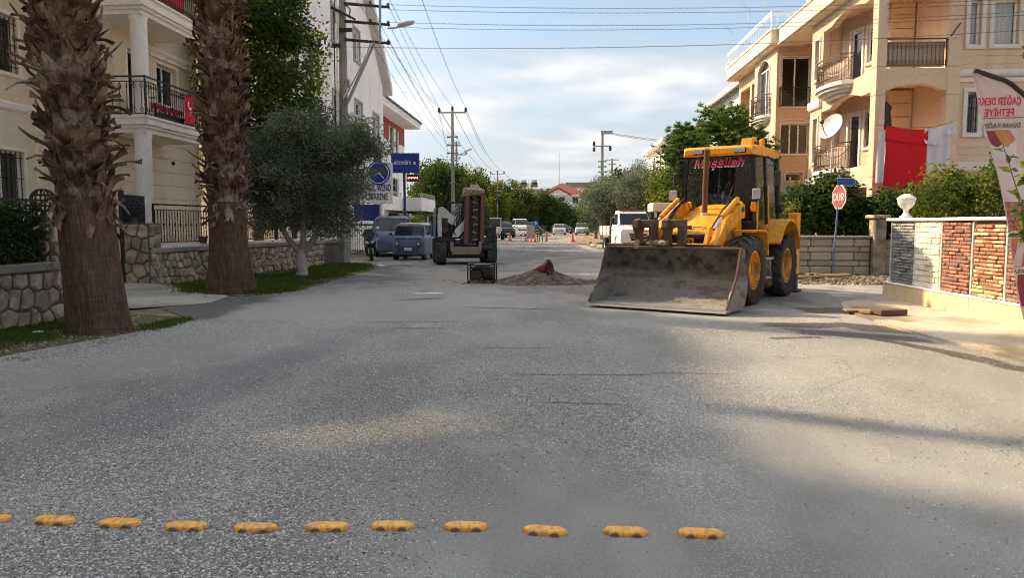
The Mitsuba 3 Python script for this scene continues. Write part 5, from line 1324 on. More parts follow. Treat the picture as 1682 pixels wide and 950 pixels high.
k = one('yard_fence', cat([xf(cat([bx(-10.4 + i * .12, -10.37 + i * .12, .0, 1.5, -.01, .01) for i in range(11)] + [bx(-10.4, -9.1, 1.42, 1.5, -.02, .02), bx(-10.4, -9.1, .1, .16, -.02, .02)]), frame([0, 39.2, 0], [1, 0, 0]))]), 'm_iron', 'dark slatted yard fence behind the black scooter', 'fence')
EK = thing('shop_sign', 'bright blue hanging sign with white ekomini lettering on a navy post', 'sign')
ME = frame([-8.79, 46.0, 0], [1, 0, 0])
put('panel', xf(cbx(-.84, .84, 4.55, 5.72, -.09, .09, .02), ME), 'm_blue', EK)
put('lettering', xf(xf(centre_text('ekomini', .26, .012, False, 1.02), t=[-.16, 5.16, .092]), ME), 'm_white_paint', EK)
put('logo_dot', xf(rg_(.03, .085, 0, .01), ME @ frame([.57, 5.12, .092], [1, 0, 0], [0, 1, 0])), 'm_white_paint', EK)
put('post', bx(-8.94, -8.80, 46.0, 46.14, 0, 4.55), 'm_navy', EK)
LED = thing('led_display', 'small black display with a glowing red dot line below the blue sign', 'display')
put('case', cbx(-8.78, -8.02, 46.2, 46.36, 4.05, 4.46, .02), 'm_black', LED)
scene['led_display__dots'] = {**mikit.ply(cat([xf(bx(-8.68 + .062 * i, -8.64 + .062 * i, 4.22 + (.02 if i % 3 else -.02), 4.30 + (.03 if i % 2 else 0), 0, .006), frame([0, 46.195, 0], [1, 0, 0])) for i in range(10)])), 'bsdf': {'type': 'diffuse', 'reflectance': {'type': 'rgb', 'value': [.2, 0, 0]}}, 'emitter': {'type': 'area', 'radiance': {'type': 'rgb', 'value': [2.2, .10, .08]}}}

ST = thing('stop_sign', 'faded red octagonal stop sign lettered DUR on a leaning blue post', 'sign')
MX = frame([8.18, 22.6, 2.27], [.208, -.978, 0])       # faces the street traffic, seen obliquely
ocr = Polygon([(.37 * math.cos(PI / 8 + k * PI / 4), .37 * math.sin(PI / 8 + k * PI / 4)) for k in range(8)])
mat('m_stop', weathered([.33, .075, .065], [.30, .16, .145], .7, 3, 9), rough=.55)
put('plate', xf(extr(ocr, .02, -.02), MX), 'm_pale_grey', ST)
put('face', xf(extr(ocr.buffer(-.03, join_style=2), .006, 0), MX), 'm_stop', ST)
put('lettering', xf(centre_text('DUR', .21, .006, False, .50), MX @ frame([0, 0, .006], [1, 0, 0], [0, 1, 0])), 'm_white_paint', ST)
put('post', tube([(8.09, 22.66, -.02), (8.22, 22.66, 2.87)], .028, 8), mat('m_post_blue', [.11, .16, .30], rough=.5), ST)
AR = thing('street_sign', 'blue arrow shaped street sign on top of the stop sign post', 'sign')
v, f = extr(Polygon([(-.1, -.11), (.38, -.11), (.46, 0), (.38, .11), (-.1, .11)]), .02, -.01)
put('blade', xf((v, f), frame([8.22, 22.6, 2.70], [1, .2, 0])), mat('m_sign_blue', [.02, .07, .30], rough=.45), AR)
put('blade_edge', xf(cat([extr(LineString([(-.1, .11), (.38, .11), (.46, 0), (.38, -.11), (-.1, -.11)]).buffer(.008), .026, -.013)]), frame([8.22, 22.6, 2.70], [1, .2, 0])), 'm_pale_grey', AR)
DS = thing('satellite_dish', 'white satellite dish on a tall thin post in front of the tan house', 'satellite dish')
prof = [(.42 * q, .16 * q * q) for q in np.linspace(0, 1, 8)]
dn = np.array([-.80, -.42, .42]); MDh = np.eye(4); z_ = dn / np.linalg.norm(dn); x_ = np.cross([0, 0, 1], z_); x_ /= np.linalg.norm(x_); MDh[:3, 0], MDh[:3, 1], MDh[:3, 2], MDh[:3, 3] = x_, np.cross(z_, x_), z_, [8.68, 24.6, 4.44]
put('reflector', xf(cat([lathe(prof, 28), lathe([(r_, z + .012) for r_, z in reversed(prof)] + [], 28), lathe([(.42, .16), (.425, .166), (.42, .172)], 28)]), MDh), mat('m_dish', [.66, .65, .63], rough=.5, two=True), DS, smooth=40)
put('arm', xf(cat([tube([(0, -.36, .1), (0, -.25, .35), (0, -.05, .55)], .012, 6), bx(-.05, .05, -.1, 0, .5, .62)]), MDh), 'm_iron', DS)
put('post', tube([(8.62, 24.68, -.02), (8.68, 24.68, 4.35)], .03, 8), 'm_pale_grey', DS)
# ------------------------------------------------------------------ the yellow backhoe loader
def loader_frame(o, ang):
    M = np.eye(4); c, s = math.cos(ang), math.sin(ang); M[:3, 0], M[:3, 1], M[:3, 3] = [c, s, 0], [-s, c, 0], [o[0], o[1], 0]
    return M


LD = thing('backhoe_loader', 'yellow backhoe loader with wide muddy front bucket and red windscreen lettering', 'loader')
LF = loader_frame((2.793, 14.936), 4.158)


def yellow_fn(p, n, uv):
    a = fbm(p.x * 2.3, p.y * 2.3, p.z * 2.3, 4); b = fbm(p.x * 9, p.y * 9, p.z * 3 + 5, 3); g = noise(p.x * 45, p.y * 45, p.z * 45)
    c = mix([0.80, 0.345, 0.012], [0.74, 0.30, 0.014], a)
    c = mix(c, [0.30, 0.17, 0.06], 0.65 * smoothstep(0.50, 0.74, b + 0.15 * (a - .5)) + 0.45 * smoothstep(1.45, 0.7, p.z) * smoothstep(.35, .62, b))
    sc = smoothstep(.66, .72, noise(p.x * 22, p.y * 22, p.z * 60)) * smoothstep(.45, .65, a)
    c = mix(c, [0.10, 0.065, 0.035], .7 * sc)
    return c * (0.90 + 0.18 * g)


def mud_fn(p, n, uv):
    a = fbm(p.x * 2.6, p.y * 2.6, p.z * 3.2, 5); b = fbm(p.x * 8, p.y * 8, p.z * 8, 4); g = noise(p.x * 50, p.y * 50, p.z * 50)
    c = mix([0.042, 0.035, 0.030], [0.115, 0.100, 0.085], smoothstep(.3, .6, b))
    low = smoothstep(0.70, 0.52, p.z + 0.30 * (a - .5) + 0.10 * (b - .5))
    c = mix(c, [0.27, 0.255, 0.235], 0.85 * low)
    c = mix(c, [0.085, 0.07, 0.058], .6 * low * smoothstep(.55, .70, fbm(p.x * 4 + 3, p.y * 4, p.z * 11, 4)))
    c = mix(c, [0.21, 0.165, 0.12], .6 * smoothstep(.60, .70, b) * (0.4 + 0.6 * low))
    return c * (0.8 + 0.35 * g)


scene['m_yellow'] = {'type': 'twosided', 'bsdf': {'type': 'principled', 'base_color': proc(yellow_fn), 'roughness': .42, 'specular': .5, 'clearcoat': .15, 'clearcoat_gloss': .7}}
mat('m_bucket', proc(mud_fn), rough=.8, spec=.35, bump=(proc(lambda p, n, uv: fbm(p.x * 14, p.y * 14, p.z * 14, 4), 4e-3), .03))
mat('m_brown_steel', weathered([.085, .055, .040], [.16, .10, .065], .7, 4, 30), rough=.75, spec=.4)
mat('m_worn_edge', weathered([.34, .33, .31], [.12, .10, .085], .6, 4, 30), rough=.5, metal=.6)
mat('m_exhaust', weathered([.13, .055, .028], [.07, .04, .025], .7, 5, 30), rough=.7, spec=.4)
mat('m_dusty_tyre', weathered([.038, .036, .034], [.16, .145, .125], .85, 2.6, 22), rough=.85, spec=.3)
LP = lambda name, m, b, parent=LD, smooth=False: put(name, xf(m, LF), b, parent, smooth)


def side(poly, y0, y1):
    """polygon in (X, Z), extruded from y0 to y1"""
    v, f = extr(Polygon(poly) if not hasattr(poly, 'area') else poly, y1 - y0)
    return orient((np.column_stack([v[:, 0], v[:, 2] + y0, v[:, 1]]), f))


def tyre(R, W, lug=True, nl=20, rim=.35, seed=0):
    """tyre with chevron lugs, axis along Y, and its rim"""
    h = W / 2
    prof = [(rim, -h * .70), (rim + .02, -h * .86), (R * .80, -h), (R * .90, -h * .97), (R * .935, -h * .78), (R * .925, 0), (R * .935, h * .78), (R * .90, h * .97), (R * .80, h), (rim + .02, h * .86), (rim, h * .70)]
    ms = [lathe(prof, 40, 'y')]
    if lug:
        for s in (-1, 1):
            for i in range(nl):
                a0 = 2 * PI * (i + (.5 if s > 0 else 0)) / nl; P = []
                for q, yy in ((0, .02), (.5, .50), (1.0, .99)):
                    da = -.30 * q; wid = .062 + .03 * q
                    for e in (-1, 1):
                        a = a0 + da + e * wid; ro = R * (1.0 if q < 1 else .955); ri = R * (.90 if q < 1 else .84)
                        for rr in (ri, ro): P.append((rr * math.cos(a), s * h * yy, rr * math.sin(a)))
                ms.append(hull(P))
    return cat(ms)


def rim_mesh(r, W):
    h = W / 2
    return lathe([(r * 1.03, h * .60), (r * 1.05, h * .80), (r * .96, h * .82), (r * .90, h * .30), (r * .62, h * .12), (r * .40, h * .14), (r * .34, h * .34), (r * .18, h * .42), (0, h * .42)], 32, 'y')


for nm, X, lab in (('front', 0.0, 'front'), ('rear', -2.157, 'rear')):
    for s in (-1, 1):
        c = [X, s * .915, .645]
        w = LP('wheel', xf(tyre(.645, .44), t=c, ry=.13 * s), 'm_dusty_tyre', smooth=28)
        m = rim_mesh(.345, .44)
        if s < 0: m = mirror(m, 1)
        LP('rim', xf(m, t=c), 'm_yellow', w, 30)
        LP('bolt', xf(cat([cyl((.17 * math.cos(a), s * .03, .17 * math.sin(a)), (.17 * math.cos(a), s * .06, .17 * math.sin(a)), .016, n=6) for a in np.arange(10) * PI / 5]), t=c), 'm_brown_steel', w)
LP('axle', cat([cyl((X, -.75, .645), (X, .75, .645), .11) for X in (0, -2.157)] + [ico((X, 0, .62), .24, 2) for X in (0, -2.157)]), 'm_brown_steel')
LP('chassis', cat([cbx(-3.0, .75, -.38, .38, .62, 1.0, .03), cbx(-1.75, -.65, -.72, .72, .45, .95, .03)]), 'm_brown_steel')
# steps and tank between the wheels
LP('step', cat([bx(-1.45, -.95, .70, 1.02, .80, .84), bx(-1.4, -1.0, .75, 1.0, .42, .46), bx(-1.42, -1.38, .78, .98, .42, .84), bx(-1.02, -.98, .78, .98, .42, .84)]), 'm_grey')
LP('tank', cbx(-1.6, -1.28, .62, .98, .22, .62, .05), 'm_brown_steel')
# bonnet
hood = []
for X, z, w, zb in ((.60, 1.335, .38, 1.02), (.585, 1.37, .40, 1.02), (.40, 1.43, .43, 1.0), (-.2, 1.63, .45, 1.0), (-.7, 1.81, .46, 1.0), (-1.0, 1.88, .46, 1.0)):
    hood.append([(X, -w, zb), (X, -w, z - .12), (X, -w + .03, z - .045), (X, -w + .10, z - .005), (X, 0, z + .015), (X, w - .10, z - .005), (X, w - .03, z - .045), (X, w, z - .12), (X, w, zb)])
hood = np.array(hood)
bonnet = LP('bonnet', loft(hood[::-1]), 'm_yellow', smooth=32)
LP('bonnet_seam', cat([tube([(.45, -.40, 1.425), (.46, 0, 1.452), (.45, .40, 1.425)], .008, 5), tube([(-.55, -.40, 1.775), (-.55, 0, 1.80), (-.55, .40, 1.775)], .006, 5)]), 'm_black', bonnet)
LP('grille', cat([cbx(.60, .625, -.36, .36, 1.03, 1.325, .01)] + [cbx(.62, .635, -.33, .33, z, z + .018, .004) for z in np.arange(1.05, 1.30, .035)]), 'm_black', bonnet)
bd = LP('badge', cbx(.636, .650, -.02, .16, 1.10, 1.25, .02), 'm_yellow', bonnet)
# local frames for lettering: forward face (looks along +X) and left side (looks along +Y)
FX = lambda x, y, z: LF @ frame([x, y, z], [0, 1, 0], [0, 0, 1])
FY = lambda x, y, z: LF @ frame([x, y, z], [-1, 0, 0], [0, 0, 1])
put('lettering', xf(centre_text('JCB', .055, .003, True, .12, .25), FX(.651, .07, 1.18)), 'm_black', bonnet)
LP('side_panel', side([(.55, 1.02), (-.1, 1.02), (-.75, 1.25), (-.95, 1.6), (-.95, 1.82), (-.35, 1.62), (.42, 1.36), (.56, 1.28)], .462, .475), 'm_yellow', bonnet)
LP('decal', side([(-.55, 1.42), (-.15, 1.30), (-.15, 1.53), (-.55, 1.65)], .4755, .480), 'm_black', bonnet)
put('lettering', xf(centre_text('JCB', .13, .003, True, .30, .3), FY(-.35, .481, 1.47) @ np.array([[math.cos(-.32), -math.sin(-.32), 0, 0], [math.sin(-.32), math.cos(-.32), 0, 0], [0, 0, 1, 0], [0, 0, 0, 1.0]])), 'm_white_paint', bonnet)
LP('exhaust', tube([(-.30, .0, 1.6), (-.31, .0, 2.2), (-.30, .02, 2.72), (-.27, .04, 2.86), (-.24, .05, 2.93)], .055, 12), 'm_exhaust', smooth=40)
LP('exhaust_base', cyl((-.30, 0, 1.62), (-.30, 0, 1.72), .075), 'm_pale_grey')
# loader arms, rams, bucket linkage
arm = [(-.72, 1.62), (-.70, 1.86), (-.50, 1.93), (-.30, 1.84), (.35, 1.55), (.86, 1.12), (.99, .66), (.97, .44), (.86, .42), (.78, .74), (.64, .98), (.20, 1.30), (-.5, 1.60)]
for s in (-1, 1):
    y0, y1 = sorted((s * .53, s * .66))
    ar_ = LP('loader_arm', side(Polygon(arm), y0, y1), 'm_yellow')
    LP('ram', cat([cyl((-.35, s * .72, 1.20), (.35, s * .72, 1.02), .055), cyl((-.42, s * .60, 1.98), (.42, s * .60, 1.62), .05)]), 'm_yellow', ar_, 40)
    LP('ram_rod', cat([cyl((.35, s * .72, 1.02), (.92, s * .70, .82), .03), cyl((.42, s * .60, 1.62), (.82, s * .60, 1.40), .028)]), 'm_chrome', ar_, 40)
    LP('link', side([(.70, 1.42), (.82, 1.45), (1.04, 1.02), (.96, .95)], s * .50 - .03, s * .50 + .03), 'm_yellow', ar_)
    LP('pin', cat([cyl((x, s * .50, z), (x, s * .69, z), .05) for x, z in ((-.55, 1.78), (.85, 1.02), (.92, .50))]), 'm_brown_steel', ar_)
    LP('hose', tube([(-.5, s * .50, 1.95), (0, s * .49, 1.80), (.5, s * .49, 1.50), (.8, s * .48, 1.30)], .018, 6), 'm_black', ar_)
LP('cross_tube', cyl((.62, -.55, 1.08), (.62, .55, 1.08), .07), 'm_yellow')
for s in (-1, 1): LP('tower', side([(-1.0, 1.0), (-.55, 1.0), (-.48, 1.9), (-.75, 1.95)], s * .47 - .02 - (.05 if s < 0 else 0), s * .47 + .02 + (.05 if s > 0 else 0)), 'm_yellow')
# bucket
outer = [(1.97, .055), (1.30, .06), (1.12, .14), (1.02, .32), (1.00, .55), (1.06, .82), (1.20, 1.06)]
inner = [(1.23, 1.06), (1.10, .81), (1.045, .55), (1.06, .35), (1.15, .19), (1.32, .105), (1.97, .085)]
BK = LP('bucket', side(Polygon(outer + inner), -1.25, 1.25), 'm_bucket', smooth=35)
for s in (-1, 1):
    LP('bucket_cheek', side([(1.985, .05), (1.28, .05), (1.09, .12), (.99, .31), (.97, .55), (1.04, .84), (1.17, 1.08), (1.33, 1.08), (1.52, .62), (1.86, .30)], s * 1.265 - .016, s * 1.265 + .016), 'm_bucket', BK)
    LP('cheek_edge', cat([hull([(1.30, s * 1.255, 1.09), (1.36, s * 1.255, 1.09), (1.30, s * 1.285, 1.09), (1.36, s * 1.285, 1.09), (1.50, s * 1.255, .60), (1.56, s * 1.255, .62), (1.50, s * 1.285, .60), (1.56, s * 1.285, .62)]), hull([(1.50, s * 1.255, .60), (1.56, s * 1.255, .62), (1.50, s * 1.285, .60), (1.56, s * 1.285, .62), (1.97, s * 1.255, .10), (2.0, s * 1.255, .12), (1.97, s * 1.285, .10), (2.0, s * 1.285, .12)])]), 'm_brown_steel', BK)
LP('cutting_edge', hull([(1.82, -1.285, .04), (1.82, 1.285, .04), (1.82, -1.285, .10), (1.82, 1.285, .10), (2.06, -1.285, .045), (2.06, 1.285, .045), (2.05, -1.285, .065), (2.05, 1.285, .065)]), 'm_worn_edge', BK)
LP('top_lip', cbx(1.15, 1.27, -1.25, 1.25, 1.05, 1.10, .01), 'm_brown_steel', BK)
LP('rib', cat([side([(.94, .3), (1.02, .3), (1.08, .84), (1.20, 1.05), (1.10, 1.05), (.98, .84)], y - .02, y + .02) for y in (-.9, -.45, .45, .9)]), 'm_bucket', BK)
# folded pallet forks standing on the bucket
for y0, y1 in ((-.74, -.33), (-.17, .22)):
    q = [(1.05, 1.05), (1.28, 1.05), (1.22, 1.22), (1.26, 1.34), (1.34, 1.44), (1.33, 1.56), (1.20, 1.60), (1.05, 1.58), (1.02, 1.45), (1.10, 1.30)]
    k = LP('folded_fork', cat([side(q, y0, y0 + .10), side([(1.10, 1.05), (1.22, 1.05), (1.24, 1.57), (1.10, 1.57)], y1 - .13, y1), cbx(1.08, 1.24, y0 + .06, y1, 1.43, 1.58, .02), cbx(1.06, 1.2, y0 - .05, y0 + .05, 1.33, 1.50, .03)]), 'm_brown_steel')
LP('fork_rail', cyl((1.16, -1.34, 1.115), (1.16, .86, 1.115), .024), 'm_iron')
LP('debris', cat([ico((1.2 + .03 * i, -.42 + .12 * i, 1.16), .07, 1, (1, 1.2, .8)) for i in range(3)]), 'm_stone3')
# cab
zf, zt = 1.05, 2.88
fb, ft, rb, rt_ = -1.02, -1.08, -2.55, -2.62          # X of front and rear at floor and roof
yb, yt = .78, .68
def post(x0, z0, x1, z1, y0, y1, w=.05): return hull([(x0 + a, y0 + b, z0) for a in (-w, w) for b in (-w * .7, w * .7)] + [(x1 + a, y1 + b, z1) for a in (-w, w) for b in (-w * .7, w * .7)])
CBN = LP('cab', cat([post(fb, zf, ft, zt, s * yb, s * yt) for s in (-1, 1)] + [post(rb, 1.35, rt_, zt, s * yb, s * yt, .06) for s in (-1, 1)] + [post(-1.78, zf, -1.80, zt, s * (yb + .0), s * yt, .035) for s in (-1, 1)] +
         [cbx(rb, fb, -yb, yb, zf - .06, zf, .02), cbx(fb - .03, fb + .03, -yb, yb, zf, 1.55, .02), cbx(-2.6, -2.5, -yb, yb, 1.0, 1.45, .02), cbx(rt_, ft, -yt, yt, zt - .06, zt, .02)]), 'm_black')
def pane(name, pts): LP(name, (np.array(pts, float), np.array([[0, 1, 2], [0, 2, 3]])), 'm_smoked_glass', CBN)
pane('windscreen', [(fb + .02, -yb, 1.50), (fb + .02, yb, 1.50), (ft + .02, yt, zt - .03), (ft + .02, -yt, zt - .03)])
pane('rear_window', [(rb, yb, 1.45), (rb, -yb, 1.45), (rt_, -yt, zt - .03), (rt_, yt, zt - .03)])
for s in (-1, 1):
    pane('door_glass', [(fb, s * yb, 1.10), (-1.76, s * yb, 1.10), (-1.78, s * yt, zt - .04), (ft, s * yt, zt - .04)])
    pane('side_window', [(-1.8, s * yb, 1.45), (rb, s * yb, 1.45), (rt_, s * yt, zt - .04), (-1.8, s * yt, zt - .04)])
mt = centre_text('Maşallah', .155, .004, True, .98, .35)
MTX = FX(ft + .05, .02, 2.735)
put('lettering_edge', xf(xf(mt, s=np.array([1.02, 1.12, 1]), t=[-.006, -.008, -.002]), MTX), 'm_white_paint', CBN)
put('lettering', xf(xf(mt, t=[0, 0, .003]), MTX), mat('m_letter_red', [.55, .01, .07], rough=.5), CBN)
LP('seat', cat([cbx(-2.15, -1.65, -.25, .25, 1.35, 1.50, .06), cbx(-2.25, -2.1, -.25, .25, 1.45, 2.15, .06), cbx(-2.0, -1.75, -.2, .2, 1.05, 1.36, .03)]), 'm_black', CBN, 40)
LP('dashboard', cat([cbx(-1.30, -1.05, -.70, .70, 1.05, 1.62, .05), tube([(-1.25, .05, 1.55), (-1.42, .05, 1.78)], .03, 8)]), 'm_black', CBN)
a = np.linspace(0, 2 * PI, 21)
LP('steering_wheel', tube(np.column_stack([-1.42 + .10 * np.sin(a), .05 + .19 * np.cos(a), 1.80 + .16 * np.sin(a)]), .016, 6, caps=False), 'm_black', CBN)
LP('jacket', loft([np.column_stack([-2.06 + .10 * np.cos(t_), .10 + w * np.sin(t_), 0 * t_ + z]) for z, w in ((1.55, .30), (1.9, .36), (2.25, .33), (2.5, .16)) for t_ in [np.linspace(0, 2 * PI, 12, endpoint=False)]]), mat('m_jacket', [.035, .05, .10], rough=.9), CBN, 40)
LP('door_handle_bar', cat([tube([(fb + .02, yb + .03, 1.2), (fb, yb + .02, 2.1)], .02, 6), tube([(-1.8, yb + .03, 1.15), (-1.8, yb - .02, 2.3)], .018, 6)]), 'm_yellow', CBN)
# roof with visor and lights
rf = []
for X, z0, z1, w in ((-.93, 2.90, 3.00, .68), (-.97, 2.86, 3.05, .72), (-1.2, 2.87, 3.07, .73), (-2.4, 2.88, 3.06, .74), (-2.66, 2.90, 3.03, .72)):
    rf.append([(X, -w, z0), (X, -w, z1 - .03), (X, -w + .05, z1), (X, w - .05, z1), (X, w, z1 - .03), (X, w, z0)])
RFk = LP('roof', loft(np.array(rf)[::-1]), 'm_yellow', smooth=30)
put('lettering', xf(centre_text('JCB', .075, .003, True, .15, .25), FX(-.934, .03, 2.955)), 'm_black', RFk)
for y in (-.40, .46):
    LP('work_light', cbx(-.95, -.90, y - .12, y + .12, 2.895, 3.0, .02), 'm_black', RFk); LP('lens', cbx(-.901, -.893, y - .10, y + .10, 2.91, 2.985, .01), 'm_lamp', RFk)
# mirrors and headlights
for s, zc in ((1, 2.36), (-1, 2.27)):
    mk = LP('mirror', cat([cbx(-1.03, -.95, s * 1.10 - (.06 if s < 0 else 0), s * 1.24 - (0 if s > 0 else -.20), zc - .17, zc + .17, .04) if s > 0 else cbx(-1.03, -.95, -.95, -.84, 2.30, 2.56, .03)]), 'm_black')
    LP('mirror_arm', tube([(-1.05, s * .72, 2.82), (-1.0, s * (1.0 if s > 0 else .86), 2.80), (-.99, s * (1.16 if s > 0 else .90), 2.62), (-.99, s * (1.16 if s > 0 else .90), 2.1 if s < 0 else zc + .1)], .016, 6), 'm_black', mk)
    hl = LP('headlight', cbx(-.92, -.76, s * .85 - .09, s * .85 + .09, 1.96, 2.2, .03), 'm_black')
    LP('lens', cbx(-.765, -.75, s * .85 - .08, s * .85 + .08, 1.98, 2.18, .01), 'm_lamp', hl)
    LP('indicator', cbx(-.80, -.76, s * .80 - .05, s * .80 + .05, 1.74, 1.92, .01), 'm_amber', hl)
    LP('bracket', tube([(-.85, s * .80, 1.5), (-.85, s * .84, 2.0)], .02, 6), 'm_black', hl)
LP('mirror', cbx(-1.6, -1.5, 1.02, 1.16, 1.72, 1.9, .04), 'm_black')
# mudguards
for s in (-1, 1):
    y0, y1 = sorted((s * .70, s * 1.12))
    LP('mudguard', side(LineString([(.10, 1.36), (.0, 1.375), (-.52, 1.375), (-.66, 1.31), (-.76, .90)]).buffer(.018, cap_style=2), y0, y1), 'm_yellow')
    pts = [(-2.157 + .80 * math.cos(t), .72 + .80 * math.sin(t) * 1.08) for t in np.linspace(.62, 2.85, 16)]
    y0, y1 = sorted((s * .68, s * 1.16))
    LP('mudguard', side(LineString([(-1.36, 1.12)] + pts).buffer(.022, cap_style=2), y0, y1), 'm_yellow', smooth=25)
    y0, y1 = sorted((s * .66, s * .685))
    LP('mudguard_wall', side(Polygon([(-1.36, 1.12)] + pts + [(-2.8, 1.1), (-2.4, 1.0)]), y0, y1), 'm_black')
# rear frame, stabilisers, folded boom
LP('rear_frame', cat([cbx(-3.12, -2.95, -.95, .95, .55, 1.15, .03)]), 'm_brown_steel')
for s in (-1, 1):
    LP('stabiliser', cat([cbx(-3.45, -3.22, s * .90 - .11, s * .90 + .11, .40, 1.74, .015)]), 'm_yellow')
    LP('stabiliser_leg', cat([cbx(-3.42, -3.25, s * .92 - .08, s * .92 + .08, .05, .45, .01), cbx(-3.5, -3.15, s * .92 - .14, s * .92 + .14, .0, .06, .01)]), 'm_brown_steel')
LP('boom', side([(-3.05, .95), (-3.3, 1.0), (-3.05, 2.2), (-2.75, 3.15), (-2.62, 3.36), (-2.46, 3.34), (-2.40, 3.15), (-2.55, 2.95), (-2.80, 2.0)], -.02, .20), 'm_yellow')
LP('boom_head', cat([side([(-2.75, 3.05), (-2.66, 3.38), (-2.50, 3.36), (-2.44, 3.1)], .19, .24), side([(-2.75, 3.05), (-2.66, 3.33), (-2.50, 3.30), (-2.44, 3.1)], .35, .40), cyl((-2.58, .18, 3.24), (-2.58, .42, 3.24), .045)]), 'm_yellow')
LP('boom_ram', cat([cyl((-2.58, .24, 3.24), (-2.9, .28, 2.2), .07), cbx(-2.72, -2.46, .25, .34, 3.08, 3.27, .02)]), 'm_brown_steel')
LP('dipper', side([(-2.62, 3.3), (-2.5, 3.2), (-3.7, 1.0), (-3.95, .9), (-3.9, 1.3)], .02, .18), 'm_yellow')
LP('digging_bucket', side([(-3.6, 1.0), (-3.95, 1.05), (-4.2, .75), (-4.1, .4), (-3.75, .3), (-3.5, .5), (-3.75, .55), (-3.8, .8)], -.22, .42), 'm_brown_steel')

# hydraulic hoses, grab rails, wear plates
for s in (-1, 1):
    for k in range(3):
        LP('hose', tube([(-.75, s * (.44 + .03 * k), 1.75 + .03 * k), (-.45, s * (.47 + .02 * k), 2.02 - .04 * k), (-.05, s * .50, 1.80 - .03 * k), (.35, s * .52, 1.38), (.6, s * .52, 1.10)], .013, 6), 'm_black')
LP('lift_eye', cat([cbx(.45, .55, -.05, .05, 1.42, 1.47, .01)]), 'm_brown_steel')
LP('headguard', cat([tube([(.63, -.40, 1.0), (.66, -.40, 1.30), (.66, .40, 1.30), (.63, .40, 1.0)], .02, 6)]), 'm_brown_steel')
LP('wiper', tube([(-1.0, .05, 1.52), (-1.03, .30, 2.25)], .012, 5), 'm_black')
LP('beacon', xf(lathe([(0, 0), (.06, 0), (.055, .10), (0, .12)], 12), t=[-2.3, -.5, 3.06]), 'm_amber')
# ------------------------------------------------------------------ trencher seen from behind
TR = thing('trencher', 'white wheeled trenching machine seen from behind with its rusty digging chain boom raised', 'trencher')
TF = np.eye(4); a_ = math.radians(13); TF[:3, 0] = [math.cos(a_), math.sin(a_), 0]; TF[:3, 1] = [-math.sin(a_), math.cos(a_), 0]; TF[:3, 3] = [-3.2, 28.4, 0]   # local x right, y forward, z up
TP = lambda name, m, b, parent=TR, smooth=False: put(name, xf(m, TF), b, parent, smooth)
mat('m_trench_white', weathered([.60, .585, .54], [.22, .17, .12], .8, 2.5, 20), rough=.6)
mat('m_trench_tan', weathered([.27, .205, .145], [.10, .07, .05], .9, 4, 25), rough=.8)
mat('m_chain_rust', weathered([.14, .055, .04], [.06, .04, .035], .7, 5, 30), rough=.75)
mat('m_rim_red', [.42, .07, .035], rough=.6)
for x in (-.93, .93):
    for y in (0.0, 1.55):
        w = TP('wheel', xf(xf(tyre(.48, .36, True, 18, .26), rz=PI / 2), t=[x, y, .48]), 'm_dusty_tyre', smooth=28)
        m = rim_mesh(.26, .36)
        TP('rim', xf(xf(m, rz=PI / 2 if x < 0 else -PI / 2), t=[x, y, .48]), 'm_rim_red', w, 30)
TP('frame', cat([cbx(-.6, .6, -.25, 2.1, .42, .72, .03), cyl((-.9, 0, .48), (.9, 0, .48), .10), cyl((-.9, 1.55, .48), (.9, 1.55, .48), .10)]), 'm_iron')
TP('rear_deck', cat([cbx(-1.05, -.45, -.30, -.12, .86, .98, .02), cbx(.40, 1.12, -.32, -.14, .84, 1.0, .02), cbx(.55, 1.10, -.22, -.16, 1.05, 1.32, .02), cbx(.98, 1.12, -.34, 1.0, .78, 1.1, .02), cbx(-1.1, -.5, -.3, 1.6, .98, 1.03, .01)]), 'm_black')
TP('cross_beam', cat([cbx(-.58, .50, -.42, -.22, .38, .66, .03), cbx(-.62, -.5, -.46, -.2, .5, .85, .02), cbx(.42, .54, -.46, -.2, .5, .85, .02)]), 'm_trench_tan')
TP('body', cat([cbx(-.88, -.45, .35, 2.2, 1.0, 1.45, .05), cbx(-.45, .75, .6, 2.3, .95, 1.40, .05)]), 'm_iron', smooth=30)

TP('engine_bay', cat([cbx(-.88, -.62, .15, .21, 1.2, 1.5, .02), cbx(-.55, -.2, .3, .5, 1.02, 1.25, .02), cyl((-.8, .1, 1.25), (-.8, .4, 1.25), .10)]), 'm_iron')
TP('tail_lamp', cbx(-.78, -.68, .10, .14, 1.22, 1.33, .01), 'm_red')
cb = TP('cab_frame', cat([tube([(-.55, .5, 1.4), (-.5, .5, 2.3)], .03, 6), tube([(.0, .5, 1.4), (.0, .5, 2.3)], .03, 6), tube([(-.5, .5, 2.3), (0, .5, 2.3), (0, 1.4, 2.3), (-.5, 1.4, 2.3), (-.5, .5, 2.3)], .03, 6), tube([(-.55, 1.4, 1.4), (-.5, 1.4, 2.3)], .03, 6), tube([(.6, -.1, 1.35), (.72, .1, 1.85), (.5, .6, 1.95)], .03, 6), tube([(.9, -.1, 1.0), (.85, .1, 1.6), (.6, .6, 1.8)], .025, 6)]), 'm_iron')
TP('cab_glass', (np.array([[-.53, .5, 1.45], [-.02, .5, 1.45], [-.02, .5, 2.27], [-.5, .5, 2.27]], float), np.array([[0, 1, 2], [0, 2, 3]])), 'm_glass', cb)
TP('seat', cat([cbx(-.45, .05, .9, 1.3, 1.4, 1.55, .04), cbx(-.45, .05, .85, .98, 1.5, 2.0, .04)]), 'm_black')
TP('exhaust', tube([(-1.08, .9, 1.0), (-1.08, .9, 1.95), (-1.05, .9, 2.1)], .045, 8), 'm_grey')
TP('blue_drum', xf(lathe([(0, 0), (.17, 0), (.17, .5), (0, .5)], 16), t=[-1.05, 1.2, 1.03]), 'm_blue', smooth=40)
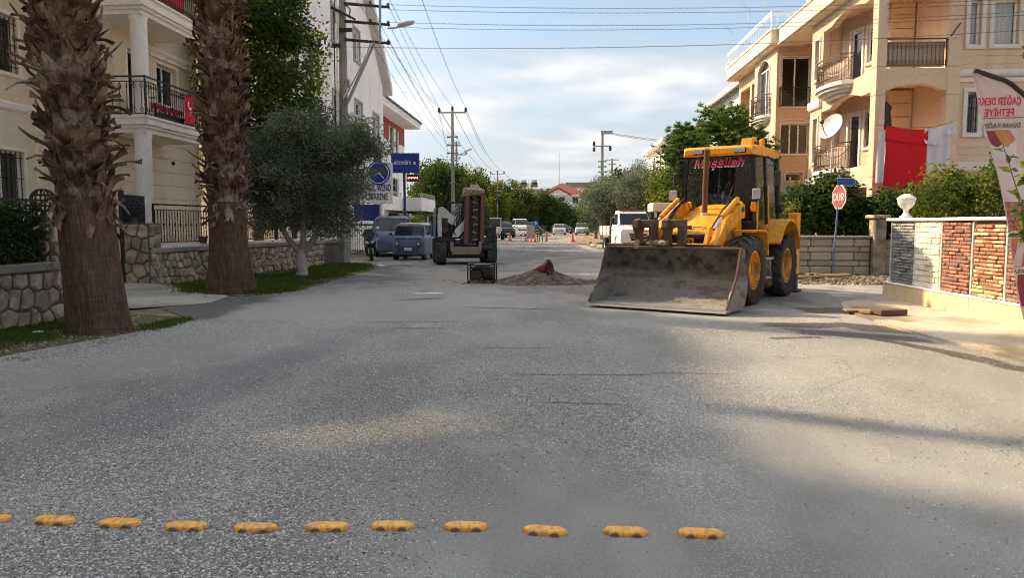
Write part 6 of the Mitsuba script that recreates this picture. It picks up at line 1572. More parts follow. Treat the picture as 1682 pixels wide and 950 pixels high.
TB = lambda name, m, b, parent=TR, smooth=False: TP(name, xf(m, t=[.30, 0, 0]), b, parent, smooth)     # the boom sits right of the middle
# boom with digging chain
BM = TB('boom', cat([hull([(-.42, -.42, .78), (-.28, -.42, .78), (-.42, -.20, .78), (-.28, -.20, .78), (-.30, -.10, 2.70), (-.16, -.10, 2.70), (-.30, .14, 2.70), (-.16, .14, 2.70)]), hull([(.18, -.42, .78), (.32, -.42, .78), (.18, -.20, .78), (.32, -.20, .78), (.26, -.10, 2.70), (.40, -.10, 2.70), (.26, .14, 2.70), (.40, .14, 2.70)]), cbx(-.24, .36, -.12, .0, 2.52, 2.66, .02)]), 'm_chain_rust')
TB('boom_core', hull([(-.34, -.16, .78), (.24, -.16, .78), (-.22, .16, 2.6), (.32, .16, 2.6), (-.34, -.10, .78), (.24, -.10, .78), (-.22, .20, 2.6), (.32, .20, 2.6)]), 'm_iron', BM)
TB('boom_hood', cat([hull([(-.44, -.16, 2.50), (-.22, -.16, 2.62), (-.44, .32, 2.42), (-.20, .32, 2.5), (-.30, -.18, 2.76), (.40, -.18, 2.74), (-.34, .25, 2.86), (.30, .25, 2.84), (.40, -.16, 2.64), (.46, .3, 2.6)]), hull([(-.10, .1, 2.80), (.28, .1, 2.80), (-.06, .4, 2.98), (.22, .4, 2.98), (-.10, .5, 2.8), (.28, .5, 2.8)])]), 'm_trench_tan', BM)
TB('hood_flap', cat([hull([(.40, -.16, 2.70), (.56, .05, 2.42), (.52, .3, 2.5), (.42, .3, 2.74), (.55, .1, 2.40)]), hull([(-.46, -.1, 2.60), (-.56, .1, 2.30), (-.5, .3, 2.4), (-.44, .3, 2.6), (-.56, .15, 2.28)])]), 'm_brown_steel', BM)
TB('gearbox', cat([cyl((-.52, -.2, .95), (-.30, -.2, .95), .16), cbx(-.75, -.42, -.25, .05, .72, .92, .03), cbx(.32, .62, -.28, .0, .70, .88, .03), tube([(.5, -.2, 1.3), (.62, -.1, 1.6), (.45, .0, 1.9)], .03, 6), tube([(-.5, -.1, 1.0), (-.62, 0, 1.35), (-.45, .2, 1.7), (-.42, .1, 2.2)], .025, 6)]), 'm_iron')
for k in range(18):
    q = k / 17; z = .92 + 1.55 * q; y = -.33 + .30 * q; x = -.02 + .06 * q
    TB('chain_link', cat([cbx(x - .07, x + .07, y - .03, y + .03, z - .035, z + .035, .01), cbx(x + (-.10 if k % 2 else .03), x + (-.03 if k % 2 else .10), y - .12, y - .02, z - .02, z + .045, .012)]), 'm_brown_steel' if k % 3 else 'm_trench_tan', BM)
TP('bonnet', hull([(-1.0, .1, 1.70), (-1.0, .1, 2.10), (-.84, .1, 2.14), (-.34, .2, 1.74), (-.34, .2, 1.42), (-.98, .7, 1.72), (-.34, .7, 1.45), (-.9, .7, 2.06)]), 'm_trench_white')
TP('corner_post', cbx(-1.02, -.88, .05, .2, 1.0, 1.75, .02), 'm_trench_white')
TP('side_plate', hull([(-.52, -.24, 1.02), (-.42, -.24, 1.30), (-.02, -.20, 1.70), (-.02, -.20, 1.36), (-.30, -.24, 1.02), (-.5, .1, 1.05), (-.02, .1, 1.6)]), 'm_trench_white')
TP('bonnet_grille', cbx(-.92, -.66, .06, .10, 1.45, 1.72, .01), 'm_iron')
TP('sump', cat([cbx(-.74, .74, -.18, 1.8, .24, .60, .06), cbx(-.74, -.40, -.2, .1, .55, .98, .03), cbx(.40, .76, -.2, .3, .5, .98, .03)]), 'm_iron')
TP('spoil_auger', cat([cyl((.52, -.36, .62), (.95, -.36, .62), .13, n=12), cbx(.55, 1.1, -.3, -.2, .6, .7, .01)]), 'm_black')
TP('guard', cat([cbx(.55, 1.1, -.3, -.2, 1.3, 1.4, .01), cbx(.72, 1.06, -.28, -.2, 1.0, 1.42, .02)]), 'm_black')
TP('hose', cat([tube([(-.35, -.2, 1.0), (-.55, -.3, 1.35), (-.35, -.2, 1.75), (-.15, -.1, 2.0)], .02, 6), tube([(.75, -.2, .95), (.85, -.3, 1.3), (.72, -.1, 1.7), (.65, 0, 2.1)], .02, 6)]), 'm_black')
# ------------------------------------------------------------------ road vehicles
def vframe(x, y, heading, z=0.0):
    """local X forward, Y left, Z up; heading: angle of the forward direction"""
    return loader_frame((x, y), heading)


def wheels(V, M, pts, R, W, rim='m_steel'):
    for x, y in pts:
        s = 1 if y > 0 else -1
        w = put('wheel', xf(xf(lathe([(R * .6, -W / 2), (R * .94, -W / 2), (R, -W * .35), (R, W * .35), (R * .94, W / 2), (R * .6, W / 2)], 24, 'y'), t=[x, y, R]), M), 'm_tyre', V, smooth=35)
        m = lathe([(R * .64, W * .40), (R * .55, W * .30), (R * .2, W * .38), (0, W * .40)], 16, 'y')
        put('rim', xf(xf(m if s > 0 else mirror(m), t=[x, y, R]), M), rim, w, smooth=35)


def shell(secs):
    """car body from cross sections: (X, half width, z bottom, z shoulder, z top, inset at top)"""
    R_ = []
    for X, w, z0, zs, z1, ins in secs:
        R_.append([(X, -w * .94, z0), (X, -w, z0 + .12 * (zs - z0)), (X, -w, zs - .06), (X, -w + .03, zs), (X, -w + ins, z1 - .05), (X, -w + ins + .08, z1), (X, w - ins - .08, z1), (X, w - ins, z1 - .05), (X, w - .03, zs), (X, w, zs - .06), (X, w, z0 + .12 * (zs - z0)), (X, w * .94, z0)])
    return loft(np.array(R_))


# small blue electric two seater, front view
mat('m_car_blue', [.095, .135, .225], rough=.42, clearcoat=.3)
mat('m_car_blue_dark', [.055, .075, .13], rough=.5)
CA = thing('parked_car', 'tiny boxy matt blue city car with round headlights parked facing the camera', 'car')
V = vframe(-5.95, 31.5, -PI / 2 - .05)
P_ = lambda n, m, b, parent=CA, smooth=False: put(n, xf(m, V), b, parent, smooth)
body = P_('body', shell([(.02, .60, .30, .62, .70, .12), (-.01, .66, .24, .75, .90, .08), (-.10, .69, .20, .86, 1.0, .06), (-.24, .70, .20, .92, 1.04, .05), (-1.2, .70, .20, .92, 1.04, .05), (-2.1, .69, .20, .9, 1.0, .06), (-2.25, .64, .28, .8, .92, .08)][::-1]), 'm_car_blue', smooth=32)
P_('cabin', shell([(-.18, .64, .98, 1.02, 1.04, .05), (-.34, .66, .98, 1.06, 1.40, .07), (-.55, .66, .98, 1.06, 1.50, .09), (-1.7, .66, .98, 1.06, 1.51, .09), (-2.1, .64, .98, 1.05, 1.40, .1)][::-1]), 'm_tint_glass', smooth=25)
P_('roof', shell([(-.44, .55, 1.455, 1.475, 1.515, .03), (-.8, .59, 1.475, 1.50, 1.545, .03), (-1.8, .59, 1.475, 1.50, 1.545, .03), (-2.1, .55, 1.42, 1.45, 1.50, .04)][::-1]), mat('m_car_roof', [.42, .44, .47], rough=.2, clearcoat=.6), smooth=30)
P_('pillar', cat([hull([(-.22, s * .655, 1.03), (-.30, s * .675, 1.03), (-.48, s * .57, 1.49), (-.58, s * .59, 1.49), (-.22, s * .60, 1.03), (-.48, s * .53, 1.49)]) for s in (-1, 1)]), 'm_car_blue')
P_('windscreen', hull([(-.205, -.58, 1.05), (-.205, .58, 1.05), (-.455, .50, 1.46), (-.455, -.50, 1.46), (-.215, -.58, 1.05), (-.215, .58, 1.05), (-.465, .50, 1.46), (-.465, -.50, 1.46)]), 'm_tint_glass')
P_('bonnet_strip', cat([cbx(-.035, .012, -.55, .55, .865, .93, .015)]), 'm_car_blue_dark', body); P_('badge', cat([cbx(-.03, .02, -.03, .03, .87, .92, .01)]), 'm_steel', body)
P_('sidelight', cat([cbx(-.04, .015, s * .56 - .04, s * .56 + .04, .875, .925, .01) for s in (-1, 1)]), 'm_lamp', body)
for s in (-1, 1):
    h_ = P_('headlight', xf(lathe([(0, .05), (.075, .05), (.10, .035), (.115, .0), (.10, -.05)], 20, 'x'), t=[.0, s * .46, .68]), 'm_black', body)
    P_('lens', xf(lathe([(.078, .04), (.07, .056), (0, .064)], 20, 'x'), t=[.0, s * .46, .68]), 'm_lamp', h_)
P_('bumper_panel', hull([(.03, -.42, .52), (.03, .42, .52), (.03, -.50, .30), (.03, .50, .30), (.0, -.42, .53), (.0, .42, .53), (.0, -.5, .29), (.0, .5, .29)]), 'm_car_blue_dark', body)
P_('grille_line', cbx(.0, .045, -.46, .46, .535, .55, .004), 'm_black', body)
np_ = P_('number_plate', cbx(.03, .045, -.16, .16, .40, .53, .008), 'm_white_paint', body)
put('lettering', xf(cat([bx(-.11 + .06 * k, -.075 + .06 * k, -.03, .03, 0, .003) for k in range(4)]), V @ frame([.045, 0, .465], [0, 1, 0], [0, 0, 1])), 'm_grey', body)
P_('skirt', cat([cbx(-.2, .01, -.6, .6, .17, .26, .03)]), 'm_black', body)
P_('mirror', cat([cbx(-.34, -.24, s * .80 - .06, s * .80 + .06, 1.03, 1.14, .03) for s in (-1, 1)] + [tube([(-.28, s * .68, 1.02), (-.28, s * .8, 1.06)], .015, 5) for s in (-1, 1)]), 'm_black', body)
wheels(CA, V, [(-.38, .60), (-.38, -.60), (-2.0, .60), (-2.0, -.60)], .27, .16)
# blue van behind it
VN = thing('parked_van', 'blue van parked behind the tiny blue car', 'van')
V = vframe(-7.1, 34.4, -PI / 2 + .25)
P_ = lambda n, m, b, parent=VN, smooth=False: put(n, xf(m, V), b, parent, smooth)
body = P_('body', shell([(.0, .78, .30, .75, .85, .1), (-.15, .88, .25, .95, 1.05, .06), (-.9, .92, .22, 1.05, 1.22, .05), (-4.0, .92, .22, 1.05, 1.22, .05), (-4.3, .88, .3, 1.0, 1.15, .06)][::-1]), 'm_car_blue', smooth=32)
P_('cabin', shell([(-.75, .86, 1.10, 1.2, 1.22, .05), (-1.35, .86, 1.10, 1.25, 1.72, .12), (-2.0, .86, 1.10, 1.25, 1.82, .12), (-3.8, .86, 1.1, 1.25, 1.82, .12), (-4.2, .85, 1.1, 1.22, 1.7, .12)][::-1]), 'm_dark_glass', smooth=25)
P_('roof', shell([(-1.35, .74, 1.70, 1.72, 1.78, .04), (-2.0, .76, 1.80, 1.82, 1.88, .04), (-3.9, .76, 1.80, 1.82, 1.88, .04), (-4.25, .74, 1.66, 1.68, 1.72, .04)][::-1]), 'm_car_blue', smooth=30)
P_('pillar', cat([post(x0, 1.15, x1, 1.80, s * .905, s * .76, .05) for s in (-1, 1) for x0, x1 in ((-.95, -1.45), (-2.3, -2.3), (-3.3, -3.3), (-4.2, -4.1))]), 'm_car_blue')
P_('headlight', cat([cbx(-.16, -.02, s * .70 - .14, s * .70 + .14, .72, .88, .03) for s in (-1, 1)]), 'm_lamp', body)
P_('sill', cat([cbx(-3.9, -.6, s * .93 - .02, s * .93 + .02, .24, .36, .02) for s in (-1, 1)]), 'm_pale_grey', body)
for s in (-1, 1):
    for x in (-1.0, -2.2, -3.3): P_('door_seam', bx(x - .008, x + .008, s * .922 - .004, s * .922 + .004, .35, 1.05), 'm_black', body)
wheels(VN, V, [(-.85, .80), (-.85, -.80), (-3.5, .80), (-3.5, -.80)], .32, .2)
# black scooter
SC = thing('scooter', 'black maxi scooter with top case leaning beside the stone wall end', 'scooter')
V = vframe(-7.25, 30.6, -PI / 2 + .25)
lean = np.eye(4); lean[:3, :3] = [[1, 0, 0], [0, math.cos(.09), -math.sin(.09)], [0, math.sin(.09), math.cos(.09)]]; V = V @ lean
P_ = lambda n, m, b, parent=SC, smooth=False: put(n, xf(m, V), b, parent, smooth)
for x in (0, -1.35):
    w = P_('wheel', xf(lathe([(.20, -.06), (.25, -.065), (.29, -.03), (.29, .03), (.25, .065), (.20, .06), (.20, -.06)], 24, 'y'), t=[x, 0, .29]), 'm_tyre', smooth=35)
    P_('rim', cat([xf(lathe([(.20, -.03), (.205, 0), (.20, .03)], 20, 'y'), t=[x, 0, .29]), cyl((x, -.06, .29), (x, .06, .29), .05)] + [xf(bx(-.02, .02, -.015, .015, .03, .2), ry=k * 2 * PI / 5, t=[x, 0, .29]) for k in range(5)]), 'm_iron', w)
P_('fork', cat([tube([(0, s * .09, .29), (-.16, s * .09, .72), (-.26, s * .05, 1.0)], .022, 6) for s in (-1, 1)]), 'm_steel')
fr = P_('fairing', shell([(-.02, .08, .62, .72, .78, .02), (-.10, .20, .50, .80, .92, .05), (-.26, .25, .42, .86, 1.06, .08), (-.40, .24, .36, .82, 1.02, .1), (-.46, .18, .34, .6, .8, .1)][::-1]), 'm_black_gloss', smooth=35)
P_('mudguard', xf(lathe([(.31, -.07), (.33, 0), (.31, .07)], 14, 'y', -2.6, -.3), t=[0, 0, .29]), 'm_black_gloss', fr)
P_('headlight', cat([hull([(.0, s * .04, .72), (-.08, s * .18, .74), (-.10, s * .17, .84), (-.01, s * .04, .80), (-.05, s * .1, .72), (-.12, s * .18, .80)]) for s in (-1, 1)]), 'm_lamp', fr)
P_('windscreen', hull([(-.14, -.14, 1.0), (-.14, .14, 1.0), (-.26, -.10, 1.22), (-.26, .10, 1.22), (-.15, -.14, 1.0), (-.15, .14, 1.0), (-.27, -.10, 1.22), (-.27, .10, 1.22)]), 'm_dark_glass', fr)
P_('handlebar', cat([tube([(-.36, -.36, 1.08), (-.30, -.12, 1.10), (-.30, .12, 1.10), (-.36, .36, 1.08)], .018, 6)] + [tube([(-.30, s * .22, 1.10), (-.26, s * .34, 1.28)], .010, 5) for s in (-1, 1)]), 'm_black')
P_('mirror', cat([xf(ico((0, 0, 0), 1, 2, (.02, .085, .055)), t=[-.26, s * .36, 1.31]) for s in (-1, 1)]), 'm_chrome', smooth=True)
P_('seat', shell([(-.52, .12, .66, .72, .76, .03), (-.75, .17, .68, .78, .82, .04), (-1.1, .17, .72, .84, .88, .04), (-1.5, .12, .78, .9, .94, .03)][::-1]), 'm_black', smooth=30)
P_('tail', shell([(-.40, .20, .22, .34, .38, .03), (-.75, .20, .24, .55, .66, .04), (-1.2, .19, .40, .70, .78, .04), (-1.65, .10, .66, .8, .84, .03)][::-1]), 'm_black_gloss', smooth=30)
P_('side_panel', cat([hull([(-.12, s * .22, .60), (-.26, s * .26, .85), (-.32, s * .26, .55), (-.2, s * .23, .45)]) for s in (-1, 1)]), 'm_pale_grey', fr)
P_('exhaust', tube([(-.9, -.18, .32), (-1.2, -.2, .36), (-1.6, -.2, .48)], .06, 10), 'm_steel', smooth=40)
P_('top_case', shell([(-1.30, .18, .98, 1.1, 1.16, .05), (-1.36, .23, .96, 1.16, 1.28, .05), (-1.62, .24, .96, 1.16, 1.30, .05), (-1.76, .19, .98, 1.12, 1.22, .05)][::-1]), 'm_black', smooth=30)
P_('stand', tube([(-.7, .10, .25), (-.65, .22, .02)], .015, 5), 'm_steel')
# white tipper truck behind the loader
TK = thing('tipper_truck', 'white cab tipper truck with dropside bed parked behind the yellow loader', 'truck')
V = vframe(4.56, 41.4, -PI / 2 + .14)
P_ = lambda n, m, b, parent=TK, smooth=False: put(n, xf(m, V), b, parent, smooth)
mat('m_truck_white', [.78, .78, .78], rough=.3, clearcoat=.4)
cabm = P_('cab', shell([(.0, .80, .45, .95, 1.02, .06), (-.06, .92, .38, 1.12, 1.22, .06), (-.55, .98, .34, 1.32, 1.42, .05), (-.78, .99, .34, 1.36, 1.50, .05), (-2.1, .99, .34, 1.36, 1.52, .05)][::-1]), 'm_truck_white', smooth=32)
P_('cab_top', shell([(-.62, .93, 1.40, 1.44, 1.46, .05), (-1.15, .93, 1.40, 1.50, 2.10, .14), (-1.5, .93, 1.40, 1.50, 2.24, .14), (-2.05, .93, 1.40, 1.50, 2.24, .14)][::-1]), 'm_truck_white', smooth=25)
P_('windscreen', hull([(-.60, -.82, 1.47), (-.60, .82, 1.47), (-1.10, .76, 2.06), (-1.10, -.76, 2.06), (-.62, -.82, 1.47), (-.62, .82, 1.47), (-1.12, .76, 2.06), (-1.12, -.76, 2.06)]), 'm_tint_glass', cabm)
for s in (-1, 1):
    P_('door_window', hull([(-.95, s * .945, 1.45), (-1.95, s * .945, 1.45), (-1.95, s * .82, 2.05), (-1.32, s * .82, 2.05), (-.95, s * .93, 1.45), (-1.95, s * .93, 1.45)]), 'm_tint_glass', cabm)
    P_('headlight', hull([(-.02, s * .60, .92), (-.12, s * .93, .98), (-.30, s * .96, 1.16), (-.08, s * .70, 1.13), (-.0, s * .62, 1.05), (-.1, s * .92, .94)]), 'm_lamp', cabm)
    P_('mirror', cat([cbx(-.86, -.76, s * 1.18 - .08, s * 1.18 + .08, 1.5, 1.85, .03), tube([(-.82, s * .96, 1.55), (-.82, s * 1.15, 1.6)], .02, 5)]), 'm_black', cabm)
    P_('wheel_arch', xf(lathe([(.44, s * .10 - .01), (.44, s * .10 + .01), (.36, s * .1 + .01), (.36, s * .1 - .01), (.44, s * .1 - .01)], 16, 'y', -PI, 0), t=[-.72, s * .90, .42]), 'm_black', cabm)
    P_('door_handle', cbx(-1.9, -1.72, s * .99 - .02, s * .99 + .02, 1.12, 1.17, .01), 'm_black', cabm)
    for x in (-.95, -2.0): P_('door_seam', bx(x - .008, x + .008, s * .992 - .004, s * .992 + .004, .45, 1.4), 'm_black', cabm)
P_('grille', cat([hull([(.015, -.48, 1.0), (.015, .48, 1.0), (.015, -.36, .62), (.015, .36, .62), (-.03, -.48, 1.0), (-.03, .48, 1.0), (-.03, -.36, .6), (-.03, .36, .6)]), cbx(-.1, .03, -.85, .85, .36, .50, .03)]), 'm_black', cabm)
P_('grille_bar', cat([cbx(.015, .03, -.42, .42, z, z + .03, .008) for z in (.72, .82, .92)]), 'm_grey', cabm)
P_('badge', xf(lathe([(0, .036), (.10, .034), (.11, .02)], 20, 'x'), s=np.array([1, 1.3, .6]), t=[.0, 0, .86]), 'm_steel', cabm)
P_('bonnet_vent', cat([cbx(-.42, -.38, -.35, .35, 1.385, 1.405, .01)]), 'm_black', cabm)
P_('headboard', cat([cbx(-2.2, -2.14, s * .98 - .05, s * .98 + .05, .9, 2.35, .02) for s in (-1, 1)] + [cbx(-2.2, -2.14, -1.0, 1.0, 2.26, 2.34, .02)]), 'm_black', cabm); P_('roof_light', cbx(-1.55, -1.35, -.75, .75, 2.245, 2.285, .01), 'm_red_trim', cabm)
bd_ = P_('load_bed', cat([cbx(-5.2, -2.25, -1.02, 1.02, .85, .97, .02)] + [cbx(-5.2, -2.25, s * 1.02 - .02, s * 1.02 + .02, .97, 1.38, .02) for s in (-1, 1)] + [cbx(-2.29, -2.25, -1.02, 1.02, .97, 1.9, .02), cbx(-5.2, -5.16, -1.02, 1.02, .97, 1.38, .02)]), 'm_pale_grey')
P_('bed_rib', cat([cbx(x - .03, x + .03, s * 1.05 - .02, s * 1.05 + .02, .88, 1.38, .01) for s in (-1, 1) for x in (-2.3, -3.2, -4.2, -5.15)]), 'm_grey', bd_)
wheels(TK, V, [(-.72, .84), (-.72, -.84), (-4.2, .84), (-4.2, -.84)], .36, .22)
# kiosk behind
KI = thing('kiosk', 'small kiosk with flat beige roof and dark opening behind the loader cab', 'kiosk')
put('roof', cbx(5.55, 7.9, 43.2, 45.5, 2.2, 2.68, .03), 'm_parapet', KI)
put('post', cat([bx(x, x + .1, 43.4, 43.5, 0, 2.2) for x in (5.7, 7.7)]), 'm_trim', KI); put('back_wall', cat([bx(5.7, 7.8, 45.2, 45.3, 0, 2.2), bx(5.7, 7.8, 43.5, 43.6, 0, .9)]), 'm_iron', KI)


def far_car(name, label, category, x, y, hd, L, W, Hh, paint, kind='hatch', plate=True, lamp='m_lamp'):
    C_ = thing(name, label, category); V = vframe(x, y, hd); q = lambda n, m, b, parent=C_, smooth=False: put(n, xf(m, V), b, parent, smooth)
    s = Hh / 1.5; w = W / 2
    bl = 1.05 if kind != 'van' else .6
    b = q('body', shell([(.0, w * .82, .35, .62 * s, .70 * s, .08), (-.12, w * .95, .26, .78 * s, .86 * s, .06), (-bl, w, .24, .90 * s, 1.0 * s, .05), (-L + .5, w, .24, .90 * s, 1.0 * s, .05), (-L, w * .9, .36, .85 * s, .95 * s, .07)][::-1]), paint, smooth=32)
    rx = -L + (.25 if kind != 'pickup' else 2.0)
    q('cabin', shell([(-bl + .1, w * .93, .94 * s, .99 * s, 1.0 * s, .05), (-bl - .65, w * .93, .94 * s, 1.02 * s, 1.42 * s, .14), (-bl - 1.0, w * .93, .94 * s, 1.02 * s, 1.49 * s, .14), (rx - .3 + .3, w * .93, .94 * s, 1.02 * s, 1.46 * s, .14), (rx, w * .9, .94 * s, 1.0 * s, 1.1 * s, .1)][::-1]), 'm_dark_glass', smooth=25)
    q('roof', shell([(-bl - .75, w * .76, 1.43 * s, 1.45 * s, 1.48 * s, .04), (-bl - 1.1, w * .78, 1.48 * s, 1.5 * s, 1.53 * s, .04), (rx + .25, w * .78, 1.46 * s, 1.48 * s, 1.52 * s, .04)][::-1]), paint, smooth=30)
    q('headlight', cat([cbx(-.16, -.01, e * w * .72 - .14, e * w * .72 + .14, .62 * s, .75 * s, .03) for e in (-1, 1)]), lamp, b)
    q('grille', cbx(-.05, .02, -w * .5, w * .5, .52 * s, .64 * s, .01), 'm_black', b); q('bumper', cbx(-.2, .05, -w * .9, w * .9, .28, .46, .04), 'm_black' if kind == 'pickup' else paint, b)
    if plate: q('number_plate', cbx(.05, .06, -.26, .26, .42, .53, .005), 'm_white_paint', b)
    q('mirror', cat([cbx(-bl - .35, -bl - .2, e * (w + .1) - .08, e * (w + .1) + .08, .95 * s, 1.1 * s, .03) for e in (-1, 1)]), 'm_black', b)
    wheels(C_, V, [(-.8, w * .86), (-.8, -w * .86), (-L + .8, w * .86), (-L + .8, -w * .86)], .32, .2)
    return C_


mat('m_silver', [.48, .48, .47], rough=.35, metal=.3); mat('m_dark_paint', [.03, .035, .04], rough=.3); mat('m_beige_paint', [.50, .48, .44], rough=.4)
far_car('parked_pickup', 'dark pickup with shiny bonnet parked on the left below the yellow lit trees', 'pickup', -4.8, 83, -PI / 2 + .3, 5.0, 1.9, 1.75, 'm_dark_paint', 'pickup')
far_car('parked_van', 'white van parked beside the dark pickup on the far left', 'van', -3.6, 92, -PI / 2 + .15, 4.6, 1.9, 2.1, 'm_white_paint', 'van')
far_car('parked_car', 'dark car half hidden behind the road works sign', 'car', -1.9, 96, -PI / 2 + .4, 4.5, 1.8, 1.7, 'm_dark_paint', 'hatch')
far_car('moving_car', 'silver car coming towards the camera in the far middle of the road', 'car', .95, 103, -PI / 2, 4.2, 1.75, 1.5, 'm_silver')
far_car('parked_car', 'small dark car behind the silver car at the end of the road', 'car', 2.6, 118, -PI / 2 + .5, 4.2, 1.75, 1.45, 'm_dark_paint')
far_car('parked_jeep', 'pale beige off road car at the far right end of the road', 'car', 4.0, 103, -PI / 2, 4.3, 1.8, 1.6, 'm_beige_paint', 'pickup')
SKD = thing('skid_loader', 'small white skid steer machine parked behind the trencher', 'loader')
V = vframe(-5.3, 72, -PI / 2 + .1); P_ = lambda n, m, b, parent=SKD, smooth=False: put(n, xf(m, V), b, parent, smooth)
P_('body', cat([cbx(-2.2, -.4, -.6, .6, .5, 1.2, .08), cbx(-.4, 0, -.5, .5, .6, 1.0, .06)]), 'm_trench_white'); P_('cab', cat([post(x, 1.2, x, 2.0, s * .5, s * .5, .04) for x in (-.6, -1.6) for s in (-1, 1)] + [cbx(-1.7, -.5, -.58, .58, 2.0, 2.1, .03)]), 'm_pale_grey')
P_('windscreen', bx(-.6, -.58, -.45, .45, 1.25, 1.98), 'm_tint_glass'); wheels(SKD, V, [(-.5, .7), (-.5, -.7), (-1.7, .7), (-1.7, -.7)], .42, .28)
# ------------------------------------------------------------------ display wall of cladding samples on the right
BW = thing('display_wall', 'garden wall showing panels of grey stone, white block and red and orange brick', 'wall')
XW = 6.75; Y0, Y1 = 15.68, 6.0
MBW = frame([XW, Y0, 0], [0, -1, 0])      # along = distance from the far end
put('core', bx(XW + .02, XW + .35, Y1, Y0, 0, 1.56), 'm_mortar', BW)
for k, (a0, a1) in enumerate(((0, 1.5), (1.5, 3.1), (3.1, 4.8), (4.8, 6.6), (6.6, 9.6))):
    put('plinth_slab', xf(cbx(a0 + .003, a1 - .003, -.02, .325, -.1, .11, .008), MBW), 'm_marble', BW)
put('plinth_end', bx(XW - .11, XW + .4, Y0 - .002, Y0 + .11, -.02, .325), 'm_marble', BW)
put('plinth_ledge', xf(cbx(-.12, 9.65, .325, .35, -.05, .13, .006), MBW), 'm_trim', BW)
put('coping', xf(cbx(-.14, 9.7, 1.555, 1.61, -.42, .09, .012), MBW), 'm_trim', BW)
put('end_face', bx(XW + .0, XW + .36, Y0 - .002, Y0 + .03, .35, 1.56), 'm_grey', BW)
r = np.random.default_rng(301)
tone = {'grey': ([.27, .272, .275], [.22, .222, .225], [.33, .33, .325]), 'white': ([.76, .69, .58], [.70, .62, .50], [.79, .74, .66]), 'red': ([.35, .155, .115], [.27, .15, .12], [.43, .205, .14], [.235, .13, .11]), 'orange': ([.48, .24, .13], [.56, .35, .20], [.40, .18, .105], [.60, .43, .27], [.31, .155, .10])}
for nme, cs in tone.items():
    for i, c in enumerate(cs): mat(f'm_brick_{nme}{i}', stone(i * 3.0 + len(nme), c) if i == 0 else c, rough=.9, spec=.25)
panels = (('grey', 0.05, .98, .058, .30), ('white', 1.03, 1.93, .099, .30), ('red', 2.03, 2.92, .062, .22), ('orange', 3.02, 3.86, .060, .215), ('red', 3.95, 5.2, .062, .22), ('grey', 5.3, 6.6, .07, .3), ('orange', 6.7, 9.4, .09, .33))
for pi_, (kind, a0, a1, h, L) in enumerate(panels):
    P = put('panel', xf(bx(a0, a1, .352, 1.553, -.03, .004), MBW), {'grey': 'm_grey', 'white': 'm_trim', 'red': 'm_mortar', 'orange': 'm_mortar'}[kind], BW)
    z = .36; row = 0
    while z + h < 1.56:
        x = a0 + .006 - (L * .5 if row % 2 else 0) - (r.uniform(0, .1) if kind in ('grey', 'orange') else 0)
        while x < a1:
            l_ = L * (r.uniform(.75, 1.3) if kind in ('grey', 'orange') else r.uniform(.96, 1.04))
            u0, u1 = max(x, a0 + .004), min(x + l_ - .012, a1 - .004)
            if u1 - u0 > .04:
                d = r.uniform(.012, .050) if kind != 'white' else r.uniform(.022, .034)
                m = cbx(u0, u1, z + r.uniform(0, .006), z + h - .010 - r.uniform(0, .006), -.012, d, .006)
                m = (m[0] + np.column_stack([0 * m[0][:, :2], (m[0][:, 0] - u0) * r.uniform(-.03, .03) + r.normal(0, .0015, 24)]), m[1])
                put('brick', xf(m, MBW), f'm_brick_{kind}{r.integers(0, len(tone[kind]))}', P)
            x += l_
        z += h; row += 1
for a in (0.0, 1.005, 1.98, 2.97, 3.905, 5.25, 6.65):
    put('divider', xf(cbx(a - .022, a + .022, .351, 1.554, -.02, .03, .006), MBW), 'm_pale_grey', BW)
FN = thing('stone_urn', 'white turned stone urn finial standing on the far end of the display wall', 'urn')
put('body', xf(lathe([(0, 0), (.115, 0), (.115, .035), (.07, .07), (.045, .12), (.05, .17), (.10, .21), (.15, .28), (.165, .36), (.175, .375), (.175, .395), (.15, .41), (.11, .445), (.05, .475), (0, .48)], 28), t=[6.93, 15.55, 1.61]), 'm_tan_trim', FN, smooth=30)
# pale block wall along the side street
BL = thing('block_wall', 'low wall of long pale chamfered blocks with a coping behind the loader', 'wall')
MBl = frame([0, 22.95, 0], [1, 0, 0])
put('core', bx(6.3, 9.25, 22.98, 23.25, -.05, 1.14), 'm_mortar', BL)
mat('m_block', weathered([.42, .365, .285], [.22, .18, .13], .5, 2.5, 20), rough=.9); mat('m_block_dark', weathered([.34, .29, .22], [.18, .145, .10], .5, 2.5, 20), rough=.9)
z, row = .02, 0
for hh in (.24, .17, .24, .17, .24):
    x = 6.3 - (.3 if row % 2 else 0); k = 0
    while x < 9.2:
        l_ = .62 if hh > .2 else .74
        u0, u1 = max(x, 6.3), min(x + l_, 9.25)
        if u1 - u0 > .06: put('block', xf(cbx(u0 + .008, u1 - .008, z + .007, z + hh - .007, -.05, .035 if hh > .2 else .02, .03), MBl), 'm_block' if (k + row) % 3 else 'm_block_dark', BL)
        x += l_; k += 1
    z += hh; row += 1
put('coping', xf(cbx(6.25, 9.25, 1.085, 1.16, -.33, .09, .015), MBl), 'm_concrete', BL)
PL = thing('stone_pillar', 'tall dark stone pillar at the end of the pale block wall', 'pillar')
put('shaft', cbx(9.28, 9.62, 22.75, 23.2, -.05, 1.66, .03), 'm_stone3', PL); put('cap', cbx(9.20, 9.70, 22.67, 23.28, 1.66, 1.76, .02), 'm_stone2', PL)
W2 = thing('block_wall', 'dark low garden wall between the stone pillar and the display wall', 'wall')
put('core', bx(9.64, 16, 22.98, 23.2, -.05, 1.05), 'm_mortar', W2)
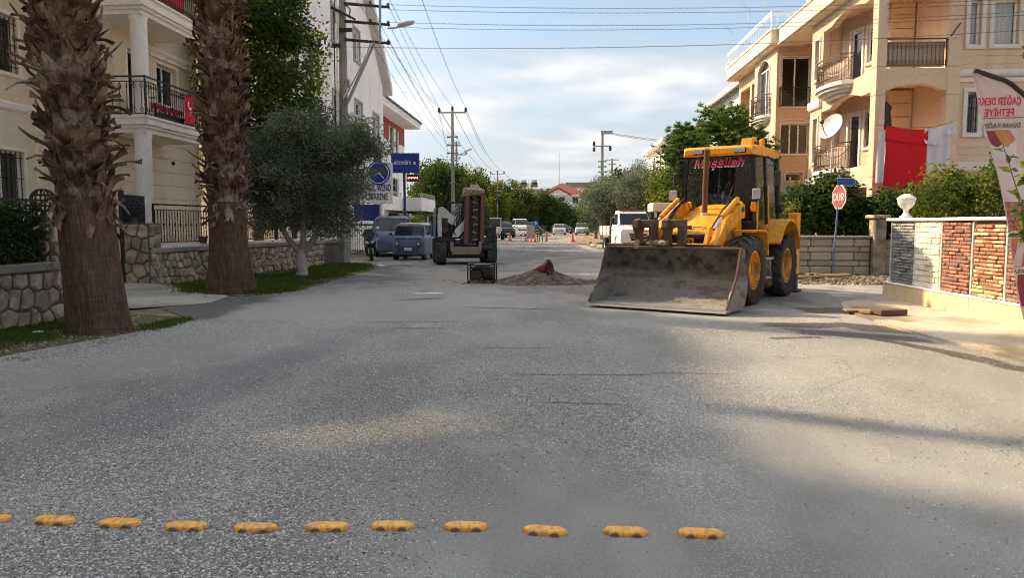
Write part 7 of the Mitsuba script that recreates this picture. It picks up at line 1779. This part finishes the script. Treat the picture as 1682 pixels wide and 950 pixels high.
for row in range(4):
    for k in range(8): put('block', xf(cbx(9.66 + k * .62 - .3 * (row % 2) + (.3 if row % 2 and k == 0 else 0), 9.66 + (k + 1) * .62 - .3 * (row % 2) - .015, .03 + row * .255, .27 + row * .255, -.05, .03, .02), frame([0, 22.98, 0], [1, 0, 0])), 'm_block_dark', W2)

# ------------------------------------------------------------------ feather flag
FF = thing('feather_flag', 'tall pale pink feather flag seen from behind with mirrored advertising print at the right edge', 'flag')
YF = 9.4
le = np.array([(4.88, 3.27), (4.965, 2.98), (5.06, 2.69), (5.15, 2.42), (5.235, 2.13), (5.315, 1.75), (5.405, 1.27), (5.49, .85), (5.57, .50), (5.66, .12)])
re = np.array([(4.885, 3.275), (5.28, 3.14), (5.53, 2.93), (5.72, 2.66), (5.85, 2.32), (5.93, 1.95), (5.98, 1.5), (6.01, 1.0), (6.03, .6), (6.04, .12)])
def resample(p, n):
    s = np.concatenate([[0], np.cumsum(np.linalg.norm(np.diff(p, axis=0), axis=1))]); t = np.linspace(0, s[-1], n); return np.column_stack([np.interp(t, s, p[:, 0]), np.interp(t, s, p[:, 1])])
NR, NC = 40, 44
L_, R_ = resample(le, NR), resample(re, NR)
def fl_pt(u, v):       # u across from the free edge (0) to the pole (1), v down (0..1)
    i = np.clip(v * (NR - 1), 0, NR - 1.001); k = np.floor(i).astype(int); t = (i - k)[..., None]
    a = L_[k] * (1 - t) + L_[k + 1] * t; b = R_[k] * (1 - t) + R_[k + 1] * t; p = a + (b - a) * u[..., None]
    wv = .035 * np.sin(v * 9 + u * 3.0) * (1 - u) + .05 * (1 - u) * np.sin(v * 4.0) + .012 * np.sin(u * 14 + v * 5)
    return np.stack([p[..., 0], YF + wv, p[..., 1]], -1)
uu, vv = np.meshgrid(np.linspace(0, 1, NC), np.linspace(0, 1, NR * 3), indexing='xy')
G_ = fl_pt(uu, vv)
leafmat('m_flag_cloth', [.60, .47, .445], .5, rough=.8)
put('cloth', loft(G_, closed=False, caps=False), 'm_flag_cloth', FF, smooth=True)
sl = np.vstack([R_ * 1.0]); pts = np.column_stack([sl[:, 0] + .01, 0 * sl[:, 0] + YF, sl[:, 1] + .012])
put('sleeve', tube(pts, .027, 8), 'm_black', FF)
put('pole', tube([(6.05, YF, -.02), (6.05, YF, .2), (6.03, YF, .8)], .014, 8), 'm_black', FF)
put('base', xf(lathe([(0, 0), (.18, 0), (.18, .05), (.03, .08), (0, .08)], 20), t=[6.05, YF, .046]), 'm_black', FF)
from scipy.spatial import cKDTree
_g = fl_pt(*np.meshgrid(np.linspace(0, 1, 260), np.linspace(0, 1, 700), indexing='xy')).reshape(-1, 3); _cloth, _cloth_y = cKDTree(_g[:, [0, 2]]), _g[:, 1]


def on_flag(m, off=-.008):
    """bend a print (x, z in world, lying in the flag's plane) onto the cloth"""
    v, f = m; x, z = v[:, 0], v[:, 1]; _, near = _cloth.query(np.column_stack([x, z]), k=4)
    return orient((np.column_stack([x, _cloth_y[near].mean(1) + off - v[:, 2], z]), f))
def clip_print(poly):
    return poly.intersection(Polygon(list(map(tuple, L_)) + list(map(tuple, R_[::-1]))).buffer(-.012))
def mtext(s, h, cx, cz, w, b, left=None):
    v, f = centre_text(s, h, .003, b, w); v[:, 0] *= -1; v = v + [cx, cz, 0]
    if left is not None:    # the print runs off the cut edge of the cloth
        from shapely.geometry import MultiPolygon
        pol = unary_union([Polygon(v[t][:, :2]) for t in f if abs(np.cross(v[t[1]][:2] - v[t[0]][:2], v[t[2]][:2] - v[t[0]][:2])) > 1e-9 and v[t][:, 2].max() < .0015])
        pol = clip_print(pol)
        return extr(pol, .003)
    return v, f[:, ::-1]
mat('m_print_red', [.60, .03, .06], rough=.7); mat('m_print_dark', [.13, .10, .10], rough=.7); mat('m_print_pink', [.52, .17, .14], rough=.7); mat('m_print_plum', [.24, .05, .07], rough=.7); mat('m_print_ochre', [.50, .24, .08], rough=.7); mat('m_print_pale', [.62, .55, .52], rough=.7); mat('m_print_brown', [.27, .13, .10], rough=.7)
put('print_text', on_flag(mtext('ÇAĞIR DEKOR', .082, 5.175, 2.93, .53, True, 1)), 'm_print_red', FF)
put('print_text', on_flag(mtext('FETHİYE', .082, 5.215, 2.80, .30, True)), 'm_print_red', FF)
put('print_text', on_flag(mtext('DUVAR KAĞIDI', .05, 5.235, 2.65, .42, True, 1)), 'm_print_dark', FF)
put('print_text', on_flag(mtext('TAMİRAT', .045, 5.49, 1.365, .30, True, 1)), 'm_print_dark', FF)
put('print_text', on_flag(mtext('VE TADİLAT', .04, 5.58, .94, .28, True, 1)), 'm_print_dark', FF)
def pp(name, poly, m, off=-.004):
    q = clip_print(poly)
    if q.is_empty: return
    x0, z0, x1, z1 = q.bounds; cells = [q.intersection(sbox(a, b, a + .05, b + .05)) for a in np.arange(x0, x1, .05) for b in np.arange(z0, z1, .05)]
    put(name, on_flag(cat([extr(c, .001) for c in cells if c.geom_type == 'Polygon' and c.area > 1e-6]), off), m, FF)
pp('print_line', sbox(4.9, 2.735, 5.70, 2.743), 'm_print_dark')
pp('print_picture', sbox(5.08, 2.26, 5.425, 2.61), 'm_print_pale', -.003)
for i, (p, m) in enumerate(((Polygon([(5.08, 2.60), (5.20, 2.59), (5.27, 2.44), (5.23, 2.40), (5.17, 2.43)]), 'm_print_plum'), (Polygon([(5.17, 2.60), (5.25, 2.60), (5.36, 2.46), (5.33, 2.40), (5.27, 2.42)]), 'm_print_ochre'), (Polygon([(5.26, 2.60), (5.34, 2.60), (5.41, 2.49), (5.37, 2.44)]), 'm_print_pink'))): pp('print_roll', p, m, -.0055 - .0015 * i)
pp('print_picture', sbox(5.20, 1.80, 5.8, 2.2), 'm_print_pale', -.003)
pp('print_picture', sbox(5.32, 1.42, 5.9, 1.76), 'm_print_brown', -.003)
for k in range(6):
    for j in range(5): pp('print_brick', sbox(5.33 + j * .12 + .05 * (k % 2), 1.43 + k * .055, 5.43 + j * .12 + .05 * (k % 2), 1.47 + k * .055), 'm_print_pink', -.0055)
pp('print_picture', sbox(5.42, .99, 6.0, 1.33), 'm_print_pink', -.003)
pp('print_picture', sbox(5.52, .52, 6.02, .90), 'm_print_plum', -.003)
pp('print_roll', Polygon([(5.45, 1.0), (5.5, 1.3), (5.6, 1.28), (5.56, 1.0)]), 'm_print_pale', -.0055)

# ------------------------------------------------------------------ laundry in front of the tan house
one('washing_line', tube([(10.2, 25.22, 4.62), (11.1, 25.2, 4.52), (12.0, 25.2, 4.55), (12.6, 25.22, 4.72)], .006, 5), 'm_iron', 'thin washing line strung between the loggia columns', 'washing line')


def hung(label, x0, x1, zt0, zt1, zb0, zb1, m, amp=.03, pitch=.35, name='laundry_sheet', y=25.19, seed=0, fold=None):
    n, k = 44, 14; x = np.linspace(x0, x1, n + 1); R_ = []
    for t in np.linspace(0, 1, k):
        zt = zt0 + (zt1 - zt0) * (x - x0) / (x1 - x0) - .05 * np.sin(np.linspace(0, PI, n + 1)); zb = zb0 + (zb1 - zb0) * (x - x0) / (x1 - x0)
        z = zt + (zb - zt) * t
        R_.append(np.column_stack([x + .03 * np.sin(t * 3 + seed) * t, y + amp * (.3 + t) * np.sin((x - x0) / pitch * 2 * PI + seed + t) + .02 * np.sin(x * 9 + t * 6), z]))
    T_ = thing(name, label, 'laundry'); put('cloth', loft(np.array(R_), closed=False, caps=False), m, T_, smooth=True)
    if fold:
        q = np.array(R_)[:int(k * fold) + 1].copy(); q[..., 1] -= .035
        put('folded_top', loft(q, closed=False, caps=False), m, T_, smooth=True)
    return T_


mat('m_sheet_red', [.60, .006, .012], rough=.85, two=True); mat('m_sheet_white', [.62, .57, .62], rough=.9, two=True)
hung('large bright red sheet hanging on the washing line', 10.50, 11.78, 4.60, 4.47, 2.72, 2.52, 'm_sheet_red', .018, .8, seed=1, fold=.22)
hung('narrow lilac white cloth left of the red sheet', 10.27, 10.50, 4.44, 4.50, 2.8, 2.8, 'm_sheet_white', .03, .16, seed=2, y=25.22)
hung('long white sheet right of the red sheet', 11.80, 12.52, 4.5, 4.68, 3.06, 3.22, 'm_sheet_white', .04, .3, seed=3, y=25.22)
hung('short white towel draped over the washing line beside the red sheet', 11.66, 12.22, 4.49, 4.58, 4.02, 3.95, 'm_sheet_white', .02, .25, seed=4, y=25.14)
hung('small white cloth at the right end of the washing line', 12.2, 12.58, 4.58, 4.72, 4.28, 4.32, 'm_sheet_white', .03, .2, seed=5, y=25.13)

# ------------------------------------------------------------------ small things on the road
GE = thing('generator', 'black portable generator in a tube frame standing on the road', 'generator')
GM = loader_frame((-1.78, 19.5), -PI / 2 - .02)    # X towards the camera, Y to the right
q = lambda n, m, b, parent=GE, smooth=False: put(n, xf(m, GM), b, parent, smooth)
for y in (-.34, .34):
    q('frame_hoop', tube([(.22, y, .03), (.25, y, .08), (.25, y, .42), (.22, y, .485), (-.22, y, .485), (-.25, y, .42), (-.25, y, .08), (-.22, y, .03), (.22, y, .03)], .018, 8), 'm_iron')
q('frame_bar', cat([tube([(x, -.34, z), (x, .34, z)], .016, 8) for x, z in ((.24, .06), (-.24, .06), (.22, .475), (-.22, .475))]), 'm_iron')
q('fuel_tank', shell([(.21, .26, .37, .42, .455, .03), (.17, .30, .36, .43, .475, .04), (-.17, .30, .36, .43, .475, .04), (-.21, .26, .37, .42, .455, .03)][::-1]), 'm_black_gloss', smooth=35)
q('tank_panel', cbx(-.12, .12, -.22, .22, .468, .482, .006), 'm_steel')
q('engine', cat([cbx(-.18, .18, -.28, .02, .10, .35, .03), cyl((.05, -.1, .22), (.2, -.1, .22), .11)]), 'm_black')
q('control_panel', cat([cbx(-.1, .21, .05, .30, .20, .36, .015)]), 'm_iron')
q('socket', cat([cyl((.21, y, .29), (.235, y, .29), .03) for y in (.10, .17, .24)]), 'm_black'); q('alternator', cyl((0, .02, .18), (0, .30, .18), .10, n=16), 'm_iron', smooth=40)
q('foot', cat([cbx(x - .03, x + .03, y - .04, y + .04, 0, .05, .01) for x in (-.2, .2) for y in (-.3, .3)]), 'm_black'); q('muffler', cyl((-.1, -.25, .3), (-.1, -.02, .3), .06), 'm_rust_iron')
# heap of gravel: a low mound and loose stones
r = np.random.default_rng(401)
nx, ny = 90, 40
X_, Y_ = np.meshgrid(np.linspace(-2.2, 1.5, nx), np.linspace(18.4, 21.0, ny))
def mound(x, y): return .30 * np.exp(-((x + .30) / .62) ** 2 - ((y - 19.75) / .50) ** 2) + .08 * np.exp(-((x - .1) / .9) ** 2 - ((y - 19.9) / .6) ** 2) + .10 * np.exp(-((x + .95) / .35) ** 2 - ((y - 20.3) / .35) ** 2)
Z_ = mound(X_, Y_) * (.75 + .5 * meshkit.fbm(np.stack([X_ * 4, Y_ * 4, 0 * X_], -1), 4)) - .022 + .03 * (meshkit.fbm(np.stack([X_ * 7, Y_ * 7, 0 * X_ + 3], -1), 3) - .5)
kk = np.arange((ny - 1) * nx).reshape(ny - 1, nx)[:, :-1].ravel()
struct('gravel_heap', (np.stack([X_, Y_, Z_], -1).reshape(-1, 3), quads(np.stack([kk, kk + 1, kk + nx + 1, kk + nx], 1))), mat('m_gravel', stone(5.0, [.25, .205, .16]), rough=.95, spec=.2, bump=(proc(lambda p, n, uv: fbm(p.x * 26, p.y * 26, p.z * 26, 3), 4e-3), .06)), 'low heap of brown gravel on the road', smooth=True, kind='stuff')


def pebbles(name, label, n, fn, s0, s1, m, seed):
    r = np.random.default_rng(seed); P = fn(r, n); b = trimesh.creation.icosahedron(); V = np.asarray(b.vertices); F_ = np.asarray(b.faces); n = len(P)
    S = r.uniform(0, 1, n) ** 3 * (s1 - s0) + s0; sc = r.uniform(.55, 1.2, (n, 1, 3)); a = r.uniform(0, 2 * PI, n); v = V[None] * sc * (1 + .25 * r.normal(0, 1, (n, 12, 1)).clip(-1, 1)) * S[:, None, None]
    v[..., 2] *= .7; c, s = np.cos(a)[:, None], np.sin(a)[:, None]; v = np.stack([v[..., 0] * c - v[..., 1] * s, v[..., 0] * s + v[..., 1] * c, v[..., 2]], -1) + P[:, None]
    return struct(name, (v.reshape(-1, 3), (F_[None] + np.arange(n)[:, None, None] * 12).reshape(-1, 3)), m, label, kind='stuff')


def heap_pts(r, n):
    x = np.concatenate([r.normal(-.25, .55, n * 2 // 3), r.normal(-.2, 1.0, n // 3)]); y = np.concatenate([r.normal(19.65, .38, n * 2 // 3), r.normal(19.7, .6, n // 3)])
    return np.column_stack([x, y, mound(x, y) * .98 + .0])
pebbles('gravel', 'loose brown gravel stones on the heap', 9000, heap_pts, .008, .04, 'm_gravel', 402)
pebbles('rubble', 'scattered soil lumps and stones in front of the block wall', 4500, lambda r, n: np.column_stack([r.uniform(6.2, 10.5, n), r.uniform(19.3, 22.9, n), r.uniform(-.02, .02, n)]), .012, .09, 'm_soil', 403)
pebbles('grit', 'fine grit scattered on the road surface', 9000, lambda r, n: np.column_stack([r.uniform(-6, 5.6, n), 3 + 13 * r.uniform(0, 1, n) ** 1.6, 0 * r.uniform(0, 1, n) + .002]), .002, .008, 'm_stone2', 404)
pebbles('verge_litter', 'stones and soil lumps along the left verge', 2500, lambda r, n: np.concatenate([np.column_stack([r.uniform(-7.8, -5.6, n // 2), r.uniform(8, 12, n // 2), 0 * r.uniform(0, 1, n // 2) + .004]), np.column_stack([r.uniform(-8.8, -5.6, n // 2), r.uniform(15.5, 28, n // 2), 0 * r.uniform(0, 1, n // 2) + .006])]), .006, .03, 'm_stone1', 405)

CO = thing('toppled_cone', 'dirty dark red traffic cone lying on its side on the gravel heap', 'traffic cone')
ax0, ax1 = np.array([-.58, 19.75, .25]), np.array([-.08, 19.50, .40]); dz = (ax1 - ax0) / np.linalg.norm(ax1 - ax0)
CM = np.eye(4); CM[:3, 2] = dz; x_ = np.cross([0, 1, 0], dz); x_ /= np.linalg.norm(x_); CM[:3, 0] = x_; CM[:3, 1] = np.cross(dz, x_); CM[:3, 3] = ax0
put('body', xf(lathe([(.018, 0), (.03, .02), (.165, .56), (.17, .60), (.15, .60), (.02, .08)], 24), CM), mat('m_dirty_red', weathered([.22, .035, .025], [.06, .04, .035], .8, 6, 20), rough=.7, two=True), CO, smooth=35)
fl = Point(0, 0).buffer(.205, 16).difference(Point(0, 0).buffer(.15, 16))
put('flange', xf(extr(fl, .035, .57), CM), 'm_black', CO)


def cone(x, y, h, label):
    C_ = thing('traffic_cone', label, 'traffic cone', None); s = h / .75
    put('body', xf(lathe([(.15, .03), (.03, .74), (.0, .75)], 18), s=s, t=[x, y, 0]), 'm_orange_cone', C_, smooth=40)
    put('band', xf(lathe([(.123, .20), (.0965, .36)], 18), s=np.array([s * 1.02, s * 1.02, s]), t=[x, y, 0]), 'm_dirty_orange', C_, smooth=40)
    put('base', xf(cbx(-.2, .2, -.2, .2, 0, .035, .01), s=s, t=[x, y, 0]), 'm_orange_cone', C_)


mat('m_dirty_orange', [.62, .17, .09], rough=.5)
for x, y, h, lab in ((-3.72, 68, .72, 'orange traffic cone left of the road works sign'), (-.55, 68, .72, 'orange traffic cone right of the road works sign'), (1.66, 63.7, .78, 'orange traffic cone nearest the right kerb'),
                     (-2.3, 66.5, .5, 'small traffic cone just left of the road works sign'), (-1.42, 62.4, .62, 'dark traffic cone in front of the road works sign'), (-1.75, 63.5, .5, 'pale bollard cone beside the road works sign')):
    cone(x, y, h, lab)
RS = thing('road_works_sign', 'grey backed road works panel with a round blue sign and yellow chevrons', 'sign')
MRW = frame([-1.75, 64.5, 0], [1, 0, 0])
put('panel', xf(cbx(-.42, .30, .30, 1.45, -.03, .03, .01), MRW), 'm_grey', RS)
put('blue_disc', xf(lathe([(0, .04), (.24, .04), (.24, .06), (0, .06)], 24), MRW @ frame([.36, 1.55, 0], [1, 0, 0], [0, 1, 0])), mat('m_sign_blue2', [.02, .13, .45], rough=.4), RS)
put('arrow', xf(extr(Polygon([(-.11, .13), (.045, .13), (.045, -.01), (.11, .01), (.01, -.15), (-.09, .01), (-.03, 0), (-.03, .07), (-.11, .07)]), .01, .062), MRW @ np.diag([1, 1, 1, 1]) @ frame([.36, 1.55, 0], [1, 0, 0], [0, 1, 0])), 'm_white_paint', RS)
put('chevron_board', xf(cbx(.31, .62, .62, 1.22, -.02, .02, .01), MRW), 'm_black', RS)
put('chevron', xf(cat([extr(Polygon([(.32, z), (.46, z + .12), (.60, z), (.60, z + .1), (.46, z + .22), (.32, z + .1)]), .01, .022) for z in (.65, .90)]), MRW), mat('m_sign_yellow', [.65, .42, .03], rough=.5), RS)
put('leg', xf(cat([bx(x - .03, x + .03, 0, .6, -.03, .03) for x in (-.3, .2, .5)]), MRW), 'm_iron', RS)
one('lane_barrier', cat([bx(-1.2, -.1, 66.0, 66.1, .45, .55), bx(-1.15, -1.05, 65.9, 66.2, 0, .6), bx(-.5, -.4, 65.9, 66.2, 0, .75), bx(-.9, -.8, 65.9, 66.2, 0, .5)]), 'm_grey', 'low grey barrier posts just right of the road works sign', 'barrier')
struct('road_marking', sheet(sbox(-3.6, 52.4, 2.4, 53.0), .004), mat('m_marking', weathered([.62, .61, .58], [.3, .29, .27], .9, 3, 10), rough=.8), 'pale transverse white line across the far road')
v, f = sheet(Polygon(wavy([(-2.95, 16.3), (-2.4, 16.35), (-2.3, 16.6), (-2.7, 16.62), (-2.75, 16.5), (-3.0, 16.48)], .05, 9, .1)).buffer(0), .004)
struct('road_marking', (v, f), 'm_marking', 'small worn patch of white paint on the road before the generator')
KB = thing('broken_kerb', 'pale broken kerbstones at the right edge of the far road', 'kerb')
for i, (x, y, l_) in enumerate(((2.7, 50, 1.3), (3.0, 48.2, 1.2), (3.4, 46.6, 1.1), (2.3, 57, 2.0))): put('kerbstone', xf(cbx(-.12, .12, -l_ / 2, l_ / 2, 0, .22, .03), rz=.2 + .1 * i, t=[x, y, 0]), 'm_concrete', KB)
# paving bricks left on the kerb
mat('m_dark_slab', [.12, .075, .055], rough=.85)
for i, (x, y, z, rz, lab) in enumerate(((5.42, 12.62, .047, .25, 'dark brown paving slab lying on the sandy pavement by the display wall'), (5.12, 13.05, .047, -.1, 'thin brown plank lying behind the dark paving slab'))):
    k = thing('paving_slab' if i == 0 else 'wood_plank', lab, 'slab' if i == 0 else 'plank')
    put('piece', xf(cbx(-.24, .24, -.14, .14, 0, .085 if i == 0 else .03, .008), rz=rz, t=[x, y, z]), 'm_dark_slab' if i == 0 else 'm_wood', k)
    if i == 0: put('piece', xf(cbx(-.2, .22, -.1, .12, 0, .05, .008), rz=.5, t=[x - .18, y + .16, z]), 'm_wood', k)
for i, (x, y, rz, L, lab) in enumerate(((7.3, 21.2, .1, 1.6, 'long pale plank lying on the soil behind the loader'), (7.8, 21.9, -.15, .9, 'short plank lying on the rubble by the block wall'), (7.5, 22.3, .5, .7, 'broken brown slab lying against the block wall'))):
    one('wood_plank', xf(cbx(-L / 2, L / 2, -.09, .09, 0, .06, .01), rz=rz, ry=-.04, t=[x, y, .05]), 'm_wood', lab, 'plank')
one('litter', cbx(-7.02, -6.88, 9.95, 10.03, .02, .05, .01), 'm_white_paint', 'crumpled white paper on the grass by the near palm', 'litter')
for i, (x, y, lab) in enumerate(((-6.1, 26.8, 'white rag on the ground by the scooter'),)):
    one('litter', xf(ico((0, 0, 0), 1, 2, (.22, .12, .05)), t=[x, y, .03]), 'm_trim', lab, 'litter', smooth=True)
# raised yellow road studs
sp = Polygon([(-.105, 0), (-.09, -.022), (-.06, -.036), (.06, -.036), (.09, -.022), (.105, 0), (.09, .024), (.06, .036), (-.06, .036), (-.09, .024)]).buffer(.01, 8).buffer(-.004)
def stud_fn(p, n, uv):
    a = fbm(p.x * 22, p.y * 22, p.z * 22, 3); g = noise(p.x * 90, p.y * 30, 1.0)
    return mix(mix([.88, .40, .045], [.62, .30, .09], smoothstep(.42, .66, .6 * a + .4 * g)), [.20, .15, .10], .55 * smoothstep(.66, .78, fbm(p.x * 40, p.y * 40, 2.0, 3)) + .4 * smoothstep(.008, .001, p.z))
scene['m_stud'] = {'type': 'principled', 'base_color': proc(stud_fn), 'roughness': .45, 'specular': .5}
mat('m_stud_lens', weathered([.20, .10, .06], [.10, .07, .05], .8, 20, 60), rough=.35)
rings = []
o = np.array(sp.exterior.coords)[:-1]; c = o.mean(0)
for sc, z, sh in ((1.0, -.004, 0), (1.0, .007, 0), (.94, .017, .001), (.82, .0225, .002), (.45, .0245, .003)): rings.append(np.column_stack([c + (o - c) * [sc ** .6, sc] + [0, sh], 0 * o[:, 0] + z]))
stud_body = loft(np.array(rings))
arc = [(math.cos(t), math.sin(t)) for t in np.linspace(0, PI, 12)]
eye_out = cat([orient(loft([np.column_stack([[s * .052 + .0265 * x for x, _ in arc], [-.0475] * 12, [.0 + .0215 * z for _, z in arc]]), np.column_stack([[s * .052 + .0265 * x for x, _ in arc], [-.020] * 12, [.002 + .0215 * z for _, z in arc]])])) for s in (-1, 1)])
eye_in = cat([orient(loft([np.column_stack([[s * .052 + .0175 * x for x, _ in arc], [-.0485] * 12, [.0 + .0155 * z for _, z in arc]]), np.column_stack([[s * .052 + .0175 * x for x, _ in arc], [-.044] * 12, [.0 + .0155 * z for _, z in arc]])])) for s in (-1, 1)])
def half(s): return orient(loft([np.column_stack([[s * .052 + .0225 * x for x, _ in arc], [-.0490] * 12, [.0 + .0185 * z for _, z in arc]]), np.column_stack([[s * .052 + .0225 * x for x, _ in arc], [-.030] * 12, [.002 + .0185 * z for _, z in arc]])]))
teeth = cat([bx(-.026 + .013 * k - .003, -.026 + .013 * k + .003, -.043, -.034, 0, .018) for k in range(5)])
studs = [(-2.84, 3.64, 'at the left edge of the frame, cut off by it'), (-2.50, 3.64, 'first whole one from the left'), (-2.15, 3.62, 'second whole one from the left'), (-1.80, 3.60, 'third whole one from the left'), (-1.45, 3.60, 'fourth whole one from the left'), (-1.10, 3.63, 'fifth whole one from the left'),
         (-.785, 3.66, 'just left of the middle of the row'), (-.42, 3.67, 'fifth from the right end of the row'), (-.03, 3.635, 'third from the right end of the row'), (.36, 3.645, 'second from the right end of the row'), (.72, 3.645, 'at the right end of the row')]
studs[7] = (-.42, 3.67, 'fourth from the right end of the row')
r = np.random.default_rng(9)
for x, y, where in studs:
    t = thing('road_stud', f'raised yellow plastic road stud, {where}', 'road stud', 'yellow road studs in a row across the road')
    D = np.eye(4); a_ = r.uniform(-.09, .09) - .03; D[:3, :3] = [[math.cos(a_), -math.sin(a_), 0], [math.sin(a_), math.cos(a_), 0], [0, 0, 1]]; D[:3, 3] = [x, y, 0]
    put('body', xf(cat([stud_body, teeth]), D), 'm_stud', t, smooth=30)
    for s in (-1, 1): put('reflector', xf(half(s), D), 'm_stud_lens', t)
    put('bolt', xf(cat([cyl((s * .082, .005, .012), (s * .082, .005, .0205), .006, n=8) for s in (-1, 1)]), D), 'm_black', t)

# pale and dark chippings standing proud of the near asphalt
def chips(r, n):
    x = r.uniform(-6.0, 5.2, n * 6); y = 2.75 + 9.0 * r.uniform(0, 1, n * 6) ** 1.6
    w = meshkit.fbm(np.column_stack([x * .5 + 4, y * .28 + 2, 0 * x]), 3) + .10 * np.clip((1.2 - x) / 3, -1, 1)
    keep = (r.uniform(.30, .64, n * 6) < w) & (np.abs(x) < .72 * y + .2); x, y = x[keep][:n], y[keep][:n]
    return np.column_stack([x, y, 0 * x])


def chip_mesh(n, m, s0, s1, seed, name, label):
    r = np.random.default_rng(seed); P = chips(r, n); n = len(P); k = 6
    a = (np.arange(k) * 2 * PI / k)[None] + r.uniform(0, 2 * PI, (n, 1)); S = (r.uniform(s0, s1, n) * r.uniform(.7, 1.0, n))[:, None]
    rad = S * r.uniform(.65, 1.15, (n, k)); el = r.uniform(.6, 1, (n, 1))
    ring_ = np.stack([rad * np.cos(a), rad * np.sin(a) * el, np.full((n, k), -.001)], -1)
    top = np.stack([rad * .62 * np.cos(a), rad * .62 * np.sin(a) * el, np.broadcast_to(S * .42, (n, k)) * r.uniform(.7, 1.2, (n, k))], -1)
    v = (np.concatenate([ring_, top], 1) + P[:, None]).reshape(-1, 3)
    i = np.arange(k); j = (i + 1) % k
    f = np.vstack([np.stack([i, j, j + k], 1), np.stack([i, j + k, i + k], 1), np.stack([0 * i[1:-1] + k, i[1:-1] + k, i[2:] + k], 1)])
    return struct(name, (v, (f[None] + np.arange(n)[:, None, None] * 2 * k).reshape(-1, 3)), m, label, kind='stuff')


mat('m_chip_pale', [.66, .635, .58], rough=.75, spec=.35); mat('m_chip_mid', [.265, .26, .25], rough=.8, spec=.3); mat('m_chip_dark', [.085, .08, .075], rough=.7, spec=.4)
chip_mesh(21000, 'm_chip_pale', .004, .0095, 501, 'chippings', 'pale stone chippings set in the near asphalt')
chip_mesh(30000, 'm_chip_mid', .005, .0115, 502, 'chippings', 'grey stone chippings set in the near asphalt')
chip_mesh(18000, 'm_chip_dark', .004, .010, 503, 'chippings', 'dark stone chippings set in the near asphalt')
